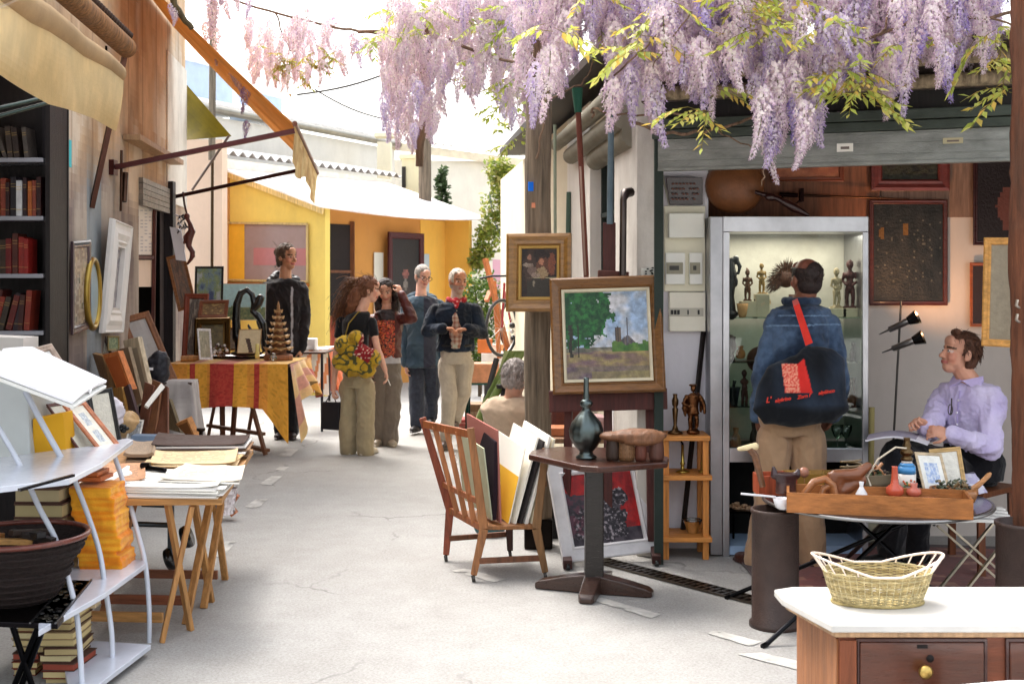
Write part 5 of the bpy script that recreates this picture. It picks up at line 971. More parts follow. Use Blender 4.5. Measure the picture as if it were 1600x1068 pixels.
# ---- dresser with marble top, wire basket
ds = thing('marble_top_dresser', 'reddish wooden chest of drawers with a white marble top', 'dresser', (1.55, 3.7, 0)); z = .62; P1, P2 = Zp(1300, 976, z), Zp(1222, 932, z); Yf_, Yb_ = P1.y, Zp(1300, 916, z).y; XR = 2.35
mb = MB((.80, .79, .77)); mb.prism([P1, (XR, Yf_, z), (XR, Yb_, z), (P2.x+.06, Yb_, z), (P2.x-.005, Yb_-.035, z), (P2.x-.005, P2.y-.02, z)], (0, 0, -.022)); mb.build('marble_top', 'stone', ds, bevel=.004)
mb = MB((.72, .58, .44)); mb.prism([P1+V((.012, .012, -.023)), (XR-.01, Yf_+.012, z-.023), (XR-.01, Yb_-.01, z-.023), (P2.x+.02, Yb_-.01, z-.023), (P2.x+.012, P2.y, z-.023)], (0, 0, -.016)); mb.build('moulding', 'wood', ds, bevel=.003)
bx0, by0 = P1.x+.028, Yf_+.03
mb = MB((.46, .25, .16)); mb.prism([(bx0, by0, 0), (XR-.03, by0, 0), (XR-.03, Yb_-.03, 0), (bx0-.03, Yb_-.03, 0)], (0, 0, z-.040)); cb_ = mb.build('carcass', 'woodx', ds, bevel=.003)
mb = MB((.60, .39, .24)); sn = V((-(Yb_-by0), -.03, 0)).normalized()*.005; a, b = V((bx0-.001, by0+.004, .05)), V((bx0-.029, Yb_-.034, .05)); mb.prism([a, b, b+V((0, 0, z-.10)), a+V((0, 0, z-.10))], sn); mb.build('side_panel', 'wood', ds)
mb = MB((.62, .44, .3)); a, b = V((bx0-.012, by0-.01, .455)), V((bx0-.05, Yb_-.04, .455)); mb.bar(a, b, .03, .022); mb.build('ledge', 'wood', ds, bevel=.003) if False else None
for i, xs in enumerate((1.0, 1.43)):
    mb = MB((.34, .18, .12)); mb.box((xs+.178, by0-.006, z-.145), (.356, .014, .18)); mb.box((xs+.178, by0-.006, z-.40), (.356, .014, .28)); dr = mb.build('drawer', 'woodgloss', ds, bevel=.004)
    mb = MB((.24, .10, .08))
    for dz in (.096, -.096): mb.box((xs+.178, by0-.004, z-.145+dz), (.376, .012, .008))
    for dx in (-.184, .184): mb.box((xs+.178+dx, by0-.004, z-.145), (.008, .012, .184))
    mb.build('edge', 'woodgloss', dr)
    mb = MB((.78, .66, .38)); mb.lathe((xs+.178, by0-.012, z-.13), [(.008, 0), (.008, .018), (.019, .024), (.021, .032), (.014, .040), (.003, .043)], 20, M=Matrix.Rotation(R(90), 3, 'X')); mb.build('knob', 'metal', dr)
    mb = MB((.08, .05, .05)); mb.box((xs+.178, by0-.0135, z-.066), (.03, .003, .010)); mb.lathe((xs+.20, by0-.013, z-.10), [(.011, 0), (.011, .003)], 14, M=Matrix.Rotation(R(90), 3, 'X')); mb.build('keyhole', 'matt', dr)
for x in (bx0+.026, XR-.06): mb = MB((.50, .27, .16)); mb.box((x, by0-.004, z-.25), (.05, .012, .40)); mb.build('stile', 'wood', ds)
# wire basket
wb = thing('wire_basket', 'oval pale gold wire basket with high looped ends on the marble top', 'basket', V(((1370-CX)/F*3.72, 3.72, .621))); c = V(((1371-CX)/F*3.72, 3.72, .622)); GC = (.86, .80, .62)
mb = MB(GC)
def bp(a, t): rx = .132+.034*t; ry = .075+.03*t; return c+V((rx*math.cos(a), ry*math.sin(a), .098*t))
for i in range(26): t_ = i/25; mb.tube([bp(a, t_)+V((0, 0, .0015*math.sin(a*40+i*3.14))) for a in np.linspace(0, 2*math.pi, 61)[:-1]], .0021, 5, closed=True, col=mixc(GC, (.60, .50, .28), rnd.random()*.6))
for k in range(44): a = 2*math.pi*k/44; mb.tube([bp(a, 0)+V((0, 0, 0)), bp(a, .5)+V((math.cos(a), math.sin(a), 0))*.0025, bp(a, 1)], .0016, 4)
mb.build('woven_body', 'wicker', wb)
mb = MB((.74, .66, .44)); mb.tube([c+V((.138*math.cos(a), .078*math.sin(a), .003)) for a in np.linspace(0, 2*math.pi, 41)[:-1]], .005, 8, closed=True); mb.lathe(c, [(.13, 0), (.13, .002)], 30, sy=.56); mb.build('base_ring', 'wicker', wb)
mb = MB((.93, .86, .80)); rim = []
def hz(a): return .098+.05*max(0, abs(math.cos(a))-.25)**1.1/.75
for a in np.linspace(0, 2*math.pi, 73)[:-1]:
    s = hz(a)-.098; rim.append(c+V(((.166+s*.7)*math.cos(a), (.105+s*.1)*math.sin(a), .098+s)))
mb.tube(rim, .0035, 8, closed=True)
for k in range(72):
    if k % 3 == 0 and hz(2*math.pi*k/72) > .102: mb.tube([bp(2*math.pi*k/72, 1), rim[k]], .0022, 6)
mb.build('looped_rim', 'gloss', wb)
# second white slab at bottom right
ws = thing('white_topped_stand', 'corner of a white topped stand in front of the dresser', 'stand', (1.6, 3.1, 0)); q = Zp(1475, 1068, .50); mb = MB((.93, .93, .93)); mb.prism([(q.x+.03, q.y-.30, .5), (2.1, q.y-.30, .5), (2.1, q.y+.035, .5), (q.x+.19, q.y+.035, .5), (q.x, q.y-.01, .5)], (0, 0, -.02)); mb.build('top', 'stone', ws, bevel=.003)
for x in (q.x+.06, 2.05):
    for y in (q.y-.26, q.y-.0): mb = MB((.36, .2, .14)); mb.box((x+.02, y, .239), (.04, .04, .478)); mb.build('leg', 'wood', ws)
# ---- white slatted folding chair
fc = thing('white_folding_chair', 'white slatted folding chair on crossed metal legs behind the bollard', 'chair', (2.15, 6.05, 0)); 
sx0, sx1, sy0, sy1, sz = 2.02, 2.42, 5.88, 6.22, .445
for i in range(5):
    y = sy0+(sy1-sy0)*i/4; mb = MB((.93, .92, .90)); o_ = (y-sy0)*.28; mb.sheet(lambda u, v: (sx0+o_+(sx1-sx0)*u, y-.026+.052*v, sz+.012*math.sin(u*3.14)), 8, 2, .014); mb.build('slat', 'gloss', fc)
mb = MB((.86, .83, .76))
for (a, b) in (((sx0+.03, sy0-.02, sz-.02), (sx1+.1, sy0-.04, .01)), ((sx1, sy0-.04, sz-.02), (sx0+.06, sy0-.06, .01)), ((sx0+.13, sy1, sz-.02), (sx1+.2, sy1, .01)), ((sx1+.1, sy1+.02, sz-.02), (sx0+.16, sy1+.02, .01))):
    l = MB((.80, .76, .68)); l.bar(a, b, .022, .010); l.build('leg', 'metal', fc)
mb = MB((.2, .2, .2)); mb.tube([(sx0+.02, sy0, sz-.018), (sx0+.12, sy1, sz-.018)], .008); mb.tube([(sx1, sy0, sz-.018), (sx1+.1, sy1, sz-.018)], .008); mb.build('seat_frame', 'metal', fc)
# ================================================================ LEFT SIDE OBJECTS
def slab(name, label, cat, pts, th, c, mat='paper', ex=None, group=None, bevel=0, kind=None):
    P = [W(*p) if len(p) == 3 else V(p[:3]) for p in pts]; n = (P[1]-P[0]).cross(P[2]-P[0]).normalized()*th
    if ex: n = V(ex)
    elif n.y < 0: n = -n
    return solo(name, MB(c).prism(P, n), mat, label, cat, group, bevel)
# ---- book case inside the dark room
bk = thing('bookcase', 'dark bookcase with white shelf edges in the book room on the far left', 'bookcase', (-3.9, 7.9, 0))
Ybk = 7.75; zs = [CH+(HY-y)/F*Ybk for y in (250, 341, 431, 520)]; xl, xr = -4.3, (68-CX)/F*Ybk
for z in zs: mb = MB((.60, .60, .63)); mb.box(((xl+xr)/2, Ybk+.12, z), (xr-xl, .26, .028)); mb.build('shelf', 'gloss', bk, bevel=.005)
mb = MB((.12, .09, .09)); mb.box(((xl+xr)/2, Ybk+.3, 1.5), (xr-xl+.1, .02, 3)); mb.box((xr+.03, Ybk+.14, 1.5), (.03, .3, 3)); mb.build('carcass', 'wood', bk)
bl = {0: [(.32, .29, .27), (.25, .2, .18), (.30, .25, .22)], 1: [(.22, .1, .1), (.62, .28, .2), (.80, .42, .18), (.2, .12, .14), (.85, .85, .85), (.14, .12, .14)], 2: [(.62, .14, .12), (.72, .18, .14), (.35, .16, .12), (.45, .1, .1), (.30, .22, .16), (.40, .42, .28)], 3: [(.55, .20, .14), (.3, .12, .1), (.2, .14, .18), (.42, .14, .12), (.25, .2, .16)]}
nb = 0; words_ = ['tall', 'short', 'thick', 'thin', 'worn', 'slim']; rown = ['top shelf', 'second shelf', 'third shelf', 'lowest shelf']
for r_, zb_ in enumerate(zs):
    x = xr-.10 if r_ != 1 else xr-.02; k = 0
    while x > -3.42:
        wd = rnd.uniform(.024, .042); hg = rnd.uniform(.19, .26)*(1.05 if r_ == 3 else 1); lean = {0: .35, 3: -.25}.get(r_, 0)*(1 if k > 2 else .3)
        c = bl[r_][k % len(bl[r_])]; c = mixc(c, (.1, .07, .07), rnd.random()*.3); b = V((x-wd/2, Ybk+.08+rnd.uniform(0, .02), zb_+.015)); M = Matrix.Rotation(-lean, 3, 'Y')
        mb = MB(c); up = M@V((0, 0, 1)); mb.box(b+up*hg/2+V((0, 0, abs(math.sin(lean))*wd/2)), (wd-.002, .15, hg), rot=M); 
        for q in (.18, .75, .82): mb.box(b+up*hg*q+V((0, -.0755, abs(math.sin(lean))*wd/2)), (wd-.003, .002, .006), rot=M, col=mixc(c, (.8, .65, .35), .5))
        solo('old_book', mb, 'leather', 'leather bound old book upright on a %s of the dark bookcase' % ('white edged',)[0]+' shelf', 'book', 'old books in the dark bookcase'); x -= wd+.003+(.03 if rnd.random() < .12 else 0)+(abs(math.sin(lean))*.04 if k == 3 else 0); k += 1
for o in [o for o in COL.objects if o.name.startswith('old_book')]: o['label'] = 'old leather bound book standing on a white edged shelf of the dark bookcase'
# ---- things on the left wall
def wframe(name, label, x0, yb0, x1, yb1, xt, yt, k0, kt, bw, fc, pic, cat='picture', **q): return framed(name, label, cat, wl(x0, yb0, k0), wl(x1, yb1, k0), wl(xt, yt, kt), bw, fc, pic, **q)
wframe('wall_mirror', 'narrow dark framed mirror hung first on the grey wall, with painted ochre reflections', 110, 523, 138, 512, 111, 377, 2.13, 2.12, .05, (.30, .24, .26), blotch([(.75, .68, .58), (.55, .48, .42), (.72, .66, .60), (.42, .42, .38)], 3, 5, 2), cat='mirror', pm='gloss', res=(10, 26), mat='gloss')  # blotchy glass colour is a painted reflection of ochre walls
t = thing('oval_mirror', 'oval mirror in a thin gold frame between the dark mirror and the white ornate frame', 'mirror', wl(145, 459, 2.1)); c = wl(145, 459, 2.11); U = V((-.1042, 1, 0)).normalized(); Vv = V((0, 0, 1))
mb = MB((.62, .52, .26)); mb.tube([c+U*.19*math.cos(a)+Vv*.245*math.sin(a) for a in np.linspace(0, 2*math.pi, 41)[:-1]], .024, 10, closed=True); mb.build('frame', 'metal', t)
mb = MB((.6, .68, .72)); mb.add([c+U*.18*math.cos(a)+Vv*.235*math.sin(a) for a in np.linspace(0, 2*math.pi, 41)[:-1]], [tuple(range(40))], False); mb.build('glass', 'gloss', t)
wf = wframe('ornate_white_frame', 'large ornate white carved frame leaning out from the grey wall', 154, 520, 184, 520, 160, 336, 2.15, 2.08, .20, (.88, .86, .84), blotch([(.52, .50, .52), (.66, .64, .64), (.45, .44, .48)], 6, 3), prof=[(0, 0), (0, .5), (.06, .9), (.12, .6), (.3, .7), (.5, 1), (.72, .7), (.8, .95), (.9, .6), (1, .8), (1, 0)], mat='plaster_clean', res=(8, 30), th=.055)
slab('beige_board', 'plain beige board with a small white label under the doorway window', 'board', [wl(186, 560, 2.14)[:], wl(222, 558, 2.14)[:], wl(228, 430, 2.17)[:], wl(192, 432, 2.17)[:]], .012, (.68, .60, .50), ex=(.012, 0, 0))
gd_ = thing('glazed_door', 'doorway window covered with white printed sheets under the shutter box', 'door', wl(228, 440, 2.22)); mb = MB((.92, .90, .88)); pl = lambda a, b, c, d, k=2.22: [wl(a, d, k), wl(c, d, k), wl(c, b, k), wl(a, b, k)]
mb.prism(pl(205, 318, 242, 398), (-.02, 0, 0)); mb.prism(pl(205, 406, 240, 448), (-.02, 0, 0), (.90, .82, .75)); 
for i in range(13):
    for j in range(4): 
        if rnd.random() < .75: mb.prism(pl(213+j*6.5, 328+i*5.2, 217+j*6.5, 329.6+i*5.2, 2.219), (.001, 0, 0), (.72, .72, .76))
mb.build('paper_sheet', 'paper', gd_); mb = MB((.36, .18, .15)); mb.bar(wl(204, 402, 2.21), wl(241, 402, 2.21), .03, .03); mb.bar(wl(242, 310, 2.2), wl(238, 600, 2.2), .03, .04); mb.build('frame', 'wood', gd_)
slab('door_leaf', 'dark brown open door leaf with an orange edge beside the glazed doorway', 'door', [wl(243, 560, 2.14)[:], wl(262, 560, 2.05)[:], wl(264, 322, 2.05)[:], wl(246, 320, 2.14)[:]], .03, (.22, .14, .12), 'wood')
# ---- the cloth covered table and its things
TZ = .845
ct = thing('striped_cloth_table', 'wooden trestle table under the orange and red striped cloth', 'table', (-2.6, 11.6, 0)); WD = (.42, .26, .17)
mb = MB((.5, .35, .2)); mb.box((-2.62, 11.68, TZ-.03), (1.06, .92, .03)); mb.build('table_top', 'wood', ct)
for (a, b) in (((322, 700), (338, 590)), ((348, 694), (326, 590)), ((362, 706), (372, 590)), ((415, 712), (388, 590)), ((384, 700), (398, 600))):
    mb = MB(WD); g_ = G(*a); tp = V(((b[0]-CX)/F*11.5, g_.y+.05, TZ-.05)); mb.bar(g_+V((0, 0, .01)), tp, .05, .028); mb.build('leg', 'wood', ct, bevel=.003)
mb = MB((.46, .30, .20)); mb.bar(G(325, 700)+V((0, 0, .22)), G(412, 708)+V((0, 0, .18)), .05, .03); mb.build('stretcher', 'wood', ct); mb = MB((.46, .30, .20)); mb.bar(G(330, 700)+V((0, 0, .10)), G(418, 712)+V((0, 0, .05)), .06, .03); mb.build('stretcher', 'wood', ct)
OR_, RD_, YO_ = (.88, .58, .24), (.72, .25, .22), (.90, .64, .24)
def stripe(s):
    for a, b in ((.19, .235), (.36, .555), (.72, .765), (1.05, 1.10), (1.28, 1.45), (1.62, 1.68)):
        if a < s < b: return RD_
    return OR_ if (s*3) % 1 < .5 else YO_
fl0, fl1, bk0, bk1 = V((-3.18, 11.22, TZ)), V((-2.06, 11.18, TZ)), V((-3.2, 12.1, TZ)), V((-2.03, 12.15, TZ))
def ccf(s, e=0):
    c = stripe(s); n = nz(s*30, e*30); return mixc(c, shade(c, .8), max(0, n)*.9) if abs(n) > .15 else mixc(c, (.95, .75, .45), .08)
mb = MB()
def front(u, v):
    p = fl0.lerp(fl1, u); dr = (.40+.015*math.sin(u*9)+max(0, (u-.80))*1.6)*v; f = .018*math.sin(u*34)*v+.03*math.sin(u*13+1)*v
    return p+V((max(0, u-.8)*.1*v, -.012-f*.6-.05*v*v, -dr))
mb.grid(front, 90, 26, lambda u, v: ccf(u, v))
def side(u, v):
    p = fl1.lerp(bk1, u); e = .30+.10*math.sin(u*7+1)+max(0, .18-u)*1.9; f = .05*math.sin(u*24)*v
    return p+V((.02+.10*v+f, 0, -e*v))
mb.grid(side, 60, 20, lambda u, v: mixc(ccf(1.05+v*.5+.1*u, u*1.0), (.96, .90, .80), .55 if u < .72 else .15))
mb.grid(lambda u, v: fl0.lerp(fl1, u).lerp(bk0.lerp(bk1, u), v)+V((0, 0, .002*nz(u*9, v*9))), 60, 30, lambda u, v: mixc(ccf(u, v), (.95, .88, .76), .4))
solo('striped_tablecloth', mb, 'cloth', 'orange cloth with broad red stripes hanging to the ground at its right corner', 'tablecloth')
# second small cloth-covered table behind, on the right of the man in black
mb = MB((.93, .92, .90)); q0, q1, q2, q3 = Zp(442, 549, .86), Zp(512, 545, .86), Zp(512, 534, .86), Zp(455, 534, .86); q2.y = q3.y = q0.y+.75
cy = q0.y
def dr_(a, b, hh_, fn): 
    return lambda u, v: a.lerp(b, u)+V((.02*math.sin(u*20)*v, -.03*v-.02*math.sin(u*15+2)*v, -hh_(u)*v))
mb.grid(dr_(q0, q1, lambda u: .36+.15*u, 0), 30, 16, lambda u, v: mixc((.90, .52, .30), (.96, .92, .88), 1 if (u*9+v*2) % 2 < 1.2 else .2)); mb.grid(lambda u, v: q1.lerp(V((q1.x+.02, q1.y+.7, q1.z)), u)+V((.12*v+.03*math.sin(u*18)*v, 0, -(.48-.1*u)*v)), 24, 12, lambda u, v: mixc((.88, .42, .22), (.95, .85, .75), .8 if .35 < v < .6 else .1)); mb.grid(lambda u, v: q0.lerp(q1, u)+V((0, .7*v, 0)), 8, 8)
o = solo('folded_cloth', mb, 'cloth', 'white and coral cloth over the small stand right of the man in black', 'tablecloth')
t = thing('small_stand', 'small dark stand under the white and coral cloth', 'stand', V((q0.x+.2, cy+.3, 0))); mb = MB((.3, .2, .15)); mb.box((q0.x+.24, cy+.36, .84), (.40, .6, .02)); mb.build('table_top', 'wood', t)
for dx in (.08, .40):
    for dy in (.1, .62): mb = MB((.30, .30, .32)); mb.bar((q0.x+dx, cy+dy, 0), (q0.x+dx, cy+dy, .83), .025); mb.build('leg', 'metal', t)
mb = MB((.94, .93, .92)); mb.box(Zp(470, 547, .862)+V((0, .18, .06)), (.28, .2, .12)); solo('white_box', mb, 'paper', 'flat white box on the small stand beside the man in black', 'box', bevel=.008)
# framed things on the striped table
def tf(name, label, x0, x1, yb, yt, bw, fc, pic, lean=.06, dy=0, tilt=0, **k):
    b = Zp(x0, yb, TZ); Y = b.y+dy; return framed(name, label, k.pop('cat', 'picture'), W(x0, yb, Y), W(x1, yb+tilt, Y+k.pop('yaw', 0)), W(x0+k.pop('sk', 0), yt, Y+lean), bw, fc, pic, **k)
tf('tall_red_brown_frame', 'tall red brown wooden frame at the left end of the striped table', 284, 322, 562, 459, .05, (.52, .24, .15), blotch([(.55, .52, .48), (.35, .32, .30), (.68, .64, .58)], 7, 3, .5), lean=.12, sk=3, mat='wood')
tf('black_framed_painting', 'blue and green abstract painting in a thin black frame high at the back of the striped table', 303, 348, 486, 416, .022, (.10, .10, .10), blotch([(.30, .36, .52), (.50, .60, .62), (.55, .62, .44), (.72, .76, .78)], 3.2, 12), dy=-9.0 if 0 else -18.1, lean=.05) if 0 else framed('black_framed_painting', 'blue green abstract painting in a thin black frame behind the striped table things', 'painting', W(303, 490, 12.0), W(348, 490, 12.0), W(303, 416, 12.05), .022, (.10, .10, .10), blotch([(.30, .36, .52), (.50, .60, .62), (.55, .62, .44), (.72, .76, .78)], 3.2, 12), res=(20, 30))
framed('brown_landscape_frame', 'small brown framed landscape on top of the gilt frame on the striped table', 'picture', W(309, 497, 11.55), W(355, 496, 11.55), W(312, 470, 11.65), .035, (.45, .25, .15), blotch([(.55, .45, .30), (.40, .32, .24), (.66, .56, .36)], 4, 8), res=(20, 14))
framed('gilt_frame', 'dark gilt stepped frame leaning under the brown landscape on the striped table', 'picture', W(303, 556, 11.5), W(360, 554, 11.55), W(306, 498, 11.65), .07, (.36, .27, .15), blotch([(.32, .28, .18), (.45, .40, .25)], 5, 4), mat='metal', prof=[(0, 0), (0, .6), (.2, 1), (.4, .6), (.5, .8), (.8, .4), (1, .5), (1, 0)], res=(14, 12))
framed('little_white_frame', 'little white upright frame at the front of the striped table', 'picture', W(311, 562, 11.3), W(332, 562, 11.45), W(309, 513, 11.35), .022, (.85, .85, .86), blotch([(.55, .55, .48), (.7, .68, .6)], 5, 2), res=(8, 12))
framed('cream_card', 'cream card with a dark brush stroke leaning on the black sculpture', 'picture', W(370, 552, 11.45), W(406, 552, 11.45), W(365, 514, 11.55), .008, (.62, .48, .30), lambda u, v: (.28, .2, .17) if abs(u-.62+v*.35) < .10 and v < .62 else (.80, .74, .60), res=(24, 24))
def tealp(u, v): return mixc((.72, .88, .90), (.50, .66, .68), max(0, .4-v)*2) if v > .35+.06*nz(u*6, 2) else mixc((.62, .66, .48), (.40, .50, .38), max(0, .5+nz(u*20, v*14)))
framed('teal_landscape', 'pale teal landscape painting without frame behind the black sculpture', 'painting', W(344, 500, 12.05), W(415, 500, 12.05), W(344, 443, 12.1), .006, (.80, .80, .78), tealp, res=(40, 26))
framed('leaning_old_painting', 'worn brown painting tilted on the dark door post behind the striped table', 'painting', W(279, 487, 11.95), W(308, 478, 11.95), W(262, 402, 12.1), .03, (.60, .40, .24), blotch([(.48, .42, .38), (.62, .48, .40), (.40, .36, .34)], 6, 7, .5), res=(16, 30))
slab('white_tilted_sheet', 'white tilted panel propped at the top of the dark door post', 'board', [(275, 406, 11.9), (291, 408, 11.9), (283, 358, 11.9), (265, 354, 11.9)], .012, (.92, .92, .95))
# carved hanging figure + silver cluster
t = thing('hanging_carved_figure', 'dark red carved figure hanging by a cord at the corner of the left wall', 'carving', W(297, 400, 11.8)); mb = MB((.34, .13, .10)); q = lambda x, y: W(x, y, 11.8)
mb.limb([q(297, 350), q(300, 362), q(296, 372), q(295, 384), q(301, 394), q(299, 404), q(293, 412)], [.022, .035, .035, .028, .026, .02, .012]); mb.limb([q(296, 362), q(289, 370), q(288, 380)], [.02, .018, .012]); mb.ell(q(292, 338), (.03, .03, .035)); mb.limb([q(292, 340), q(298, 352)], [.02, .02]); mb.limb([q(300, 392), q(302, 400)], [.02, .02]); remesh('body', mb, 'woodgloss', t, .006, 1)
mb = MB((.25, .14, .12)); mb.tube([q(292, 335), q(288, 318), q(286, 300)], .01, 6); mb.build('cord', 'matt', t)
mb = MB((.70, .70, .72)); 
for i in range(26): p = q(rnd.uniform(278, 294), rnd.uniform(337, 360)); mb.tube([p, p+V((rnd.uniform(-.03, .03), -.02, rnd.uniform(-.03, .03)))], .008, 6, col=rnd.choice([(.75, .75, .78), (.3, .3, .32), (.5, .5, .52)]))
solo('metal_trinkets', mb, 'metal', 'bunch of silver metal trinkets hanging above the white tilted panel', 'trinkets')
# black horned sculpture
t = thing('black_loop_sculpture', 'glossy black sculpture of a tall loop and a bent figure on the striped table', 'sculpture', Zp(385, 556, TZ)); Y = 11.75; q = lambda x, y, d=0: W(x, y, Y+d)
mb = MB((.05, .05, .06)); pts = [(370, 528), (369, 500), (370, 475), (376, 458), (386, 453), (394, 460), (397, 474), (395, 486), (402, 494)]; mb.limb([q(*p) for p in pts], [.045, .042, .038, .032, .028, .028, .03, .03, .03])
mb.limb([q(397, 482), q(404, 474), (q(407, 466))], [.03, .04, .042]); mb.limb([q(403, 492), q(411, 506), q(413, 525), q(412, 548)], [.03, .034, .026, .016]); mb.limb([q(372, 528), q(388, 535), q(396, 524), q(388, 508)], [.05, .04, .025, .012]); mb.ell(q(385, 552), (.16, .09, .03)); mb.limb([q(374, 530), q(376, 550)], [.05, .05])
remesh('body', mb, 'gloss', t, .007, 2)
# pagoda
t = thing('wooden_pagoda', 'light wooden pagoda with seven upturned roofs on the striped table', 'sculpture', Zp(436, 552, TZ)); c = V(((435-CX)/F*11.7, 11.7, TZ)); H = (552-463)*11.7/F
mb = MB((.56, .36, .24)); mb.lathe(c, [(.13, 0), (.14, .01), (.14, .05), (.12, .06)], 16); mb.build('base', 'wood', t)
mb = MB((.62, .46, .30))
for i in range(7):
    z = .07+i*(H-.13)/7; r = .145-.017*i; mb.lathe(c+V((0, 0, z)), [(r*.55, -.0), (r*.5, .045)], 8, col=(.50, .33, .22)); 
    for k in range(8):
        a0, a1 = 2*math.pi*k/8, 2*math.pi*(k+1)/8; am = (a0+a1)/2; ctr = c+V((0, 0, z+.068))
        def rp(a, rr, zz): return c+V((math.cos(a)*rr, math.sin(a)*rr, z+zz))
        vs = [ctr, rp(a0, r*.6, .045), rp(a0, r, .05+.012), rp(am, r*.86, .033), rp(a1, r, .05+.012), rp(a1, r*.6, .045)]
        mb.add(vs+[v+V((0, 0, -.008)) for v in vs], [(0, 1, 2, 3, 4, 5), (11, 10, 9, 8, 7, 6), (2, 8, 9, 3), (3, 9, 10, 4)], False, (.74, .60, .42))
mb.lathe(c+V((0, 0, H-.07)), [(.03, 0), (.012, .02), (.016, .04), (.002, .09)], 8); mb.build('tiers', 'wood', t)
mb = MB((.08, .09, .11)); a = Zp(375, 560, TZ); mb.lathe(V((a.x, a.y+.05, TZ+.003)), [(.34, 0), (.36, .006), (.37, .03), (.36, .03), (.33, .01)], 40, sy=.45); solo('black_tray', mb, 'gloss', 'oval black lacquer tray at the front of the striped table', 'tray')
mb = MB((.75, .74, .72))
for i in range(34): p = W(rnd.uniform(334, 356), rnd.uniform(538, 556), 11.5+rnd.uniform(-.05, .05)); mb.ell(p, rnd.uniform(.008, .018), seg=6, rings=4, col=rnd.choice([(.8, .78, .75), (.5, .45, .42), (.3, .22, .2), (.65, .55, .48)]))
solo('shell_cluster', mb, 'gloss', 'cluster of small shells and beads beside the little white frame', 'shells')
mb = MB((.82, .76, .45)); mb.lathe(W(402, 560, 11.4), [(.02, 0), (.024, .03), (.016, .08), (.018, .13), (.012, .14)], 12); solo('yellow_figurine', mb, 'gloss', 'small yellow upright figurine on the black tray', 'figurine')
mb = MB((.6, .62, .62)); c = W(427, 562, 11.4); mb.lathe(c, [(.035, 0), (.038, .03), (.022, .04), (.022, .045), (.026, .06), (.010, .065)], 14); solo('glass_inkwell', mb, 'bottleglass', 'small glass inkwell with a white cap at the right of the black tray', 'inkwell')
slab('thin_book', 'thin pale pink book lying at the front right of the striped table', 'book', [(*Zp(430, 562, TZ+.004),), (*Zp(462, 556, TZ+.004),), (*Zp(460, 549, TZ+.004),), (*Zp(432, 553, TZ+.004),)], .02, (.84, .68, .58), ex=(0, 0, .022))
mb = MB((.72, .50, .28)); a = Zp(290, 566, TZ); mb.tube([a+V((-.06, .05, .03)), a+V((.05, .08, .03)), a+V((.10, .1, .04))], [.03, .035, .02], 10); solo('wooden_shoe', mb, 'wood', 'rough wooden shoe shape at the foot of the tall red brown frame', 'shoe')
# ---- mirror leaning, grey draped stool, frames and boards on the ground
framed('leaning_mirror', 'grey mirror in a plain brown frame leaning beside the dark doorway', 'mirror', W(231, 606, 10.25), W(276, 592, 10.45), W(224, 488, 10.5), .055, (.50, .32, .20), blotch([(.55, .52, .50), (.62, .60, .58)], 2, 3), pm='gloss', mat='wood', res=(8, 12))
t = thing('draped_stool', 'low stool hidden under a pale grey cloth', 'stool', V(((285-CX)/F*9.9, 9.9, 0))); c = V(((283-CX)/F*9.9, 9.9, 0)); zt_ = .80
mb = MB((.70, .67, .65))
def drape(u, v):
    a = u*2*math.pi; ca, sa = math.cos(a), math.sin(a); sq = 1/max(abs(ca), abs(sa))**.8; r = .12*sq
    if v < .3: return c+V((ca*r*v/.3, sa*r*v/.3, zt_))
    w_ = (v-.3)/.7; f = .03*math.sin(a*7)*w_; return c+V((ca*(r+.07*w_+f), sa*(r+.05*w_+f), zt_-.62*w_))
mb.grid(drape, 72, 24, lambda u, v: mixc((.74, .71, .69), (.64, .61, .60), .5+nz(u*20, v*4))); mb.build('cloth', 'cloth', t)
for dx, dy in ((-.1, -.1), (.1, -.1), (-.1, .1), (.1, .1)): mb = MB((.3, .2, .14)); mb.bar(c+V((dx, dy, 0)), c+V((dx, dy, zt_-.01)), .03); mb.build('leg', 'wood', t)
gi = 0
def lean(name, label, cat, bl_, br_, tr_, tl_, th, c, mat='wood', inner=None, inset=.14):
    """a picture/board leaning, seen obliquely; corners as (px,py,Y)"""
    P = [W(*p) for p in (bl_, br_, tr_, tl_)]; n = (P[1]-P[0]).cross(P[3]-P[0]).normalized()
    if n.y > 0: n = -n
    t = thing(name, label, cat, (P[0]+P[1])/2); mb = MB(c); mb.prism(P, -n*th)
    if inner is None: 
        mb2 = solo  # plain board
    mb.build('frame' if inner else 'panel', mat, t, bevel=.002)
    if inner:
        ctr = sum(P, V())/4; Q = [p.lerp(ctr, inset*1.6)+n*.003 for p in P]; m = MB(inner); m.prism(Q, -n*.002); m.build('picture', 'paper', t)
    return t
lean('leaning_picture', 'ochre edged frame at the left of the leaning stack below the white frame', 'frame', (176, 650, 9.0), (186, 655, 8.7), (160, 556, 8.7), (144, 552, 9.0), .03, (.62, .46, .28))
lean('leaning_picture', 'dark edged narrow frame second in the leaning stack', 'frame', (186, 648, 8.9), (196, 650, 8.6), (172, 555, 8.6), (160, 552, 8.9), .03, (.36, .24, .16))
lean('orange_leaning_frame', 'bright orange brown frame in the middle of the leaning stack', 'frame', (184, 612, 8.5), (206, 608, 8.4), (184, 548, 8.5), (160, 554, 8.6), .045, (.76, .44, .22), inner=(.70, .36, .18))
lean('grey_leaning_frame', 'grey brown worn frame right of the bright orange one', 'frame', (200, 640, 8.8), (222, 628, 8.7), (200, 542, 8.8), (182, 546, 8.9), .03, (.56, .48, .38))
lean('tall_cream_frame', 'tall cream wooden frame standing highest in the leaning stack', 'frame', (212, 634, 8.9), (236, 618, 8.8), (215, 526, 8.9), (192, 532, 9.0), .04, (.76, .69, .58), inner=(.60, .54, .46), inset=.2)
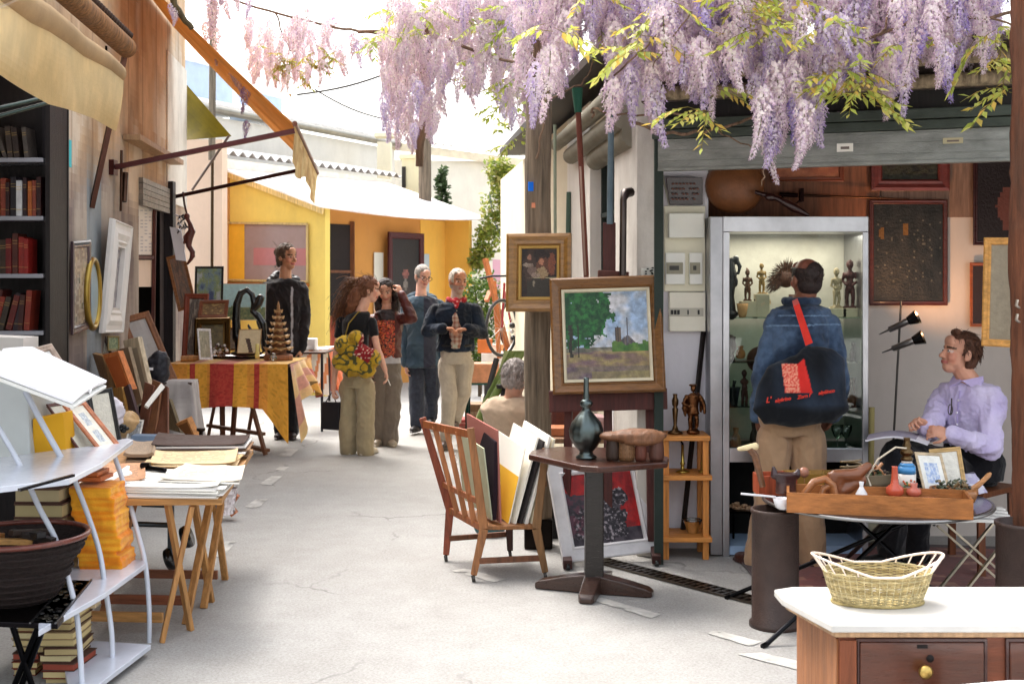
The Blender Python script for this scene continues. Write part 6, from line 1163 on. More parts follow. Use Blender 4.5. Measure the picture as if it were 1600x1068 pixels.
lean('plum_board', 'plum brown board between the orange frame and brown folders', 'board', (196, 662, 8.4), (216, 655, 8.2), (200, 600, 8.3), (186, 610, 8.5), .02, (.30, .20, .20))
lean('ochre_board', 'ochre yellow board under the bright orange frame', 'board', (184, 660, 8.5), (200, 660, 8.3), (190, 604, 8.4), (176, 606, 8.6), .02, (.72, .52, .24))
for i, (x0, x1, x2, x3, y0, c, lb) in enumerate(((212, 226, 240, 226, 596, (.46, .28, .20), 'leftmost red brown folder fanned beside the grey stool'), (224, 240, 252, 238, 592, (.52, .34, .22), 'middle red brown folder fanned beside the grey stool'), (238, 262, 262, 250, 598, (.40, .24, .17), 'rightmost red brown folder fanned beside the grey stool'))):
    lean('brown_folder', lb, 'folder', (x0, 690, 8.2-i*.1), (x1, 694, 8.1-i*.1), (x2, y0+6, 8.2), (x3, y0, 8.3), .015, c, 'leather')
lean('white_edge_frame', 'narrow white mat board lying across the brown folders', 'board', (226, 632, 8.0), (232, 636, 8.0), (258, 604, 8.2), (252, 598, 8.2), .02, (.86, .84, .80), 'paper')
lean('small_orange_frame', 'small light orange wooden frame leaning near the stool foot', 'frame', (300, 690, 8.6), (309, 692, 8.5), (292, 654, 8.6), (274, 662, 8.7), .04, (.74, .50, .27), inner=(.5, .32, .18))
lean('small_dark_frame', 'small dark brown frame behind the light orange one', 'frame', (262, 670, 8.9), (282, 676, 8.8), (264, 622, 8.9), (256, 626, 9.0), .03, (.40, .34, .24))
mb = MB((.10, .10, .14)); c = W(246, 578, 9.3); mb.ell(c, (.09, .07, .13)); mb.ell(c+V((.02, 0, .06)), (.07, .06, .09)); mb.ell(c+V((-.03, 0, -.08)), (.08, .06, .06)); t = thing('black_bag', 'black bag with a white tag behind the leaning frames', 'bag', c); remesh('body', mb, 'leather', t, .012, 3, wrinkle(.008, 18)); m = MB((.9, .9, .92)); m.box(W(235, 576, 9.2), (.04, .005, .02)); m.build('tag', 'paper', t)
mb = MB((.18, .14, .12)); c = G(314, 694)+V((0, -2.1, 0)); c = W(314, 688, 8.3); mb.lathe(c+V((0, 0, -.03)), [(.05, 0), (.05, .008), (.015, .015), (.014, .09), (.03, .10), (.03, .115)], 14); solo('iron_candlestick', mb, 'metal', 'small dark iron candlestick behind the paper stacks', 'candlestick')
mb = MB((.76, .62, .44)); c = W(197, 662, 8.0); mb.ell(c, (.09, .09, .085)); t = thing('tan_round_bag', 'round tan pouch with a black clasp among the frames', 'bag', c); remesh('body', mb, 'leather', t, .01, 2, wrinkle(.008, 16)); m = MB((.08, .08, .09)); 
for i in range(7): m.ell(W(193+rnd.uniform(-8, 10), 668+rnd.uniform(-6, 6), 7.88), (.02, .01, .014), seg=8, rings=5)
m.build('clasp', 'gloss', t)
mb = MB((.88, .85, .88)); mb.ell(W(178, 645, 7.6), (.06, .05, .09)); t = thing('crumpled_white_bag', 'crumpled white bag behind the small framed prints', 'bag', W(178, 665, 7.6)); remesh('body', mb, 'paper', t, .012, 1, wrinkle(.014, 22))
# ---- table with prints: light folding legs
pt2 = thing('folding_print_table', 'light wooden folding table loaded with paper stacks in front on the left', 'table', (-1.8, 6.2, 0)); LW = (.74, .54, .32); Tz = .63
T0, T1, T2, T3 = V((-2.05, 5.42, Tz)), V((-1.30, 5.45, Tz)), V((-1.50, 7.05, Tz)), V((-2.3, 7.05, Tz))
mb = MB(LW); mb.prism([T0, T1, T2, T3], (0, 0, -.03)); mb.build('table_top', 'woodx', pt2, bevel=.003)
lk = [((253, 1003), (300, 790), 5.45), ((298, 984), (262, 790), 5.5), ((290, 975), (332, 775), 5.9), ((330, 940), (300, 775), 5.9), ((318, 950), (352, 770), 6.2), ((352, 905), (330, 768), 6.3)]
for f_, tp, Y in lk: mb = MB(mixc(LW, (.55, .36, .2), rnd.random()*.6)); a = G(*f_); b = W(tp[0], tp[1], Y); b.z = Tz-.035; mb.bar(a, b, .034, .022); mb.build('leg', 'wood', pt2, bevel=.003)
for f_, x_, c in (((255, 990), -2.2, LW), ((300, 962), -2.2, (.52, .30, .2)), ((340, 920), -2.2, (.50, .30, .2))):
    a = G(*f_)+V((0, 0, .075)); mb = MB(c); mb.bar(a, V((x_, a.y+.05, a.z)), .02, .045); mb.build('rail', 'woodx', pt2, bevel=.003)
for x, y in ((-2.02, 5.5), (-1.98, 5.9), (-2.1, 6.3)):
    mb = MB((.62, .42, .26)); mb.bar((x, y, 0), (x+.1, y+.25, Tz-.03), .034, .022); mb.build('leg', 'wood', pt2)
mb = MB((.33, .36, .38)); mb.tube([W(180, 817, 6.3), W(268, 820, 6.3)], .014, 8); mb.tube([W(222, 788, 6.5), W(270, 790, 6.5)], .012, 8); mb.tube([W(267, 790, 6.3), W(267, 870, 6.3)], .018, 8); mb.tube([W(186, 817, 6.3), W(186, 880, 6.3)], .014, 8); o_ = thing('luggage_cart', 'grey folding luggage cart with small black wheels under the print table', 'cart', W(225, 880, 6.3)); mb.build('frame', 'metal', o_)
for p in ((267, 872), (292, 838)): m = MB((.07, .07, .08)); m.lathe(W(p[0], p[1], 6.3-.0), [(.055, -.02), (.06, 0), (.055, .02)], 20, M=Matrix.Rotation(R(70), 3, 'Y')); m.build('wheel', 'gloss', o_)
# paper stacks
def stack(name, label, pts, z0, hgt, n, cols, jit=.02, cat='papers', mat='paper'):
    P = [V((p.x, p.y, 0)) for p in (Zp(a, b, z0) for a, b in pts)]; ctr = sum(P, V())/len(P); mb = MB(); z = z0
    for i in range(n):
        th = hgt/n; M = Matrix.Rotation(rnd.uniform(-jit, jit)*2.2, 3, 'Z'); o = V((rnd.uniform(-jit, jit), rnd.uniform(-jit, jit), 0)); c = rnd.choice(cols)
        Q = [ctr+M@(p-ctr)+o for p in P]
        if i == n-1:   # slightly curled top sheet
            mb.sheet(lambda u, v: Q[0].lerp(Q[1], u).lerp(Q[3].lerp(Q[2], u), v)+V((0, 0, z+th*.8+.012*max(0, nz(u*2.2, v*2.2, z0*9))+.01*(abs(u-.5)*2)**5)), 44, 44, th*.5, lambda u, v: mixc(c, (.40, .38, .37), .6 if .12 < u < .86 and .15 < v < .88 and int(v*44) % 3 == 1 and nz(int(u*30)*.9, int(v*44)*.7, n) > -.1 else max(0, nz(u*6, v*6))*.15))
        else: mb.prism([V((q.x, q.y, z+.0004)) for q in Q], (0, 0, th*.85), c)
        z += th
    return solo(name, mb, mat, label, cat)
WHT = [(.96, .95, .93), (.93, .92, .89), (.97, .96, .95), (.86, .82, .76)]
stack('print_stack', 'big stack of white sheets on the near edge of the print table', [(158, 776), (342, 779), (372, 752), (205, 745)], Tz+.003, .05, 9, WHT, .018)
stack('large_white_sheet', 'large white sheet hanging over the right edge of the print table', [(250, 752), (378, 756), (383, 732), (290, 730)], Tz+.055, .012, 2, WHT, .01)
stack('brown_paper_fan', 'fan of yellowed brown papers in the middle of the print table', [(226, 738), (360, 738), (372, 714), (243, 716)], Tz+.01, .04, 5, [(.86, .76, .60), (.82, .70, .52), (.90, .82, .70)], .05)
stack('dark_folder_stack', 'stack of dark edged old folders at the far edge of the print table', [(240, 718), (388, 716), (392, 702), (245, 698)], Tz+.004, .075, 8, [(.42, .32, .26), (.56, .44, .34), (.30, .24, .22), (.94, .92, .90)], .03)
stack('grey_box', 'squat grey brown box of papers at the far left of the print table', [(195, 728), (238, 728), (242, 708), (205, 706)], Tz+.004, .07, 2, [(.62, .54, .46), (.93, .90, .86)], .005, cat='box')
stack('left_paper_heap', 'loose heap of pinkish papers at the left of the print table', [(128, 770), (205, 768), (222, 742), (150, 738)], Tz+.004, .055, 6, [(.90, .84, .78), (.82, .62, .48), (.93, .90, .86)], .06)
slab('blue_grey_box', 'long flat blue grey box behind the paper stacks', 'box', [(206, 695, 7.25), (292, 697, 7.25), (290, 682, 7.3), (204, 680, 7.3)], .12, (.34, .40, .48), 'matt', ex=(0, .1, 0), bevel=.004)
mb = MB((.12, .11, .12)); mb.limb([W(224, 727, 5.95), W(236, 731, 5.9), W(257, 734, 5.85)], [.018, .012, .012]); mb.box(W(228, 727, 5.92), (.04, .03, .03)); solo('black_clamp', mb, 'metal', 'black clamp lying on the white print stack', 'clamp')
mb = MB((.86, .84, .86))
def tb(u, v): return W(352+18*math.cos(u*6.28)*(1-.3*v)+4*nz(u*9, v*6), 762+40*v, 6.2)+V((0, .05*math.sin(u*6.28), 0))
mb.grid(tb, 26, 10, lambda u, v: mixc((.92, .90, .92), (.60, .55, .55), rnd.random()*.8)); solo('plastic_bag', mb, 'gloss', 'crumpled clear plastic bag hanging at the right corner of the print table', 'bag')
mb = MB((.66, .40, .26)); mb.bar(W(350, 801, 8.2), W(370, 772, 8.2), .06, .04); mb.bar(W(348, 778, 8.15), W(367, 803, 8.15), .07, .04); solo('wooden_block', mb, 'wood', 'reddish wooden block on the ground behind the print table corner', 'block')
# ---- white etagere with bowed tubes
et = thing('white_bookshelf', 'white metal bookshelf with bowed tube uprights and three shelves in the left corner', 'shelf', Zp(170, 1000, 0)); WT = (.80, .82, .87)
for z, pts in ((.05, [(112, 1100), (178, 1050), (236, 1006), (150, 1000), (95, 1015)]), (.36, [(60, 985), (112, 955), (165, 925), (228, 880), (224, 872), (118, 884), (60, 900)]), (.87, [(-60, 780), (0, 760), (108, 748), (160, 722), (208, 686), (198, 684), (135, 697), (-20, 716), (-60, 740)])):
    mb = MB(WT); mb.prism([Zp(a, b, z) for a, b in pts], (0, 0, -.022)); mb.build('shelf', 'gloss', et, bevel=.003)
def tube_px(pts, r=.014): 
    l = []
    for i in range(len(pts)-1):
        for k in range(6):
            t_ = k/6; p0, p1, p2, p3 = (pts[max(0, i-1)], pts[i], pts[i+1], pts[min(len(pts)-1, i+2)]); l.append(tuple(.5*((2*p1[j])+(-p0[j]+p2[j])*t_+(2*p0[j]-5*p1[j]+4*p2[j]-p3[j])*t_*t_+(-p0[j]+3*p1[j]-3*p2[j]+p3[j])*t_**3) for j in range(3)))
    l.append(pts[-1]); m = MB(WT); m.tube([W(*p) for p in l], r*.78, 10); m.build('upright', 'gloss', et)
tube_px([(174, 698, 5.55), (195, 760, 5.5), (215, 830, 5.45), (227, 880, 5.42), (233, 950, 5.4), (233, 1006, 5.4)])
tube_px([(112, 738, 5.25), (136, 800, 5.2), (155, 860, 5.12), (164, 915, 5.08), (174, 985, 5.04), (176, 1050, 5.02)])
tube_px([(40, 612, 5.15), (68, 665, 5.1), (100, 722, 5.1)], .016)
tube_px([(-10, 655, 4.9), (28, 720, 4.85), (60, 790, 4.8), (90, 850, 4.78), (116, 940, 4.76), (124, 1000, 4.72), (130, 1100, 4.68)])
tube_px([(100, 880, 5.5), (106, 905, 5.5), (110, 930, 5.5)], .012)
mb = MB((.10, .10, .12)); mb.bar(Zp(30, 765, .885), Zp(115, 742, .885), .012, .01); mb.build('shelf_trim', 'gloss', et)
mb = MB((.62, .66, .72)); mb.prism([W(40, 745, 5.1), W(150, 722, 5.35), W(150, 712, 5.35), W(45, 725, 5.1)], (0, .02, 0)); mb.build('shelf_edge', 'gloss', et)
# big white portfolio on top
t = thing('white_portfolio', 'large white portfolio lying tilted on top of the white bookshelf', 'portfolio', W(70, 600, 5.0)); A_, B_, C_, D_ = W(-60, 560, 4.6), W(115, 627, 4.85), W(167, 594, 5.35), W(50, 541, 5.6)
mb = MB((.95, .95, .97)); mb.sheet(lambda u, v: A_.lerp(B_, u).lerp(D_.lerp(C_, u), v)+V((0, 0, .012*math.sin(v*math.pi)-(.018 if abs(v-.5) < .04 else 0))), 20, 24, .012); mb.build('cover', 'paper', t)
mb = MB((.88, .88, .86)); mb.sheet(lambda u, v: A_.lerp(B_, u).lerp(D_.lerp(C_, u), v*.96)+V((.004, 0, -.02)), 8, 8, .012); mb.build('sheets', 'paper', t)
slab('cased_white_box', 'translucent grey plastic crate at the far left edge under the white portfolio', 'crate', [(-60, 735, 5.2), (48, 722, 5.2), (42, 590, 5.25), (-60, 575, 5.25)], .3, (.78, .80, .80), 'plastic', ex=(0, .30, 0), bevel=.01)
slab('pale_print_box', 'pale printed box lid behind the white portfolio at the far left', 'box', [(-60, 560, 6.2), (36, 556, 6.2), (36, 528, 6.2), (-60, 524, 6.2)], .2, (.82, .80, .78), 'paper', ex=(0, .2, 0))
framed('small_pale_frame', 'pale grey wooden frame with a white print behind the white portfolio', 'picture', W(78, 600, 6.2), W(112, 590, 6.35), W(62, 542, 6.3), .035, (.66, .58, .52), lambda u, v: (.93, .93, .92), res=(2, 2))
framed('wood_framed_photo', 'wood framed photograph standing behind the yellow box', 'picture', W(74, 650, 5.5), W(98, 642, 5.6), W(62, 604, 5.55), .025, (.62, .42, .28), blotch([(.85, .85, .85), (.6, .6, .62), (.80, .76, .68)], 4, 9), res=(10, 14))
slab('yellow_box', 'yellow ochre cardboard box on the top shelf of the white bookshelf', 'box', [(51, 716, 5.25), (104, 708, 5.3), (98, 645, 5.3), (51, 654, 5.25)], .1, (.86, .64, .16), 'paper', ex=(.0, .12, 0), bevel=.003)
def pr1(u, v): return (.92, .90, .84) if not (.3 < u < .7 and (.15 < v < .42 or .55 < v < .85)) else mixc((.62, .66, .70), (.85, .86, .86), max(0, .5+nz(u*20, v*20)*1.5))
framed('dark_framed_print', 'small print in a thin dark brown frame, leftmost of the leaning pair', 'picture', W(128, 712, 5.35), W(156, 706, 5.5), W(93, 629, 5.5), .016, (.36, .20, .18), blotch([(.90, .88, .82), (.84, .84, .78)], 4, 5), res=(12, 20))
framed('orange_framed_print', 'small engraving in an orange wooden frame leaning on the top shelf', 'picture', W(158, 711, 5.38), W(190, 700, 5.5), W(119, 628, 5.52), .024, (.74, .46, .32), pr1, res=(24, 40))
framed('black_edged_print', 'black edged frame just behind the orange framed engraving', 'picture', W(150, 700, 5.62), W(191, 692, 5.66), W(126, 615, 5.75), .020, (.10, .09, .09), lambda u, v: (.86, .84, .78), res=(2, 2))
# orange cloth parcel, folded cloth and book on the middle shelf
def heap(name, label, cat, x0, x1, yb, yt, Y, dep, n, cols, mat='cloth', jit=.008):
    z0 = CH+(HY-yb)/F*Y; z1 = CH+(HY-yt)/F*Y; xa_, xb_ = (x0-CX)/F*Y, (x1-CX)/F*Y; mb = MB()
    if mat == 'cloth':
        t = thing(name, label, cat, ((xa_+xb_)/2, Y, z0))
        for i in range(n): mb.box(((xa_+xb_)/2+rnd.uniform(-jit, jit)-.05*i/n, Y+dep/2, z0+(z1-z0)*(i+.5)/n), (xb_-xa_+rnd.uniform(-.012, .012), dep, (z1-z0)/n*1.1), rz=rnd.uniform(-.05, .05))
        return remesh('cloth', mb, 'cloth', t, .006, 2, lambda p: .005*nz(p.x*9, p.y*9, p.z*70)+.004*nz(p.x*30, p.y*30, p.z*30), lambda p: mixc(cols[0], cols[1], max(0, min(1, .5+nz(p.x*5, p.y*5, p.z*60)*2))))
    if cat == 'books':
        for i in range(n):
            za = z0+(z1-z0)*i/n; th = (z1-z0)/n*.96; c = rnd.choice(cols); cc = rnd.choice([(.46, .22, .17), (.62, .52, .38), (.50, .44, .34), (.36, .26, .22)]); x = (xa_+xb_)/2+rnd.uniform(-jit, jit); w_ = xb_-xa_-rnd.uniform(0, .02); y = Y+dep/2+rnd.uniform(-jit, jit); a = rnd.uniform(-.08, .08)
            mb.box((x, y, za+th/2), (w_-.008, dep-.008, th*.8), rz=a, col=c)
            for k in (.06, .94): mb.box((x, y, za+th*k), (w_, dep, th*.1), rz=a, col=cc)
        return solo(name, mb, mat, label, cat)
    for i in range(n):
        za = z0+(z1-z0)*i/n; th = (z1-z0)/n*.97; j = rnd.uniform(-jit, jit); c = rnd.choice(cols); sk = (i/n)*-.05
        mb.box(((xa_+xb_)/2+j+sk, Y+dep/2+rnd.uniform(-jit, jit), za+th/2), (xb_-xa_+rnd.uniform(-jit, jit), dep, th), rz=rnd.uniform(-.06, .06), col=c)
    return solo(name, mb, mat, label, cat, bevel=.004)
heap('orange_cloth_stack', 'tall stack of folded orange and yellow cloth on the middle shelf', 'cloth', 122, 190, 896, 762, 5.25, .2, 15, [(.90, .52, .10), (.94, .66, .18), (.88, .44, .08), (.95, .75, .30)])
heap('beige_book_stack', 'stack of beige covered books on the left of the middle shelf', 'books', 20, 98, 905, 762, 5.2, .22, 6, [(.66, .60, .44), (.58, .50, .36), (.70, .64, .50)], 'paper')
heap('orange_folded_bag', 'reddish orange folded bag on top of the orange cloth', 'bag', 118, 160, 752, 738, 5.3, .15, 2, [(.72, .38, .18), (.88, .66, .40)], 'leather')
heap('soap_block', 'small pale wooden block on the front of the middle shelf', 'block', 124, 152, 950, 933, 5.05, .07, 1, [(.82, .74, .60)], 'matt')
# old books under the tray table
for j, (x0, x1, Y, lb) in enumerate(((62, 118, 4.85, 'front pile of old yellowed books with red spines under the black tray table'), (20, 62, 4.95, 'second pile of old books further left under the black tray table'))):
    heap('old_book_pile', lb, 'books', x0, x1, 1120, 962+j*15, Y, .22, 13, [(.82, .74, .54), (.74, .66, .48), (.60, .30, .24), (.86, .80, .62)], 'paper', .014)
# black tray table + basket
tt = thing('black_tray_table', 'low black metal tray table with a patterned border, holding the dark basket', 'table', Zp(50, 950, 0)); z = .36; q = [Zp(-80, 968, z), Zp(90, 974, z), Zp(146, 906, z), Zp(-60, 902, z)]
mb = MB((.13, .12, .13)); mb.prism(q, (0, 0, -.02)); mb.build('tray', 'metal', tt, bevel=.003)
mb = MB((.45, .45, .46)); q1, q2 = q[1], q[2]; 
for k in range(46):
    u, v = rnd.random(), rnd.random(); p = q1.lerp(q2, .04+.92*u)+V((-.015-.075*v, 0, .003)); mb.box(p, (.014, .016, .004), rz=rnd.random()*3, col=rnd.choice([(.55, .55, .56), (.3, .3, .3), (.6, .58, .54)]))
for s in (-.008, -.10): mb.bar(q1+V((s, .0, .003)), q2+V((s, 0, .003)), .006, .006)
mb.build('inlay', 'metal', tt)
for a, b in (((20, 978), (60, 1100)), ((60, 978), (10, 1100)), ((75, 960), (30, 1080))): m = MB((.10, .10, .11)); m.tube([W(a[0], a[1], 4.55), W(b[0], b[1], 4.6)], .012, 8); m.build('leg', 'metal', tt)
t = thing('dark_wicker_basket', 'big dark wicker bowl basket filled with wooden bits on the tray table', 'basket', V((-1.93, 4.74, .362))); c = V((-1.93, 4.74, .362))
mb = MB((.15, .10, .09)); seg = 60; prof = [(.13, 0), (.16, .03), (.19, .09), (.205, .12), (.198, .14), (.24, .19), (.255, .235), (.265, .25), (.255, .24), (.22, .17), (.15, .04)]
vs = []
for i, (r, z) in enumerate(prof): vs += [c+V((math.cos(a)*(r+.003*math.sin(k*3.14+i)), math.sin(a)*(r+.003*math.sin(k*3.14+i)), z)) for k, a in enumerate(np.linspace(0, 2*math.pi, seg+1)[:-1])]
mb.add(vs, [(i*seg+k, i*seg+(k+1) % seg, (i+1)*seg+(k+1) % seg, (i+1)*seg+k) for i in range(len(prof)-1) for k in range(seg)], True)
for i in range(9): z = .02+i*.026; r = np.interp(z, [0, .03, .09, .12, .14, .19, .25], [.13, .16, .192, .207, .2, .242, .262]); mb.tube([c+V((math.cos(a)*r, math.sin(a)*r, z+.003*math.sin(a*30+i*3))) for a in np.linspace(0, 2*math.pi, 61)[:-1]], .006, 5, closed=True)
mb.build('bowl', 'wicker', t)
mb = MB((.42, .22, .18)); mb.tube([c+V((math.cos(a)*.265, math.sin(a)*.265, .252)) for a in np.linspace(0, 2*math.pi, 61)[:-1]], .011, 8, closed=True); mb.build('rim', 'woodgloss', t)
for i, (dx, dy, a, L0, cc, lb) in enumerate(((-.03, -.04, .5, .20, (.78, .58, .34), 'light wooden plank on top of the dark wicker basket'), (-.12, .02, 1.2, .14, (.74, .50, .28), 'short wooden piece at the left in the dark wicker basket'), (.06, .0, -.3, .20, (.16, .12, .10), 'black wooden stick in the dark wicker basket'), (.04, .05, .9, .18, (.22, .16, .13), 'dark brown stick crossing the basket'), (.09, -.03, 2.2, .13, (.14, .12, .12), 'short black tool handle at the right in the basket'))):
    mb = MB(cc); mb.box(c+V((dx, dy, .235+.006*i)), (L0, .035, .022), rot=rotM(a, 0, .12)); solo('wooden_piece', mb, 'woodx', lb, 'wood piece', bevel=.003)

# more small framed things among the stalls
def sf(name, label, a, b, tl, bw, fc, cols, sd, cat='picture'): framed(name, label, cat, W(*a), W(*b), W(*tl), bw, fc, blotch(cols, 5, sd), res=(14, 16))
GY = [(.82, .80, .74), (.62, .62, .60), (.76, .72, .64)]
sf('oak_framed_print', 'oak framed pale print standing behind the cream card and black sculpture', (352, 548, 11.9), (372, 547, 11.9), (352, 512, 11.95), .02, (.55, .38, .22), GY, 3)
sf('dark_framed_sketch', 'dark framed sketch leaning on the wall behind the orange leaning frame', (148, 560, 9.3), (176, 556, 9.45), (144, 500, 9.45), .025, (.24, .16, .13), GY, 8)
sf('walnut_frame', 'walnut framed brown study leaning left of the grey draped stool', (236, 655, 9.0), (258, 650, 9.1), (228, 612, 9.1), .03, (.42, .27, .17), [(.52, .42, .30), (.36, .28, .2)], 9)
sf('white_mounted_photo', 'white mounted photograph low in front of the brown folders', (196, 690, 7.9), (218, 690, 7.9), (192, 656, 8.0), .012, (.86, .84, .8), [(.4, .4, .4), (.7, .7, .7)], 4)
sf('green_toned_picture', 'small green toned picture hung above the orange leaning frame', (168, 548, 9.35), (186, 548, 9.5), (168, 524, 9.36), .016, (.5, .42, .25), [(.35, .42, .32), (.55, .58, .45)], 7)
# ================================================================ PEOPLE
def hand(mb, wr, d, pn, s=1.0, curl=.5, side=1):
    d = V(d).normalized(); pn = (V(pn)-d*V(pn).dot(d)).normalized(); ac = d.cross(pn)*side
    M = Matrix((ac, pn, d)).transposed(); mb.ell(wr+d*.048*s, (.040*s, .016*s, .052*s), M); mb.ell(wr+d*.012*s, (.027*s, .020*s, .03*s), M)
    for i, L0 in enumerate((.070, .079, .073, .056)):
        p = wr+d*.084*s+ac*(.030-.020*i)*s; a = .12; pts = [p]; c = curl*(1+.12*i)
        for k, f in enumerate((.45, .32, .25)): a += c*(.8, 1.0, .7)[k]; p = p+(d*math.cos(a)+pn*math.sin(a)+ac*(.06-.05*i))*L0*f*s; pts.append(p)
        mb.limb(pts, [.0088*s, .0082*s, .0074*s, .0062*s], 8)
    p = wr+d*.022*s+ac*.030*s; t1 = p+(ac*.6+d*.65+pn*.35).normalized()*.040*s; t2 = t1+(ac*.1+d*.85+pn*.55).normalized()*.032*s; mb.limb([p, t1, t2], [.0125*s, .0105*s, .008*s], 8)
def head(mb, c, M, s=1.0, nose=1.0, ears=True):
    q = lambda x, y, z: c+M@V((x*s, y*s, z*s)); E = lambda x, y, z, a, b, d: mb.ell(q(x, y, z), (a*s, b*s, d*s), M)
    E(0, .018, .030, .076, .094, .088); E(0, -.022, -.022, .061, .066, .082); E(0, -.045, -.082, .038, .040, .034); E(0, -.010, -.055, .055, .060, .045)
    E(0, -.074, .026, .048, .018, .013); E(0, -.070, .060, .045, .025, .035)
    for x in (-1, 1): E(x*.034, -.062, -.028, .024, .022, .024); E(x*.030, -.072, .002, .016, .014, .010)
    mb.limb([q(0, -.086, .008), q(0, -.098, -.014), q(0, -.108*nose, -.030)], [.0085*s, .010*s, .0125*s]); E(-.011, -.094, -.034, .009, .010, .008); E(.011, -.094, -.034, .009, .010, .008)
    E(0, -.086, -.056, .022, .012, .006); E(0, -.084, -.066, .019, .012, .007)
    if ears:
        for x in (-1, 1): E(x*.080, .012, -.004, .010, .020, .032); E(x*.078, .004, -.022, .010, .012, .016)
def skincf(hc, HM, s, skin, brow, lips=(.68, .38, .35), scalp=None, beard=None, eyes=True):
    inv = HM.transposed()
    def f(p):
        l = inv@(p-hc)/s
        if l.length > .17: return skin
        c = skin
        if abs(l.z+.030) < .03 and l.y < -.04 and .02 < abs(l.x) < .06: c = mixc(skin, (.80, .42, .34), .25)
        if scalp and l.z > .045+max(0, -l.y-.02)*.3 and l.y > -.075: c = mixc(c, scalp, .6)
        if l.y < -.05:
            if abs(l.z-.024) < .006 and .014 < abs(l.x) < .050: c = mixc(c, brow, .75)
            if eyes and abs(l.z-.003) < .0068 and abs(abs(l.x)-.031) < .015 and l.y < -.06: c = (.14, .09, .08) if abs(abs(l.x)-.031) < .008 else mixc(c, (.85, .8, .78), .6)
            if abs(l.z+.061) < .0085 and abs(l.x) < .025: c = lips
        if beard and l.z < -.035 and l.y < .02 and not (abs(l.z+.061) < .008 and abs(l.x) < .022): c = mixc(c, beard, .65)
        return c
    return f
def figure(label, base, D):
    t = thing('person', label, 'person', base); b = D['yaw']; lv = V((math.cos(b), math.sin(b), 0)); fv = V((math.sin(b), -math.cos(b), 0)); g = D.get('g', 1.0); s = D.get('s', 1.0)
    HM = rotM(*D['hrot']); hc = D['head']; sk = D.get('skin', (.80, .60, .50))
    mb = MB(sk); head(mb, hc, HM, s, D.get('nose', 1)); nk = hc+HM@V((0, .022, -.075))*s; mb.limb([nk, D['neck']], [.052*s, .060*s])
    ch, wa, pe = D['chest'], D['waist'], D['pelvis']; cw = D.get('cw', .16)*g
    mb.loft([(pe, lv*.13*g, fv*.09*g), (wa, lv*.115*g, fv*.085*g), (ch, lv*cw*.9, fv*.10*g), (D['neck']+V((0, 0, -.03)), lv*cw*.55, fv*.06*g), (D['neck'], lv*.055, fv*.055)], 16)
    for sh, el, wr, hd, pn, cu, sd in D['arms']: mb.limb([sh, el], [.042*g, .036*g]); mb.limb([el, el.lerp(wr, .35), wr], [.036*g, .038*g, .025*g]); hand(mb, wr, hd, pn, s*D.get('hs', .95), cu, sd)
    for hp, kn, an, td in D['legs']: mb.limb([hp, kn], [.07, .045]); mb.limb([kn, an], [.045, .034])
    remesh('body', mb, 'skin', t, D.get('vox', .007), 2, None, skincf(hc, HM, s, sk, D.get('brow', (.2, .14, .1)), scalp=D.get('scalp'), beard=D.get('beard')))
    T = D.get('top')
    if T:
        mb = MB(T['c']); k = T.get('fat', 0.02); secs = []
        hem = T['hem']; up = (ch-pe).normalized()
        hemc = hem if isinstance(hem, V) else pe+up*hem
        secs = [(hemc, lv*(.155+k)*g*T.get('hw', 1), fv*(.105+k)*g*T.get('hw', 1)), (pe.lerp(wa, .5), lv*(.15+k)*g, fv*(.105+k)*g), (wa, lv*(.138+k)*g, fv*(.10+k)*g), (wa.lerp(ch, .6), lv*(cw*.95+k), fv*(.115+k)*g), (ch, lv*(cw+k), fv*(.112+k)*g), (ch.lerp(D['neck'], .6)+V((0, 0, .01)), lv*(cw*.8+k), fv*(.085+k)*g), (D['neck']+V((0, 0, -.015)), lv*(.07+k*.5), fv*(.065+k*.5))]
        if T.get('skiplow'): secs = secs[T['skiplow']:]
        mb.loft(secs, 22)
        sl = T.get('sleeve', 1); r0, r1, r2 = T.get('sr', (.068, .056, .044))
        for a in D['arms']:
            sh, el, wr = a[:3]; sh2 = sh+V((0, 0, -.012))
            if sl >= 1: mb.limb([sh2, sh2.lerp(el, .5), el], [r0*g, r0*.93*g, r1*g]); mb.limb([el, el.lerp(wr, .5), el.lerp(wr, sl-.06 if sl > 1 else .93)], [r1*g, (r1+r2)/2*g, r2*g])
            else: mb.limb([sh2, sh2.lerp(el, sl)], [r0*g, r0*.92*g])
        remesh('top' if 'name' not in T else T['name'], mb, T.get('mat', 'cloth'), t, D.get('vox', .007)*1.1, T.get('sm', 3), wrinkle(T.get('wr', .007), T.get('ws', 9), T.get('st', (1, 1, .8))), T.get('cf'))
    Lg = D.get('trousers')
    if Lg:
        mb = MB(Lg['c']); r = Lg['r']; mb.loft([(pe+V((0, 0, -.09)), lv*.145*g, fv*.115*g), (pe, lv*.155*g*Lg.get('hip', 1), fv*.118*g), (pe.lerp(wa, .7), lv*.142*g, fv*.104*g)], 22)
        for hp, kn, an, td in D['legs']:
            mb.limb([hp+V((0, 0, -.02)), hp.lerp(kn, .5), kn], [r[0]*g, (r[0]+r[1])/2*g, r[1]*g]); mb.limb([kn, kn.lerp(an, .5), an+V((0, 0, .0))], [r[1]*g, (r[1]+r[2])/2*g, r[2]*g])
        remesh('trousers', mb, Lg.get('mat', 'cloth'), t, D.get('vox', .007)*1.1, 3, wrinkle(Lg.get('wr', .008), 8, (1, 1, .55)), Lg.get('cf'))
    sc0 = D.get('shoe', (.12, .10, .10))
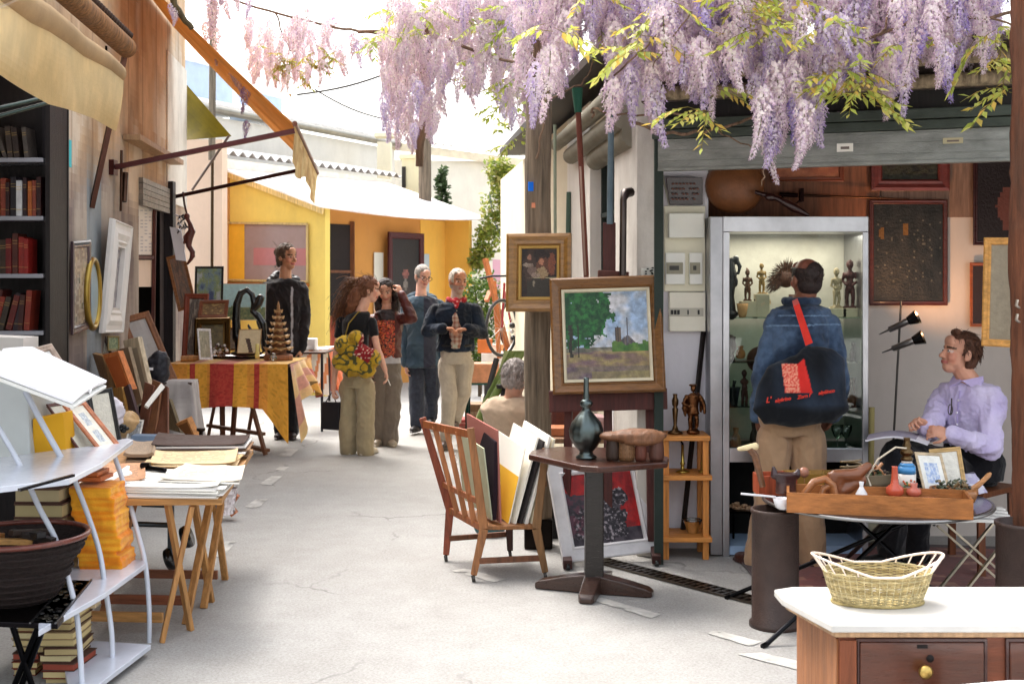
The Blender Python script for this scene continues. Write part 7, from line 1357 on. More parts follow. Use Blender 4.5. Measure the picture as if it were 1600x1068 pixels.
    for hp, kn, an, td in D['legs']:
        td = V(td).normalized(); sd = V((-td.y, td.x, 0)); M = Matrix((sd, td, V((0, 0, 1)))).transposed(); p = V((an.x, an.y, max(.0, an.z-.075))) if not D.get('freefoot') else an+V((0, 0, -.07))
        m = MB(sc0); m.ell(p+td*.05+V((0, 0, .035)), (.044, .13, .033), M); m.ell(p-td*.02+V((0, 0, .05)), (.04, .06, .045), M); m.ell(p+td*.11+V((0, 0, .032)), (.046, .06, .030), M); m.loft([(p+td*.055+V((0, 0, .002)), sd*.046, td*.142), (p+td*.055+V((0, 0, .016)), sd*.045, td*.14)], 18); remesh('shoe', m, D.get('shoemat', 'leather'), t, .007, 1)
    H = D.get('hair')
    if H:
        mm = MB(H['c']); gr_ = H.get('grow', .012)
        for i in range(H.get('n', 420)):
            a, z_ = rnd.uniform(0, 6.283), rnd.uniform(-.75, 1); rr_ = math.sqrt(1-z_*z_); l = V((math.cos(a)*rr_*(.077+gr_), .020+math.sin(a)*rr_*(.094+gr_), .034+z_*(.089+gr_)))
            if (l.y < H.get('temple', -.035) and l.z < H.get('line', .045)+(.10+l.y)*.35) or (l.y < .018 and l.z < -.012) or (H.get('crown') and l.z > H['crown'] and l.y < .085): continue
            nn = (l-V((0, .02, .034))).normalized(); dr = V((0, .55, -.8)) if l.z < .09 else V((rnd.uniform(-.3, .3), .9, -.1)); dr = (dr-nn*dr.dot(nn)*.9+V((rnd.gauss(0, .22), rnd.gauss(0, .22), rnd.gauss(0, .22)))).normalized(); L1 = H.get('sl', .035)*rnd.uniform(.5, 1.2)
            mm.tube([hc+HM@(l+dr*L1*k/3+nn*(.003-.004*(k/3)**2))*s for k in range(4)], [.0022, .002, .0015, .0006], 3, caps=False, col=mixc(H['c'], rnd.choice([(.75, .62, .5), (.05, .03, .03)]), rnd.random()*.35))
        mm.build('hair_strands', 'hair', t, recalc=False)
        q = lambda x, y, z: hc+HM@V((x, y, z))*s; inv = HM.transposed(); m = MB(H['c']); gr = H.get('grow', .012)
        m.ell(q(0, .020, .034), ((.077+gr)*s, (.094+gr)*s, (.089+gr*1.1)*s), HM, 20, 14); m.ell(q(0, .035, -.02), ((.070+gr*.8)*s, (.068+gr)*s, (.070)*s), HM)
        for pts, rr in H.get('locks', []): m.limb([q(*x) if not isinstance(x, V) else x for x in pts], [r*s for r in rr])
        hl = H.get('line', .045); temple = H.get('temple', -.035); crown = H.get('crown'); amp = H.get('amp', .006)
        def dp(p):
            l = inv@(p-hc)/s
            if l.length < .145 and not H.get('noface'):
                face = l.y < temple and l.z < hl+(.10+l.y)*.35
                low = l.y < .018 and l.z < -.012 and abs(l.x) < .2 and l.length < .125
                if (face or low): return -.030*s
                if crown and l.z > crown and l.y < .085: return -.028*s
            w_ = noise.noise(V((p.x*42, p.y*42, p.z*H.get('zs', 16)))); return amp*(1-2.4*abs(w_))
        remesh('hair', m, 'hair', t, H.get('vox', .006), 1, dp, H.get('cf'))
    return t, HM, lv, fv
def strands(t, name, starts, n, L0, r, cols, curl, grav, mat='hair'):
    m = MB()
    for i in range(n):
        c, sp_, d = rnd.choice(starts); p = V(c)+V((rnd.uniform(-1, 1)*sp_[0], rnd.uniform(-1, 1)*sp_[1], rnd.uniform(-1, 1)*sp_[2])); d = (V(d)+V((rnd.gauss(0, .3), rnd.gauss(0, .3), rnd.gauss(0, .3)))).normalized(); pts = [p]; ph = rnd.uniform(0, 6); ln = L0*rnd.uniform(.6, 1.1)
        a = d.cross(V((0, 0, 1))).normalized() if abs(d.z) < .95 else V((1, 0, 0)); b = V((0, 0, 1)).cross(a)
        for k in range(1, 11):
            d = (d+V((0, 0, -grav))).normalized(); p = p+d*ln/10; pts.append(p+a*math.sin(ph+k*1.5)*curl+V((0, 1, 0))*math.cos(ph+k*1.5)*curl)
        m.tube(pts, [r*(1-.6*k/10) for k in range(11)], 4, caps=False, col=mixc(rnd.choice(cols), (.1, .06, .04), rnd.random()*.3))
    return m.build(name, mat, t, recalc=False)
def down(a, b): return (V(b)-V(a)).normalized()
# ---- A: woman with the patterned bag
Y0 = 11.3; q = lambda x, y, d=0.: W(x, y, Y0+d)
D = dict(yaw=R(140), hrot=(R(100), R(8), 0), head=q(577, 453, .0), neck=q(565, 484), chest=q(556, 502), waist=q(556, 548), pelvis=q(557, 588), cw=.15, skin=(.84, .64, .55), s=.95, g=.9,
    arms=[(q(580, 500, -.05), q(590, 546, -.08), q(602, 578, -.10), (.25, 0, -1), (-1, 0, -.2), .45, 1), (q(534, 500, .06), q(525, 553, .04), q(521, 608, .0), (0, 0, -1), (1, 0, 0), 1.1, -1)],
    legs=[(q(545, 600, .03), q(544, 655, .02), q(544, 701, .02), (-.3, .95, 0)), (q(571, 600, -.03), q(571, 655, -.04), q(571, 703, -.05), (.5, .85, 0))],
    top=dict(c=(.10, .10, .11), hem=.10, sleeve=.42, fat=.006, wr=.004, sr=(.055, .05, .04), skiplow=1, name='shirt'), trousers=dict(c=(.64, .58, .46), r=(.098, .088, .092), hip=1.08, wr=.009), shoe=(.75, .70, .62),
    hair=dict(c=(.45, .27, .17), grow=.010, amp=.010, sl=.07, locks=[([(0, .08, .02), (.0, .115, -.05), (.01, .14, -.14), (.02, .15, -.22)], [.05, .060, .060, .035]), ([(.03, .10, -.05), (.05, .14, -.15), (.05, .16, -.24)], [.04, .042, .03])]))
t, HM, lv, fv = figure('woman with long curly reddish hair, black t-shirt and khaki trousers, seen from behind', V((q(558, 700).x, Y0, 0)), D)
strands(t, 'hair_curls', [(q(548, 462, .1), (.09, .07, .10), (-.6, 0, -.6)), (q(538, 486, .1), (.09, .07, .10), (-.35, 0, -1)), (q(562, 440, .05), (.07, .07, .04), (-.8, 0, .1))], 620, .17, .0028, [(.55, .34, .20), (.42, .25, .15), (.66, .44, .28)], .010, .14)
m = MB((.95, .94, .9)); m.tube([q(606, 592, -.12), q(610, 602, -.12)], .004, 6); m.build('cigarette', 'paper', t)
# her bags
bt_ = thing('patterned_bag', 'yellow, green and red patterned cloth bag slung on the curly haired woman', 'bag', q(557, 588, -.2)); m = MB()
for (x, y, r) in ((540, 540, .10), (560, 555, .12), (578, 560, .10), (550, 572, .11), (572, 576, .09), (533, 565, .08), (556, 528, .07)): m.ell(q(x, y, -.17), (r, .07, r*.9))
def bagc(p):
    n = nz(p.x*14, p.z*14, 3); n2 = nz(p.x*7+4, p.z*7, 1); x = CX+p.x*F/p.y; y = HY-(p.z-CH)*F/p.y
    if abs((x-573)*.8+(y-540)*.35) < 12 and abs((y-540)-(x-573)*.6) < 26 : return (.88, .80, .72) if nz(x*.35, y*.35) > .32 else (.55, .13, .15)
    if n2 > .22: return (.42, .44, .36)
    return (.30, .30, .18) if abs(n) < .09 else mixc((.78, .64, .18), (.66, .52, .14), n+.5)
remesh('pouch', m, 'cloth', bt_, .008, 3, wrinkle(.010, 14), bagc)
m = MB((.60, .50, .18)); m.tube([q(538, 530, -.12), q(545, 505, -.13), q(560, 487, -.08), q(574, 490, -.0)], .014, 8, flat=.4); m.build('strap', 'cloth', bt_)
t2_ = thing('black_carrier_bag', 'flat black carrier bag hanging from the curly haired woman\'s hand', 'bag', q(517, 671)); m = MB((.13, .13, .15)); m.prism([q(501, 670, .06), q(529, 672, -.02), q(530, 628, -.02), q(503, 627, .06)], (.02, .06, 0)); m.build('sack', 'plastic', t2_, bevel=.004); m = MB((.12, .12, .13)); m.tube([q(509, 628, .03), q(519, 612, .0), q(525, 628, .0)], .005, 6); m.build('handle', 'matt', t2_)
# ---- B: woman with brown leather jacket
Y0 = 11.95
def flow(p):
    x = CX+p.x*F/p.y; y = HY-(p.z-CH)*F/p.y
    if 590 < x < 617 and y > 470 and p.y < 11.93:
        if y > 500: return rnd.choice([(.80, .25, .18), (.14, .10, .10), (.85, .45, .25), (.14, .10, .10)])
        return (.16, .11, .11)
    return mixc((.36, .15, .13), (.28, .11, .10), nz(p.x*8, p.z*8)+.5)
D = dict(yaw=R(12), hrot=(R(-2), R(12), R(-6)), head=q(603, 456), neck=q(604, 482), chest=q(606, 500, .02), waist=q(604, 540, .02), pelvis=q(604, 575, .02), cw=.155, skin=(.80, .60, .50), s=.93, g=.88,
    arms=[(q(583, 498), q(577, 545), q(580, 580, -.04), (0, -.2, -1), (1, 0, 0), .5, 1), (q(626, 496), q(644, 496, -.14), q(626, 458, -.08), (-.35, .25, .9), (-.6, .6, -.2), .7, 1)],
    legs=[(q(594, 590), q(594, 640, -.02), q(594, 688), (-.15, -1, 0)), (q(614, 590), q(612, 640, -.04), q(609, 690, -.04), (.35, -1, 0))],
    top=dict(c=(.34, .14, .13), hem=-.0, sleeve=1, fat=.014, cf=flow, mat='leather', name='jacket', wr=.009, ws=12, skiplow=1), trousers=dict(c=(.46, .42, .38), r=(.10, .095, .088), wr=.01, cf=lambda p: (.72, .71, .72) if p.z > .80 else (.46, .42, .38)), shoe=(.60, .55, .48),
    hair=dict(c=(.17, .11, .09), grow=.016, amp=.009, line=.05, locks=[([(-.06, 0, .04), (-.085, -.01, -.06), (-.085, -.03, -.17), (-.07, -.04, -.26)], [.04, .042, .045, .03]), ([(.06, 0, .04), (.085, -.01, -.06), (.08, -.03, -.16), (.06, -.04, -.24)], [.04, .040, .04, .02]), ([(0, .06, -.02), (0, .08, -.14), (0, .09, -.26)], [.08, .085, .06])]))
t, HM, lv, fv = figure('woman with long straight dark hair and brown leather jacket, holding one hand to her head', V((q(602, 695).x, Y0, 0)), D)
# ---- C: man with glasses
Y0 = 12.95
D = dict(yaw=R(18), hrot=(R(32), R(16), 0), head=q(661, 432), neck=q(658, 461), chest=q(660, 480), waist=q(661, 522), pelvis=q(661, 558), cw=.185, skin=(.86, .66, .58), s=1.0, nose=1.05,
    arms=[(q(637, 477), q(632, 525), q(634, 570, -.05), (.1, -.1, -1), (1, 0, 0), .5, 1), (q(686, 477, .05), q(693, 522, .05), q(690, 565), (0, 0, -1), (-1, 0, 0), .5, -1)],
    legs=[(q(651, 570), q(651, 620, -.08), q(652, 662, -.12), (-.25, -1, 0)), (q(673, 570), q(675, 615, .05), q(672, 650, .2), (.2, -1, 0))],
    top=dict(c=(.25, .32, .37), hem=-.10, fat=.026, wr=.010, ws=7, name='jacket', hw=1.12, cf=lambda p: (.20, .21, .26) if p.y < 12.93 and 662 < CX+p.x*F/p.y < 681+(HY+120-(HY-(p.z-CH)*F/p.y))*.03 else mixc((.27, .34, .39), (.20, .27, .33), nz(p.x*7, p.z*7)+.5)), trousers=dict(c=(.22, .24, .29), r=(.095, .078, .074), mat='denim'), shoe=(.13, .12, .13),
    hair=dict(c=(.66, .63, .60), n=250, sl=.015, grow=.005, amp=.002, line=.052, temple=-.04))
t, HM, lv, fv = figure('grey haired man with glasses in a blue grey coat, looking down', V((q(661, 675).x, Y0, 0)), D)
hc = D['head']; m = MB((.12, .10, .10))
for x in (-.033, .033): m.tube([hc+HM@V((x+.026*math.cos(a), -.098, .0+.019*math.sin(a))) for a in np.linspace(0, 2*math.pi, 17)[:-1]], .0025, 6, closed=True); m.tube([hc+HM@V((x*1.75, -.095, .004)), hc+HM@V((x*2.4, -.0, .005))], .0022, 5)
m.tube([hc+HM@V((-.008, -.1, .003)), hc+HM@V((.008, -.1, .003))], .002, 5); m.build('glasses', 'gloss', t)
m = MB((.24, .31, .36)); m.limb([q(641, 466, .10), q(657, 462, .17), q(675, 467, .12)], [.05, .055, .05]); remesh('hood', m, 'cloth', t, .01, 2, wrinkle(.01, 12))
# ---- D: man with navy jacket and red scarf
Y0 = 11.7
D = dict(yaw=R(8), hrot=(R(26), R(2), R(2)), head=q(716, 440), neck=q(713, 470), chest=q(710, 488), waist=q(712, 522), pelvis=q(712, 553), cw=.172, skin=(.72, .50, .38), s=1.02, g=.98, beard=(.66, .62, .58), nose=1.1, vox=.0065,
    arms=[(q(681, 482), q(668, 516, -.05), q(694, 513, -.20), (1, -.15, .0), (.1, -.1, -1), .75, 1), (q(742, 484), q(752, 520, -.02), q(729, 514, -.2), (-1, -.1, -.05), (0, -.1, -1), .75, -1)],
    legs=[(q(698, 565), q(702, 620, -.10), q(697, 686, -.05), (-.15, -1, -.0)), (q(726, 565), q(724, 612, .03), q(711, 655, .30), (0, -1, 0))],
    top=dict(c=(.12, .15, .20), hem=.035, fat=.028, wr=.011, ws=8, name='jacket', mat='denim', cf=lambda p: mixc((.13, .17, .23), (.08, .09, .12), nz(p.x*6, p.z*6)+.5), sr=(.070, .062, .050)), trousers=dict(c=(.70, .65, .58), r=(.092, .072, .058), wr=.008), shoe=(.30, .24, .22),
    hair=dict(c=(.80, .76, .70), n=250, sl=.015, grow=.005, amp=.002, line=.062, temple=-.035))
t, HM, lv, fv = figure('man in an open navy jacket, red scarf and beige trousers walking with clasped hands', V((q(711, 697).x, Y0, 0)), D)
def plaid(p): return mixc((.56, .36, .30), (.72, .66, .60), (.5 if int(p.x*45) % 2 else 0)+(.5 if int(p.z*45) % 2 else 0))
m = MB(); wa, chh = D['waist'], D['chest']; m.loft([(D['pelvis']+V((0, -.030, .06)), lv*.095, fv*.115), (wa+V((0, -.035, 0)), lv*.085, fv*.118), (chh+V((.0, -.035, -.03)), lv*.062, fv*.122), (D['neck']+V((0, -.03, -.03)), lv*.045, fv*.07)], 18); remesh('shirt', m, 'cloth', t, .008, 2, wrinkle(.004, 12), plaid)
m = MB((.62, .10, .14)); m.tube([D['neck']+V((math.cos(a)*.075, math.sin(a)*.07, .012*math.cos(a*2))) for a in np.linspace(0, 2*math.pi, 25)[:-1]], .026, 10, closed=True); m.limb([D['neck']+V((0, -.08, 0)), D['neck']+V((.005, -.12, -.05))], [.035, .022]); remesh('scarf', m, 'cloth', t, .006, 2, wrinkle(.005, 30), lambda p: (.82, .60, .60) if nz(p.x*40, p.z*40) > .32 else (.62, .10, .14))
m = MB((.10, .09, .09)); pe = D['pelvis']; m.tube([pe+V((0, 0, .085))+lv*math.cos(a)*.152+fv*math.sin(a)*.125 for a in np.linspace(0, 2*math.pi, 33)[:-1]], .017, 8, closed=True, flat=1); m.box(pe+V((.0, -.143, .085)), (.045, .012, .032), col=(.7, .68, .6)); m.build('belt', 'leather', t)
# ---- E: tall man with tied hair and black jacket
Y0 = 12.45
D = dict(yaw=R(22), hrot=(R(52), R(0), 0), head=q(449, 402), neck=q(446, 434), chest=q(444, 456), waist=q(444, 505), pelvis=q(446, 545), cw=.20, skin=(.74, .54, .42), s=1.08, g=1.05, nose=1.08,
    arms=[(q(418, 450), q(411, 500), q(416, 545, -.08), (.1, -.2, -1), (1, 0, 0), .5, 1), (q(470, 452, .02), q(476, 500, .02), q(470, 545, -.02), (-.1, 0, -1), (-1, 0, 0), .5, -1)],
    legs=[(q(436, 560), q(437, 620), q(440, 672), (-.1, -1, 0)), (q(457, 560), q(457, 620), q(455, 672, -.05), (.3, -1, 0))],
    top=dict(c=(.14, .13, .14), hem=-.03, fat=.03, wr=.012, ws=7, name='jacket', cf=lambda p: (.62, .62, .64) if abs(p.x-q(458, 0).x-.01) < .010 and p.y < Y0-.1 and p.z < 1.55 else mixc((.17, .15, .16), (.09, .08, .09), nz(p.x*6, p.z*4)+.5)), trousers=dict(c=(.12, .12, .14), r=(.095, .075, .070)), shoe=(.18, .11, .10),
    hair=dict(c=(.36, .28, .22), grow=.012, amp=.007, line=.055, temple=-.045, locks=[([(0, .10, .06), (0, .13, .05)], [.045, .04]), ([(0, .10, 0), (0, .11, -.06)], [.045, .03])]))
t, HM, lv, fv = figure('tall man with tied back hair and a black hooded jacket standing behind the striped table', V((q(447, 680).x, Y0, 0)), D)
m = MB((.11, .10, .11)); m.limb([q(426, 440, .02), q(434, 432, .10), q(450, 434, .12), (q(462, 438, .04))], [.055, .055, .05, .04]); remesh('hood', m, 'leather', t, .01, 2, wrinkle(.012, 12))
strands(t, 'loose_hair', [(q(444, 386), (.09, .09, .04), (-.5, 0, .6)), (q(435, 410), (.04, .05, .06), (-.6, 0, -.5))], 25, .05, .0025, [(.5, .40, .30), (.36, .28, .2)], .008, .05)
# ---- F: man in denim jacket seen from behind
Y0 = 6.82
def denim(p):
    x = CX+p.x*F/p.y; y = HY-(p.z-CH)*F/p.y; c = mixc((.31, .39, .50), (.17, .22, .30), max(0, min(1, .5+fbm(p.x*6, p.z*6, p.y*6)*1.5)))
    if p.y < Y0 and (abs(y-508+((x-1250)*.02)) < 1.0 or abs(y-493) < .8 and 1215 < x < 1300): c = (.45, .55, .66)
    return c
D = dict(yaw=R(186), hrot=(R(-160), R(-4), R(3)), head=q(1259, 436, .03), neck=q(1252, 474, .05), chest=q(1250, 505, .04), waist=q(1246, 580, .02), pelvis=q(1235, 652), cw=.175, skin=(.52, .33, .25), s=1.0, g=1.04, vox=.006, scalp=(.50, .29, .23),
    arms=[(q(1213, 503, .03), q(1192, 590, .02), q(1186, 652, .10), (0, .6, -.8), (1, 0, 0), .6, 1), (q(1292, 503, .03), q(1312, 592, .0), q(1300, 650, .12), (-.2, .6, -.6), (-1, 0, 0), .6, -1)],
    legs=[(q(1209, 682), q(1202, 790, .02), q(1182, 876, .02), (-.5, .85, 0)), (q(1262, 682), q(1264, 790, .02), q(1270, 880, .02), (.3, .95, 0))],
    top=dict(c=(.2, .28, .4), hem=.0, fat=.014, wr=.010, ws=8, name='denim_jacket', mat='denim', cf=denim, hw=.98, sr=(.064, .056, .047)), trousers=dict(c=(.68, .55, .43), r=(.098, .082, .066), wr=.008, hip=1.12), shoe=(.26, .14, .11),
    hair=dict(c=(.17, .12, .11), grow=.0045, amp=.0015, temple=-.03, line=.03, crown=.070, sl=.012))
t, HM, lv, fv = figure('balding man in a blue denim jacket and beige trousers seen from behind at the cabinet', V((q(1235, 895).x, Y0, 0)), D)
m = MB(); m.tube([D['neck']+V((math.cos(a)*.088, math.sin(a)*.082, .012)) for a in np.linspace(0, 2*math.pi, 33)[:-1]], .024, 10, closed=True); remesh('collar', m, 'denim', t, .007, 1, wrinkle(.003, 20), denim)
# his shoulder bag
bg = thing('black_shoulder_bag', 'big black shoulder bag with red print and script on the man in denim', 'bag', q(1255, 660, -.25)); m = MB((.12, .14, .18))
Yb_ = Y0-.20
outl = [(1176, 640), (1185, 600), (1200, 572), (1240, 556), (1262, 540), (1300, 545), (1318, 560), (1322, 620), (1326, 640), (1300, 660), (1240, 666), (1195, 662)]
def bagp(px, py, o=0): 
    return W(px, py, Yb_-o-.0)
vs = []
c2 = (1252, 610); n_ = len(outl)
rings = [(.0, .055), (.35, .052), (.7, .04), (.93, .018), (1.0, 0), (.93, -.03), (.6, -.06), (0, -.07)]
for f_, dd in rings[1:-1]: vs += [W(c2[0]+(x-c2[0])*f_, c2[1]+(y-c2[1])*f_, Yb_-dd) for x, y in outl]
k0 = len(rings)-2; vs += [W(c2[0], c2[1], Yb_-.055), W(c2[0], c2[1], Yb_+.07)]
fs = [(i*n_+k, i*n_+(k+1) % n_, (i+1)*n_+(k+1) % n_, (i+1)*n_+k) for i in range(k0-1) for k in range(n_)]+[(len(vs)-2, k, (k+1) % n_) for k in range(n_)]+[(len(vs)-1, (k0-1)*n_+k, (k0-1)*n_+(k+1) % n_) for k in range(n_)]
m.add(vs, fs, True)
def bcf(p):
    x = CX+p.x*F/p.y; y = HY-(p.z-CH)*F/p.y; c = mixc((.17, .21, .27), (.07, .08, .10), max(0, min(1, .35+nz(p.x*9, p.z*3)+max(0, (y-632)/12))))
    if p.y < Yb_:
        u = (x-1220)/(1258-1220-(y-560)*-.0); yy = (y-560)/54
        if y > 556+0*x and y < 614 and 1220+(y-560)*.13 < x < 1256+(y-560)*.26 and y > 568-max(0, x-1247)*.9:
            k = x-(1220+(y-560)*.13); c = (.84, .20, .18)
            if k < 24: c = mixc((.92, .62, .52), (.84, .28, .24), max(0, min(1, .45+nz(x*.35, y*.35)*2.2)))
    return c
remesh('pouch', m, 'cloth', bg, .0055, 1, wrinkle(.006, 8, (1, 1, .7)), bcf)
m = MB((.84, .22, .18)); m.prism([q(1240, 478, -.16), q(1249, 474, -.15), q(1270, 535, -.25), q(1259, 540, -.25)], (0, .006, 0)); m.prism([q(1249, 474, -.15), q(1240, 478, -.16), q(1238, 470, -.06), q(1246, 466, -.05)], (0, .006, 0)); m.build('strap', 'cloth', bg)
sx = "le Cinema dont vous êtes les héros"
for i, (wd_, x, y) in enumerate((("L'", 1200, 625), ("algérino", 1223, 624), ("Zorn l'", 1256, 619), ("algéinco", 1291, 612))):
    text('lettering', wd_, .027 if i else .04, basis(W(x, y, Yb_-.078), (1, .02, .17), (-.12, 0, 1)), (.86, .24, .18), bg, shear=.35, bold=.0006, ext=.004)
# ---- G: seated man in lilac shirt
Y0 = 6.72
D = dict(yaw=R(-48), hrot=(R(-82), R(-12), R(0)), head=q(1499, 553), neck=q(1514, 594), chest=q(1516, 622), waist=q(1516, 682, .02), pelvis=q(1522, 722, .04), cw=.19, skin=(.82, .60, .50), s=.98, g=1.08, vox=.0048, nose=.99,
    arms=[(q(1472, 622, .10), q(1452, 672, -.06), q(1448, 665, -.22), (-.75, -.25, .35), (.2, -.5, -.8), .9, -1), (q(1546, 626, -.10), q(1548, 700, -.18), q(1482, 676, -.30), (-1, .0, .12), (.1, .55, -.3), .75, 1)],
    legs=[(q(1500, 735, .0), q(1402, 712, -.28), q(1392, 862, -.10), (-1, -.2, -.0)), (q(1528, 735, .1), q(1440, 718, .05), q(1432, 862, .15), (-.95, .1, 0))],
    top=dict(c=(.74, .68, .88), hem=.0, fat=-.004, wr=.0075, ws=13, name='shirt', mat='cloth', skiplow=1, sr=(.062, .056, .040), cf=lambda p: mixc((.84, .80, .92), (.77, .72, .88), nz(p.x*8, p.z*8)+.5)), trousers=dict(c=(.09, .09, .11), r=(.10, .078, .062)), shoe=(.06, .06, .06),
    hair=dict(c=(.36, .22, .15), grow=.007, amp=.004, n=900, sl=.04, temple=-.02, line=.066, locks=[([(-.03, -.04, .115), (.02, -.05, .12)], [.018, .018])]))
t, HM, lv, fv = figure('seated man in a lilac shirt and dark trousers looking up with joined hands', V((q(1510, 760).x, Y0, 0)), D)
hc = D['head']; m = MB((.93, .91, .88))
for x in (-1, 1): m.ell(hc+HM@V((x*.031, -.0765, .003))*.98, .0092, seg=12, rings=8)
ey = m.build('eyes', 'gloss', t); m = MB((.16, .10, .07))
for x in (-1, 1): m.ell(hc+HM@V((x*.031, -.0845, .004))*.98, .0046, seg=10, rings=6)
m.build('iris', 'gloss', ey)
m = MB((.80, .74, .92)); nk = D['neck']
for sgn in (-1, 1):
    a = nk+fv*.075+V((0, 0, .0)); b = nk+lv*.085*sgn+V((0, 0, .025)); c_ = nk+lv*.10*sgn+fv*.075+V((0, 0, -.055)); m.prism([a, b, c_], fv*.006+V((0, 0, .004)))
m.tube([nk+lv*math.cos(a)*.068-fv*math.sin(a)*.066+V((0, 0, -.004+.016*math.sin(a))) for a in np.linspace(-.35, math.pi+.35, 24)], .011, 8); m.build('collar', 'cloth', t)
m = MB((.70, .64, .84)); a = nk+fv*.10+V((0, 0, -.05)); b = D['waist']+fv*.135; m.tube([a, a.lerp(b, .5)+fv*.022, b], .0035, 6)
for k in (.2, .45, .7, .95): m.ell(a.lerp(b, k)+fv*(.024*(1-abs(k*2-1))+.004), .007, seg=8, rings=5, col=(.92, .9, .95))
m.build('placket', 'cloth', t)
m = MB((.18, .12, .14)); pc = q(1487, 622, -.165); m.tube([pc, pc+V((-.008, -.02, -.05)), pc+V((-.018, -.03, -.085))], .004, 6); m.tube([pc+V((-.018, -.03, -.03))+V((.012*math.cos(a), 0, -.028+.028*math.sin(a))) for a in np.linspace(0, 2*math.pi, 15)[:-1]], .0028, 6, closed=True); m.build('hanging_glasses', 'gloss', t)
o = thing('open_magazine', 'open grey magazine lying on the seated man\'s lap', 'magazine', q(1400, 690, -.2)); m = MB((.62, .60, .66)); m.sheet(lambda u, v: q(1352+98*u+6*v, 688+6*u-10*v, -.42+.0*u+.28*v)+V((0, 0, .03*math.sin(u*math.pi))), 20, 10, .006, lambda u, v: (.84, .83, .86) if v < .06 or u > .8 else mixc((.62, .60, .66), (.52, .50, .56), max(0, nz(u*9, v*9)))); m.build('pages', 'paper', o)
# his chair
cs = thing('brown_chair', 'plain brown wooden chair under the seated man', 'chair', V((q(1520, 0).x, 6.8, 0))); cx_, cy_ = q(1520, 0).x, 6.82
m = MB((.42, .24, .14)); m.box((cx_, cy_, .45), (.42, .42, .03), rz=R(-48)); m.build('seat', 'wood', cs, bevel=.004)
for a in range(4):
    d = Matrix.Rotation(R(-48+45+90*a), 3, 'Z')@V((.26, 0, 0)); m = MB((.46, .26, .15)); top_ = .45 if a not in (0, 1) else .45; m.bar((cx_+d.x, cy_+d.y, 0), (cx_+d.x*.95, cy_+d.y*.95, .44), .036); m.build('leg', 'wood', cs)
# ---- H: crouching person behind the post
Y0 = 8.3
D = dict(yaw=R(165), hrot=(R(150), R(18), 0), head=q(806, 592), neck=q(802, 618), chest=q(800, 640), waist=q(800, 675, .05), pelvis=q(804, 712, .1), cw=.19, skin=(.78, .60, .52), s=.98, g=1.05, vox=.009,
    arms=[(q(776, 640), q(770, 682, .1), q(785, 690, .3), (.5, .8, 0), (0, 0, -1), .6, 1), (q(828, 640, .05), q(836, 682, .15), q(825, 690, .35), (-.3, .9, 0), (0, 0, -1), .6, -1)],
    legs=[(q(792, 722, .1), q(782, 705, .5), q(786, 772, .42), (0, 1, 0)), (q(816, 722, .1), q(826, 705, .5), q(822, 772, .42), (0, 1, 0))],
    top=dict(c=(.78, .68, .58), hem=-.03, fat=.02, wr=.012, ws=8, name='coat'), trousers=dict(c=(.3, .28, .26), r=(.1, .08, .07)), shoe=(.15, .12, .1), hair=dict(c=(.62, .58, .56), grow=.014, amp=.008, noface=True))
t, HM, lv, fv = figure('grey haired person in a beige coat sitting low behind the wooden post', V((q(804, 760).x, Y0, 0)), D)
m = MB((.35, .25, .2)); c = V((q(804, 0).x, 8.42, 0)); ls = thing('low_stool', 'low wooden stool under the person in the beige coat', 'stool', c); m.lathe(c+V((0, 0, .27)), [(.16, 0), (.17, .01), (.16, .035)], 24); m.build('seat', 'wood', ls)
for a in range(3): m = MB((.35, .25, .2)); d = V((math.cos(a*2.1), math.sin(a*2.1), 0)); m.bar(c+d*.16, c+d*.09+V((0, 0, .27)), .03); m.build('leg', 'wood', ls)
# ================================================================ WISTERIA
def raceme(L0, rad, pal, n, seed):
    r_ = random.Random(seed); m = MB(); bend = V((r_.uniform(-.03, .03), r_.uniform(-.03, .03), 0)); ax = lambda t: V((0, 0, -L0*t))+bend*t*t*2
    m.tube([ax(t/6) for t in range(7)], .002, 4, col=(.45, .48, .25))
    for i in range(n):
        t = (i+r_.random())/n; t = t**.9; a = i*2.4+r_.uniform(-.4, .4); R_ = rad*(.75+.25*math.sin(t*6))*(1-t)**.26*(1 if t > .12 else .5+t*4); R_ *= r_.uniform(.7, 1.1); s = .0125*(1-.55*t)*r_.uniform(.7, 1.35)*rad/.05
        o = V((math.cos(a), math.sin(a), 0)); p = ax(t)+o*R_+V((0, 0, r_.uniform(-.008, .008))); sd = V((-o.y, o.x, 0)); up = V((0, 0, 1)); tl = r_.uniform(-.5, .5); sd = (sd+up*tl).normalized(); up = o.cross(sd).normalized()
        c = mixc(r_.choice(pal), pal[-1], max(0, t-.55)*1.6*r_.random()); c = mixc(c, (.95, .93, .86), r_.random()*.25)
        b = p+up*s*.2-o*s*.1
        m.add([p-up*s*.3, b+sd*s-o*s*.3, b+up*s*1.1, b-sd*s-o*s*.3], [(0, 1, 2), (0, 2, 3)], False, mixc(c, (.97, .95, .95), .35))
        k = p-up*s*.25+o*s*.9; m.add([p, p-up*s*.9+sd*s*.35+o*s*.2, k-up*s*.8, p-up*s*.9-sd*s*.35+o*s*.2], [(0, 1, 2), (0, 2, 3)], False, mixc(c, pal[-1], .35))
        if i % 3 == 0: m.add([ax(max(0, t-.02)), p, p+up*.0015], [(0, 1, 2)], False, (.62, .60, .40))
    return m
PK, LI, PU = [(.92, .84, .87), (.95, .90, .89), (.89, .79, .85), (.81, .69, .80)], [(.88, .81, .90), (.92, .87, .92), (.83, .75, .88), (.70, .60, .83)], [(.74, .65, .90), (.66, .56, .87), (.84, .77, .93), (.54, .44, .80)]
PROT = []
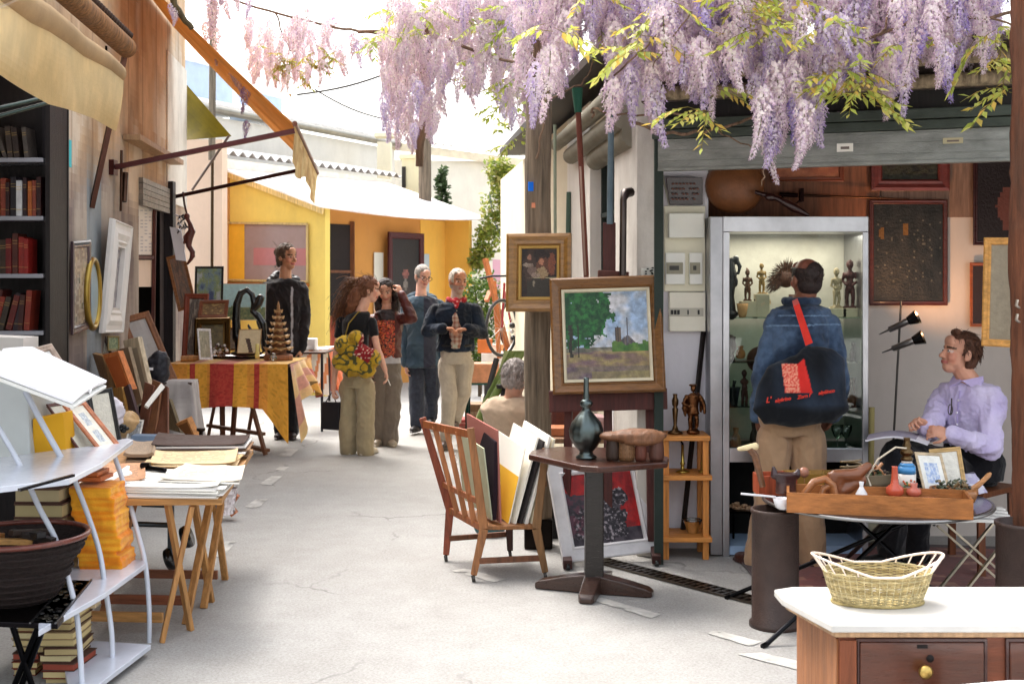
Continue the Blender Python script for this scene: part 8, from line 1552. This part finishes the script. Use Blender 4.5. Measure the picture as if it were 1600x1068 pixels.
for i, (L0, rad, pal, n) in enumerate(((.33, .062, PK, 200), (.26, .062, PK, 170), (.36, .056, PK, 200), (.28, .060, LI, 180), (.34, .060, LI, 200), (.27, .056, PU, 170), (.22, .060, PK, 150), (.21, .055, LI, 130))): PROT.append((L0, raceme(L0, rad, pal, n, i)))
def proto_mesh(i, par):
    o = PROT[i][1].build('flower_cluster', 'petal', None, recalc=False); me = o.data; bpy.data.objects.remove(o); return me
PM = [proto_mesh(i, None) for i in range(len(PROT))]
def hang(root, items):
    """items: (proto, tip position, scale, yaw); the 100 nearest are parts of their own, the others one part"""
    items = sorted(items, key=lambda q: q[1].y-q[2]*.5); inv = RM[root.name].inverted()
    for i, (k, tip, s, yw) in enumerate(items[:100]):
        o = bpy.data.objects.new('flower_cluster', PM[k]); COL.objects.link(o); o.parent = root; o.matrix_local = inv@Matrix.Translation(tip+V((0, 0, PROT[k][0]*s)))@Matrix.Rotation(yw, 4, 'Z')@Matrix.Diagonal((s, s, s, 1))
    if items[100:]:
        m = MB()
        for k, tip, s, yw in items[100:]:
            P = PROT[k][1]; M = np.array(Matrix.Translation(tip+V((0, 0, PROT[k][0]*s)))@Matrix.Rotation(yw, 4, 'Z')@Matrix.Diagonal((s, s, s, 1))); A = np.array(P.v)@M[:3, :3].T+M[:3, 3]; o = len(m.v)
            m.v.extend(map(tuple, A)); m.f.extend(tuple(j+o for j in f) for f in P.f); m.fc.extend(P.fc); m.sm.extend(P.sm)
        b = m.build('flower_clusters', 'petal', root, recalc=False); b['kind'] = 'stuff'
def low_at(T, x):
    for (a, ya), (b, yb) in zip(T, T[1:]):
        if a <= x <= b: return ya+(yb-ya)*(x-a)/(b-a)
    return T[-1][1]
def spray(m, p, d, L0, cols, n=5):
    d = V(d).normalized(); sd = d.cross(V((0, 0, 1))); sd = sd.normalized() if sd.length > .1 else V((1, 0, 0)); pts = [p+d*L0*t+V((0, 0, -L0*.45*t*t)) for t in (0, .25, .5, .75, 1)]; m.tube(pts, .0015, 4, caps=False, col=(.55, .50, .2))
    for i in range(n*2+1):
        t = .2+.8*i/(n*2+1); q = p+d*L0*t+V((0, 0, -L0*.45*t*t)); sg = 1 if i % 2 else -1; e = (sd*sg*rnd.uniform(.6, 1)+d*.5+V((0, 0, rnd.uniform(-.9, -.1)))).normalized() if i < n*2 else d; l = L0*rnd.uniform(.24, .36); w_ = e.cross(V((rnd.uniform(-.5, .5), rnd.uniform(-.5, .5), 1))).normalized()*l*.21; c = mixc(rnd.choice(cols), (.3, .4, .1), rnd.random()*.25); dr = V((0, 0, -l*.12))
        m.add([q, q+e*l*.4+w_, q+e*l+dr, q+e*l*.4-w_, q+e*l*.5-V((0, 0, l*.05))], [(0, 1, 4), (1, 2, 4), (2, 3, 4), (3, 0, 4)], False, c)
LC = [(.84, .85, .42), (.78, .81, .38), (.90, .86, .48), (.90, .76, .38), (.72, .77, .36)]
# near plant over the shop
near = thing('wisteria', 'big wisteria in full lilac bloom hanging over the shop shutter on the right', 'climbing plant', (1.9, 6.2, 2.9))
TB = [(800, 120), (815, 165), (835, 198), (870, 180), (895, 120), (920, 150), (940, 168), (958, 205), (985, 200), (1005, 180), (1024, 232), (1042, 160), (1075, 165), (1108, 196), (1130, 150), (1165, 165), (1186, 200), (1194, 292), (1212, 264), (1235, 225), (1262, 268), (1280, 230), (1300, 165), (1345, 140), (1388, 190), (1412, 182), (1440, 118), (1475, 160), (1500, 118), (1536, 122), (1560, 75), (1600, 55), (1680, 60)]
items = []
for x, y in ((1196, 288), (1212, 262), (1230, 240), (1258, 266), (1276, 232), (1022, 230), (1110, 192), (1390, 186), (1414, 180), (1478, 160), (958, 205), (985, 196), (838, 198), (860, 188), (1245, 225), (1205, 238), (1180, 205), (1535, 118)):
    Y = rnd.uniform(5.5, 5.9); items.append((5 if x in (1478, 1205, 1245) else rnd.choice([0, 1, 2, 3, 4]), W(x, y, Y), rnd.uniform(.75, .95), rnd.random()*6))
for i in range(600):
    x = rnd.uniform(806, 1700); lo_ = low_at(TB, x); u = rnd.random(); y = lo_-8-u*(lo_+110); Y = rnd.uniform(5.35, 6.25)-(x-1200)*.0004
    if x < 1000: Y += .5
    if x > 1500 and rnd.random() < .35: continue
    k = rnd.choice([0, 0, 1, 1, 2, 3, 4, 6, 6, 7, 5 if rnd.random() < .7 else 0]); s = rnd.uniform(.68, .98)
    if y > 60 and (x < 955 and x > 890 and y > 95): continue
    items.append((k, W(x, y, Y), s, rnd.random()*6))
for i in range(330): x = rnd.uniform(840, 1560); items.append((rnd.choice([0, 1, 2, 3, 4, 6]), W(x, min(low_at(TB, x)-15, rnd.uniform(10, 142)), rnd.uniform(5.9, 6.4)+(.4 if x < 1000 else 0)), rnd.uniform(.7, 1.0), rnd.random()*6))
items = [q for q in items if not (893 < CX+q[1].x*F/q[1].y < 948 and HY-(q[1].z-CH)*F/q[1].y > 105)]
hang(near, items)
m = MB()
for (x, y, n_, sp) in ((1055, 15, 5, 22), (1170, 15, 16, 34), (1200, 45, 7, 20), (1075, 178, 4, 12), (1110, 150, 2, 10), (1325, 120, 14, 26), (1345, 148, 10, 20), (1365, 170, 3, 10), (1560, 105, 8, 22), (1578, 150, 6, 14), (1232, 22, 4, 14), (1415, 80, 3, 12), (1500, 75, 4, 18), (1005, 65, 5, 20), (985, 85, 3, 14), (1550, 40, 4, 20), (870, 60, 4, 25), (1290, 60, 4, 20), (1110, 185, 3, 8)):
    for i in range(n_): a = rnd.uniform(0, 6.28); spray(m, W(x+rnd.gauss(0, sp*.6), y-10+rnd.gauss(0, sp*.4), rnd.uniform(5.3, 5.8)), (math.cos(a), rnd.uniform(-.7, .2), rnd.uniform(-.5, .3)), rnd.uniform(.13, .22), LC)
for i in range(45): a = rnd.uniform(0, 6.28); spray(m, W(rnd.uniform(830, 1680), rnd.uniform(-80, 70), rnd.uniform(5.4, 6.4)), (math.cos(a), -.3, rnd.uniform(-.4, .3)), rnd.uniform(.10, .18), LC)
m.build('foliage', 'leaf', near, recalc=False)
def vine(m, P, r, c=(.50, .40, .32)):
    pts = [W(*p) for p in P]; out = []
    for i in range(len(pts)-1):
        for k in range(5): t = k/5; out.append(pts[i].lerp(pts[i+1], t)+V((nz(i*3+t*2, r*90)*.02, 0, nz(i*2+t*3, 7+r*90)*.02)))
    m.tube(out+[pts[-1]], [r*(1-.3*j/len(out)) for j in range(len(out)+1)], 7, col=c)
m = MB()
for P, r in ((((1700, -10, 5.8), (1540, 30, 5.7), (1440, 25, 5.6), (1370, 55, 5.6), (1280, 90, 5.8)), .009), (((1640, 60, 5.6), (1560, 30, 5.6), (1480, 28, 5.5)), .006), (((1400, -20, 5.7), (1385, 45, 5.6), (1365, 65, 5.6)), .006), (((960, 120, 6.0), (1010, 75, 5.7), (1060, 18, 5.6)), .005), (((1080, 20, 5.5), (1040, 80, 5.5), (1020, 105, 5.6)), .004), (((926, 185, 6.3), (928, 168, 6.2), (960, 182, 6.2), (1040, 175, 6.4), (1110, 178, 6.5)), .007), (((985, 190, 6.5), (1040, 208, 6.6), (1100, 208, 6.6), (1160, 190, 6.5), (1190, 175, 6.3)), .010),
              (((1090, 178, 6.3), (1130, 210, 6.3), (1180, 235, 6.3)), .005), (((1700, -60, 6.2), (1300, -40, 6.2), (1000, -30, 6.6), (850, -10, 7.0), (835, 120, 7.3)), .03), (((840, 40, 7.2), (900, 20, 6.7), (1100, -20, 6.2)), .022), (((838, 250, 7.2), (850, 200, 7.2), (855, 140, 7.2), (880, 40, 7.0)), .006), (((1195, 255, 5.7), (1196, 275, 5.6), (1190, 290, 5.6)), .004), (((850, 165, 6.8), (870, 150, 6.7), (905, 135, 6.6), (930, 90, 6.4)), .005)): vine(m, P, r)
m.build('branch', 'rough_wood', near, recalc=False)
# plant on the far pole and along the cable; haze painted as paler blossom
far = thing('wisteria', 'wisteria hanging round the far pole left of the wooden post, paled for haze', 'climbing plant', (-1, 11, 4.2)); items = []
TF = [(596, 215), (615, 250), (640, 265), (655, 240), (668, 265), (684, 215), (700, 145), (730, 190), (760, 172), (785, 200), (815, 235), (840, 180)]
for i in range(340):
    x = rnd.uniform(596, 840); lo_ = low_at(TF, x); y = lo_-5-rnd.random()*(lo_+20 if x > 690 else lo_-40); 
    if x < 690 and y < 35: continue
    items.append((rnd.choice([0, 1, 2, 6, 6, 0, 3]), W(x, y, rnd.uniform(9.6, 11.6)), rnd.uniform(.7, 1.0), rnd.random()*6))
hang(far, items)
m = MB()
for (x, y, n_, sx_, sy_) in ((800, 60, 40, 30, 60), (800, 170, 26, 16, 50), (660, 20, 26, 40, 16), (760, 40, 16, 30, 20), (600, 62, 16, 30, 8), (640, 60, 12, 26, 14), (740, 110, 8, 30, 30)):
    for i in range(n_): a = rnd.uniform(0, 6.28); spray(m, W(x+rnd.gauss(0, sx_*.6), y+rnd.gauss(0, sy_*.6), rnd.uniform(9.4, 11.5)), (math.cos(a), rnd.uniform(-.8, .3), rnd.uniform(-.4, .5)), rnd.uniform(.16, .28), [(.72, .76, .34), (.80, .78, .42), (.64, .70, .30)])
m.build('foliage', 'leaf', far, recalc=False)
m = MB(); vine(m, ((860, -10, 9.5), (780, -5, 10), (720, 30, 10.5), (655, 50, 11), (560, 50, 11.5)), .025); vine(m, ((668, 40, 11), (664, 120, 11), (660, 200, 11), (655, 260, 11)), .05); vine(m, ((700, 60, 10), (760, 90, 10), (830, 100, 9)), .015); m.build('branch', 'rough_wood', far, recalc=False)
lft = thing('wisteria', 'thin strand of wisteria, paled for haze, along the cable above the orange awning', 'climbing plant', (-3, 12, 4.4)); items = []
for i in range(80):
    x = rnd.gauss(445, 45); 
    if 385 < x < 535: items.append((rnd.choice([0, 1, 2, 6]), W(x, rnd.uniform(70, 155)-abs(x-450)*.25, rnd.uniform(10.5, 12)), rnd.uniform(.6, .95), rnd.random()*6))
for x, y, k in ((332, 60, 0), (340, 45, 2), (326, 38, 4), (350, 30, 1), (338, 100, 2), (385, 220, 5), (383, 178, 5), (372, 148, 1), (364, 135, 6), (268, 32, 7), (275, 40, 6), (560, 108, 3), (575, 96, 6), (552, 92, 1), (370, 20, 0), (392, 30, 4), (330, 15, 0), (345, 8, 3), (322, 70, 6)): items.append((k, W(x, y, 10.6 if x > 300 else 9.4), .62 if x < 300 or x in (385, 372, 364) else .85, rnd.random()*6))
hang(lft, items)
m = MB()
for i in range(30): a = rnd.uniform(0, 6.28); spray(m, W(rnd.gauss(478, 30), rnd.gauss(102, 14), 10.8), (math.cos(a), -.4, rnd.uniform(-.5, .3)), .18, [(.78, .70, .34), (.74, .60, .34), (.66, .70, .3)])
m.build('foliage', 'leaf', lft, recalc=False)
m = MB(); vine(m, ((660, 62, 11.5), (560, 50, 11.5), (500, 38, 11.4), (400, 12, 11), (300, -20, 10.5)), .014); vine(m, ((430, 20, 11.2), (445, 60, 11.2), (460, 90, 11.2)), .008); vine(m, ((268, -20, 9.4), (272, 10, 9.4), (300, 45, 9.4)), .03, (.35, .3, .2)); m.build('branch', 'rough_wood', lft, recalc=False)
# ================================================================ BACKGROUND CLUTTER IN THE GAP
def leafcloud(mb, c, r, n, sz, cols, flat=1.0):
    for i in range(n):
        while True:
            p = V((rnd.uniform(-1, 1), rnd.uniform(-1, 1), rnd.uniform(-1, 1)))
            if .35 < p.length < 1+nz(p.x*3+c.x, p.y*3, p.z*3)*.5: break
        p = V((p.x*r[0], p.y*r[1]*flat, p.z*r[2]))+c; d = V((rnd.gauss(0, 1), rnd.gauss(0, 1), rnd.gauss(0, .7))).normalized(); s = d.cross(V((rnd.gauss(0, 1), rnd.gauss(0, 1), 1))).normalized(); l = sz*rnd.uniform(.6, 1.4)
        mb.add([p, p+d*l*.5+s*l*.28, p+d*l, p+d*l*.5-s*l*.28], [(0, 1, 2, 3)], False, mixc(rnd.choice(cols), (.1, .16, .06), rnd.random()*.3))
GR = [(.42, .52, .20), (.34, .46, .18), (.55, .60, .28), (.28, .40, .16)]
t = thing('green_bush', 'light green bush behind the men, left of the leaning wooden easel', 'bush', W(748, 600, 17)); mb = MB(); leafcloud(mb, W(752, 480, 17), (.34, .3, .48), 1500, .07, GR); leafcloud(mb, W(742, 535, 17), (.28, .3, .3), 700, .07, GR); mb.build('foliage', 'leaf', t, recalc=False)
mb = MB((.3, .24, .16)); b = W(750, 500, 17); mb.tube([V((b.x, 17, 0)), V((b.x, 17, 1.3))], .03, 8); 
for i in range(7): mb.tube([V((b.x, 17, .3+i*.12)), V((b.x+rnd.uniform(-.25, .25), 17+rnd.uniform(-.2, .2), 1.0+i*.1))], .012, 6)
mb.build('stem', 'rough_wood', t)
t = thing('yellow_climber', 'yellow green climbing plant on the bright far wall', 'climbing plant', W(775, 420, 20)); mb = MB(); YG = [(.70, .72, .30), (.62, .68, .28), (.78, .74, .42), (.55, .62, .3)]
for (x, y, r) in ((778, 268, 22), (795, 300, 30), (775, 320, 26), (800, 330, 22), (770, 350, 20), (762, 375, 22), (755, 395, 16), (745, 410, 12), (790, 275, 20)): leafcloud(mb, W(x, y, 20), (r*20/F, .15, r*20/F), 330, .085, YG)
mb.build('foliage', 'leaf', t, recalc=False); mb = MB((.45, .5, .55)); mb.tube([W(788, 440, 20.1), W(787, 340, 20.1), W(795, 260, 20.1)], .022, 8); mb.tube([W(788, 380, 20), W(770, 340, 20), W(765, 300, 20)], .012, 6); mb.build('stem', 'matt', t)
t = thing('small_conifer', 'small dark conifer top above the kiosk roof beside the far pole', 'tree', W(688, 560, 23)); mb = MB(); 
for i in range(14): leafcloud(mb, W(690+rnd.uniform(-2, 2), 268+i*6, 23), (.02+.018*i, .1, .1), 60, .10, [(.36, .44, .30), (.28, .36, .24)])
mb.build('foliage', 'leaf', t, recalc=False); b = W(690, 440, 23); mb = MB((.3, .25, .2)); mb.tube([(b.x, 23, 0), (b.x, 23, 3.5)], [.06, .015], 8); mb.build('trunk', 'rough_wood', t)
mb = MB((.88, .68, .74)); mb.prism([W(768, 500, 18), W(802, 500, 18), W(802, 407, 18), W(770, 405, 18)], (0, .05, 0)); solo('pink_board', mb, 'paper', 'pale pink panel standing behind the leaning wooden easel', 'panel')
t = thing('folded_easel', 'orange brown wooden easel leaning left behind the bicycle', 'easel', W(785, 560, 14.5)); 
for a, b, w_ in (((758, 404, 14.5), (797, 560, 14.3), .07), ((772, 440, 14.6), (780, 560, 14.2), .05), ((766, 455, 14.6), (760, 470, 14.5), .05)): mb = MB((.74, .44, .24)); mb.bar(W(*a), W(*b), w_, .04); mb.build('leg', 'wood', t)
t = thing('bicycle', 'old bicycle seen end on behind the man in the navy jacket', 'bicycle', W(785, 560, 13.6)); c = W(784, 512, 13.6)
for dx, dy in ((0, 0), (.14, 1.0)):
    cc_ = c+V((dx, dy, 0)); mb = MB((.25, .25, .26)); U = V((.62, .78, 0)).normalized(); mb.tube([cc_+U*.27*math.cos(a)+V((0, 0, .31*math.sin(a))) for a in np.linspace(0, 2*math.pi, 41)[:-1]], .017, 8, closed=True); w_ = mb.build('wheel', 'matt', t)
    mb = MB((.7, .7, .7)); mb.tube([cc_+U*.25*math.cos(a)+V((0, 0, .29*math.sin(a))) for a in np.linspace(0, 2*math.pi, 41)[:-1]], .006, 6, closed=True)
    for k in range(14): a = 2*math.pi*k/14; mb.tube([cc_, cc_+U*.25*math.cos(a)+V((0, 0, .29*math.sin(a)))], .002, 4)
    mb.build('spokes', 'metal', w_)
mb = MB((.62, .16, .2)); mb.tube([c, c+V((.03, .1, .5))], .014, 8); mb.tube([c+V((.03, .15, .4)), c+V((.1, .6, .05)), c+V((.14, 1.0, 0))], .014, 8); mb.build('frame', 'gloss', t)
mb = MB((.2, .2, .22)); mb.tube([c+V((-.25, .02, .55)), c+V((-.1, .05, .58)), c+V((.15, .05, .58)), c+V((.3, 0, .52))], .012, 8); mb.build('handlebar', 'metal', t)
# tables with bric a brac
def simple_table(name, label, x0, x1, Y, dep, z, c, legc=(.3, .3, .3), mat='matt', drop=0):
    xa_, xb_ = (x0-CX)/F*Y, (x1-CX)/F*Y; t = thing(name, label, 'table', ((xa_+xb_)/2, Y, 0)); mb = MB(c); mb.box(((xa_+xb_)/2, Y+dep/2, z-.015), (xb_-xa_, dep, .03))
    if drop: mb.grid(lambda u, v: (xa_+(xb_-xa_)*u, Y-.01-.02*v*math.sin(u*20), z-drop*v), 20, 6)
    mb.build('table_top', mat, t)
    for x in (xa_+.05, xb_-.05):
        for y in (Y+.05, Y+dep-.05): m = MB(legc); m.bar((x, y, 0), (x, y, z-.03), .035); m.build('leg', 'metal', t)
    return t
simple_table('far_market_table', 'far table covered with small market goods behind the men', 752, 850, 14.2, .9, .76, (.93, .91, .90), drop=.12)
simple_table('green_table', 'low dark green table right of the navy jacket man', 722, 792, 12.6, .6, .56, (.12, .34, .30), (.1, .2, .18), 'gloss')
goods = [((.88, .50, .26), .16, .16), ((.86, .84, .80), .12, .08), ((.75, .55, .38), .1, .07), ((.40, .25, .2), .12, .06), ((.5, .55, .7), .1, .09), ((.9, .88, .9), .16, .05), ((.30, .34, .36), .07, .12), ((.83, .72, .66), .13, .08)]
nm = ['orange box', 'white carton', 'tan case', 'brown tin', 'blue tin', 'flat white parcel', 'dark jug box', 'pinkish carton']
for i, (c, wd, hg) in enumerate(goods):
    x = (758+i*12.5-CX)/F*14.4; mb = MB(c); mb.box((x, 14.35+(i % 3)*.22, .762+hg/2), (wd, .12, hg), rz=rnd.uniform(-.4, .4)); mb.box((x, 14.35+(i % 3)*.22, .762+hg+.006), (wd*.8, .1, .012), rz=rnd.uniform(-.3, .3), col=mixc(c, (.9, .9, .9), .5)); solo('market_box', mb, 'matt', nm[i]+' on the far market table', 'box', bevel=.004)
mb = MB((.80, .56, .42)); mb.box(Zp(752, 600, .56)+V((0, .15, .11)), (.36, .22, .20)); solo('tan_suitcase', mb, 'leather', 'tan suitcase on the low dark green table', 'suitcase', bevel=.02)
mb = MB((.85, .90, .90)); mb.sheet(lambda u, v: V(((728-CX)/F*12.6, 12.62, .57)).lerp(V(((788-CX)/F*12.6, 12.62, .57)), u)+V((0, .3*v, .03*abs(nz(u*5, v*5)))), 14, 8, .006); solo('blue_white_sheet', mb, 'paper', 'crumpled pale blue sheet on the low dark green table', 'sheet')
mb = MB((.70, .68, .66))
for i in range(24): p = W(rnd.uniform(800, 822), rnd.uniform(505, 535), 13.8); mb.ell(p, rnd.uniform(.015, .04), seg=8, rings=5, col=rnd.choice([(.8, .8, .8), (.5, .5, .55), (.3, .3, .3), (.7, .6, .5)]))
solo('metal_pans', mb, 'metal', 'heap of grey metal pans left of the wooden post', 'pans')
# green-draped chair
t = thing('green_draped_chair', 'dark folding chair with a green blanket draped over it, behind the slatted chair', 'chair', W(775, 700, 9.5)); 
for a, b in (((742, 690, 9.5), (776, 560, 9.7)), ((765, 700, 9.2), (800, 565, 9.4)), ((805, 700, 9.6), (790, 600, 9.5))): mb = MB((.14, .13, .13)); mb.bar(W(*a), W(*b), .035, .03); mb.build('leg', 'wood', t)
mb = MB((.14, .13, .13)); mb.bar(W(778, 604, 9.3), W(818, 596, 9.4), .05, .03); mb.bar(W(778, 648, 9.3), W(815, 640, 9.4), .04, .03); mb.build('seat_frame', 'wood', t)
mb = MB((.42, .46, .26)); 
def gb(u, v): return W(788-46*v+32*u-8*u*v, 548+(118-30*u)*v, 9.5-.2*v)+V((.02*math.sin(u*14+v*4), -.03*math.sin(u*11)*v, 0))
mb.sheet(gb, 26, 20, .006, lambda u, v: mixc((.38, .44, .22), (.62, .64, .44), .9 if u < .12 else max(0, nz(u*8, v*3))*.9)); mb.build('blanket', 'cloth', t)
# things behind the easel
mb = MB((.70, .46, .30)); mb.box(Zp(878, 690, .66)*1+V((-.0, 1.0, .05)), (.30, .2, .10)); 
t = simple_table('crate_table', 'low crate table with goods behind the pewter bottle', 838, 1000, 7.75, .5, .60, (.55, .42, .32), (.3, .2, .15), 'wood')
def at7(name, label, cat, x0, x1, yb, yt, c, mat='matt', Y=7.85, dep=.18, bv=.01):
    mb = MB(c); z0 = CH+(HY-yb)/F*Y; z1 = CH+(HY-yt)/F*Y; mb.box((((x0+x1)/2-CX)/F*Y, Y+dep/2, max(.601+.0, z0)/2+z1/2), ((x1-x0)*Y/F, dep, z1-max(.601, z0))); return solo(name, mb, mat, label, cat, bevel=bv)
at7('orange_leather_case', 'orange tan leather case between the prints and the pewter bottle', 'case', 850, 893, 690, 668, (.76, .48, .32), 'leather')
at7('pink_cushion', 'dusty pink cushion standing right of the pewter bottle', 'cushion', 922, 948, 690, 650, (.72, .58, .58), 'cloth', bv=.03)
at7('white_carton', 'white carton seen between the easel legs', 'carton', 958, 988, 690, 624, (.93, .93, .93), 'paper')
at7('grey_board', 'pale grey panel between the easel mast and right leg', 'panel', 993, 1007, 690, 625, (.66, .62, .60), 'paper')
at7('brown_bag', 'reddish brown bag hanging behind the easel on the left', 'bag', 862, 925, 690, 630, (.36, .20, .17), 'leather', Y=8.1, bv=.03)
mb = MB((.12, .11, .12)); mb.box((.24, 7.75, .12), (.30, .35, .24)); solo('dark_crate', mb, 'wood', 'dark crate on the ground behind the white framed painting', 'crate', bevel=.01)
mb = MB((.22, .40, .42)); mb.ell((-.14, 7.7, .05), (.10, .12, .05)); t = thing('teal_shoe', 'teal cloth bundle on the ground under the slatted chair', 'bundle', (-.14, 7.7, 0)); remesh('body', mb, 'cloth', t, .012, 2, wrinkle(.008, 18))

for i, (px, c, w_, hh, lb) in enumerate(((727, (.62, .22, .18), .4, .10, 'low red wooden crate on the ground left of the green table'), (748, (.55, .42, .3), .3, .26, 'brown cardboard crate on the ground under the green table'), (772, (.86, .84, .80), .24, .34, 'tall white crate on the ground right of the green table'), (792, (.34, .38, .42), .2, .2, 'grey blue crate on the ground near the bicycle'))):
    x = (px-CX)/F*13.4; m = MB(c); m.box((x, 13.4+i*.05, hh/2), (w_, .3, hh), rz=i*.2-.2)
    for k in (.25, .6): m.box((x, 13.4+i*.05-.155, hh*k), (w_*.96, .012, hh*.16), rz=i*.2-.2, col=mixc(c, (.95, .9, .8), .35))
    solo('storage_crate', m, 'wood', lb, 'crate', bevel=.005)
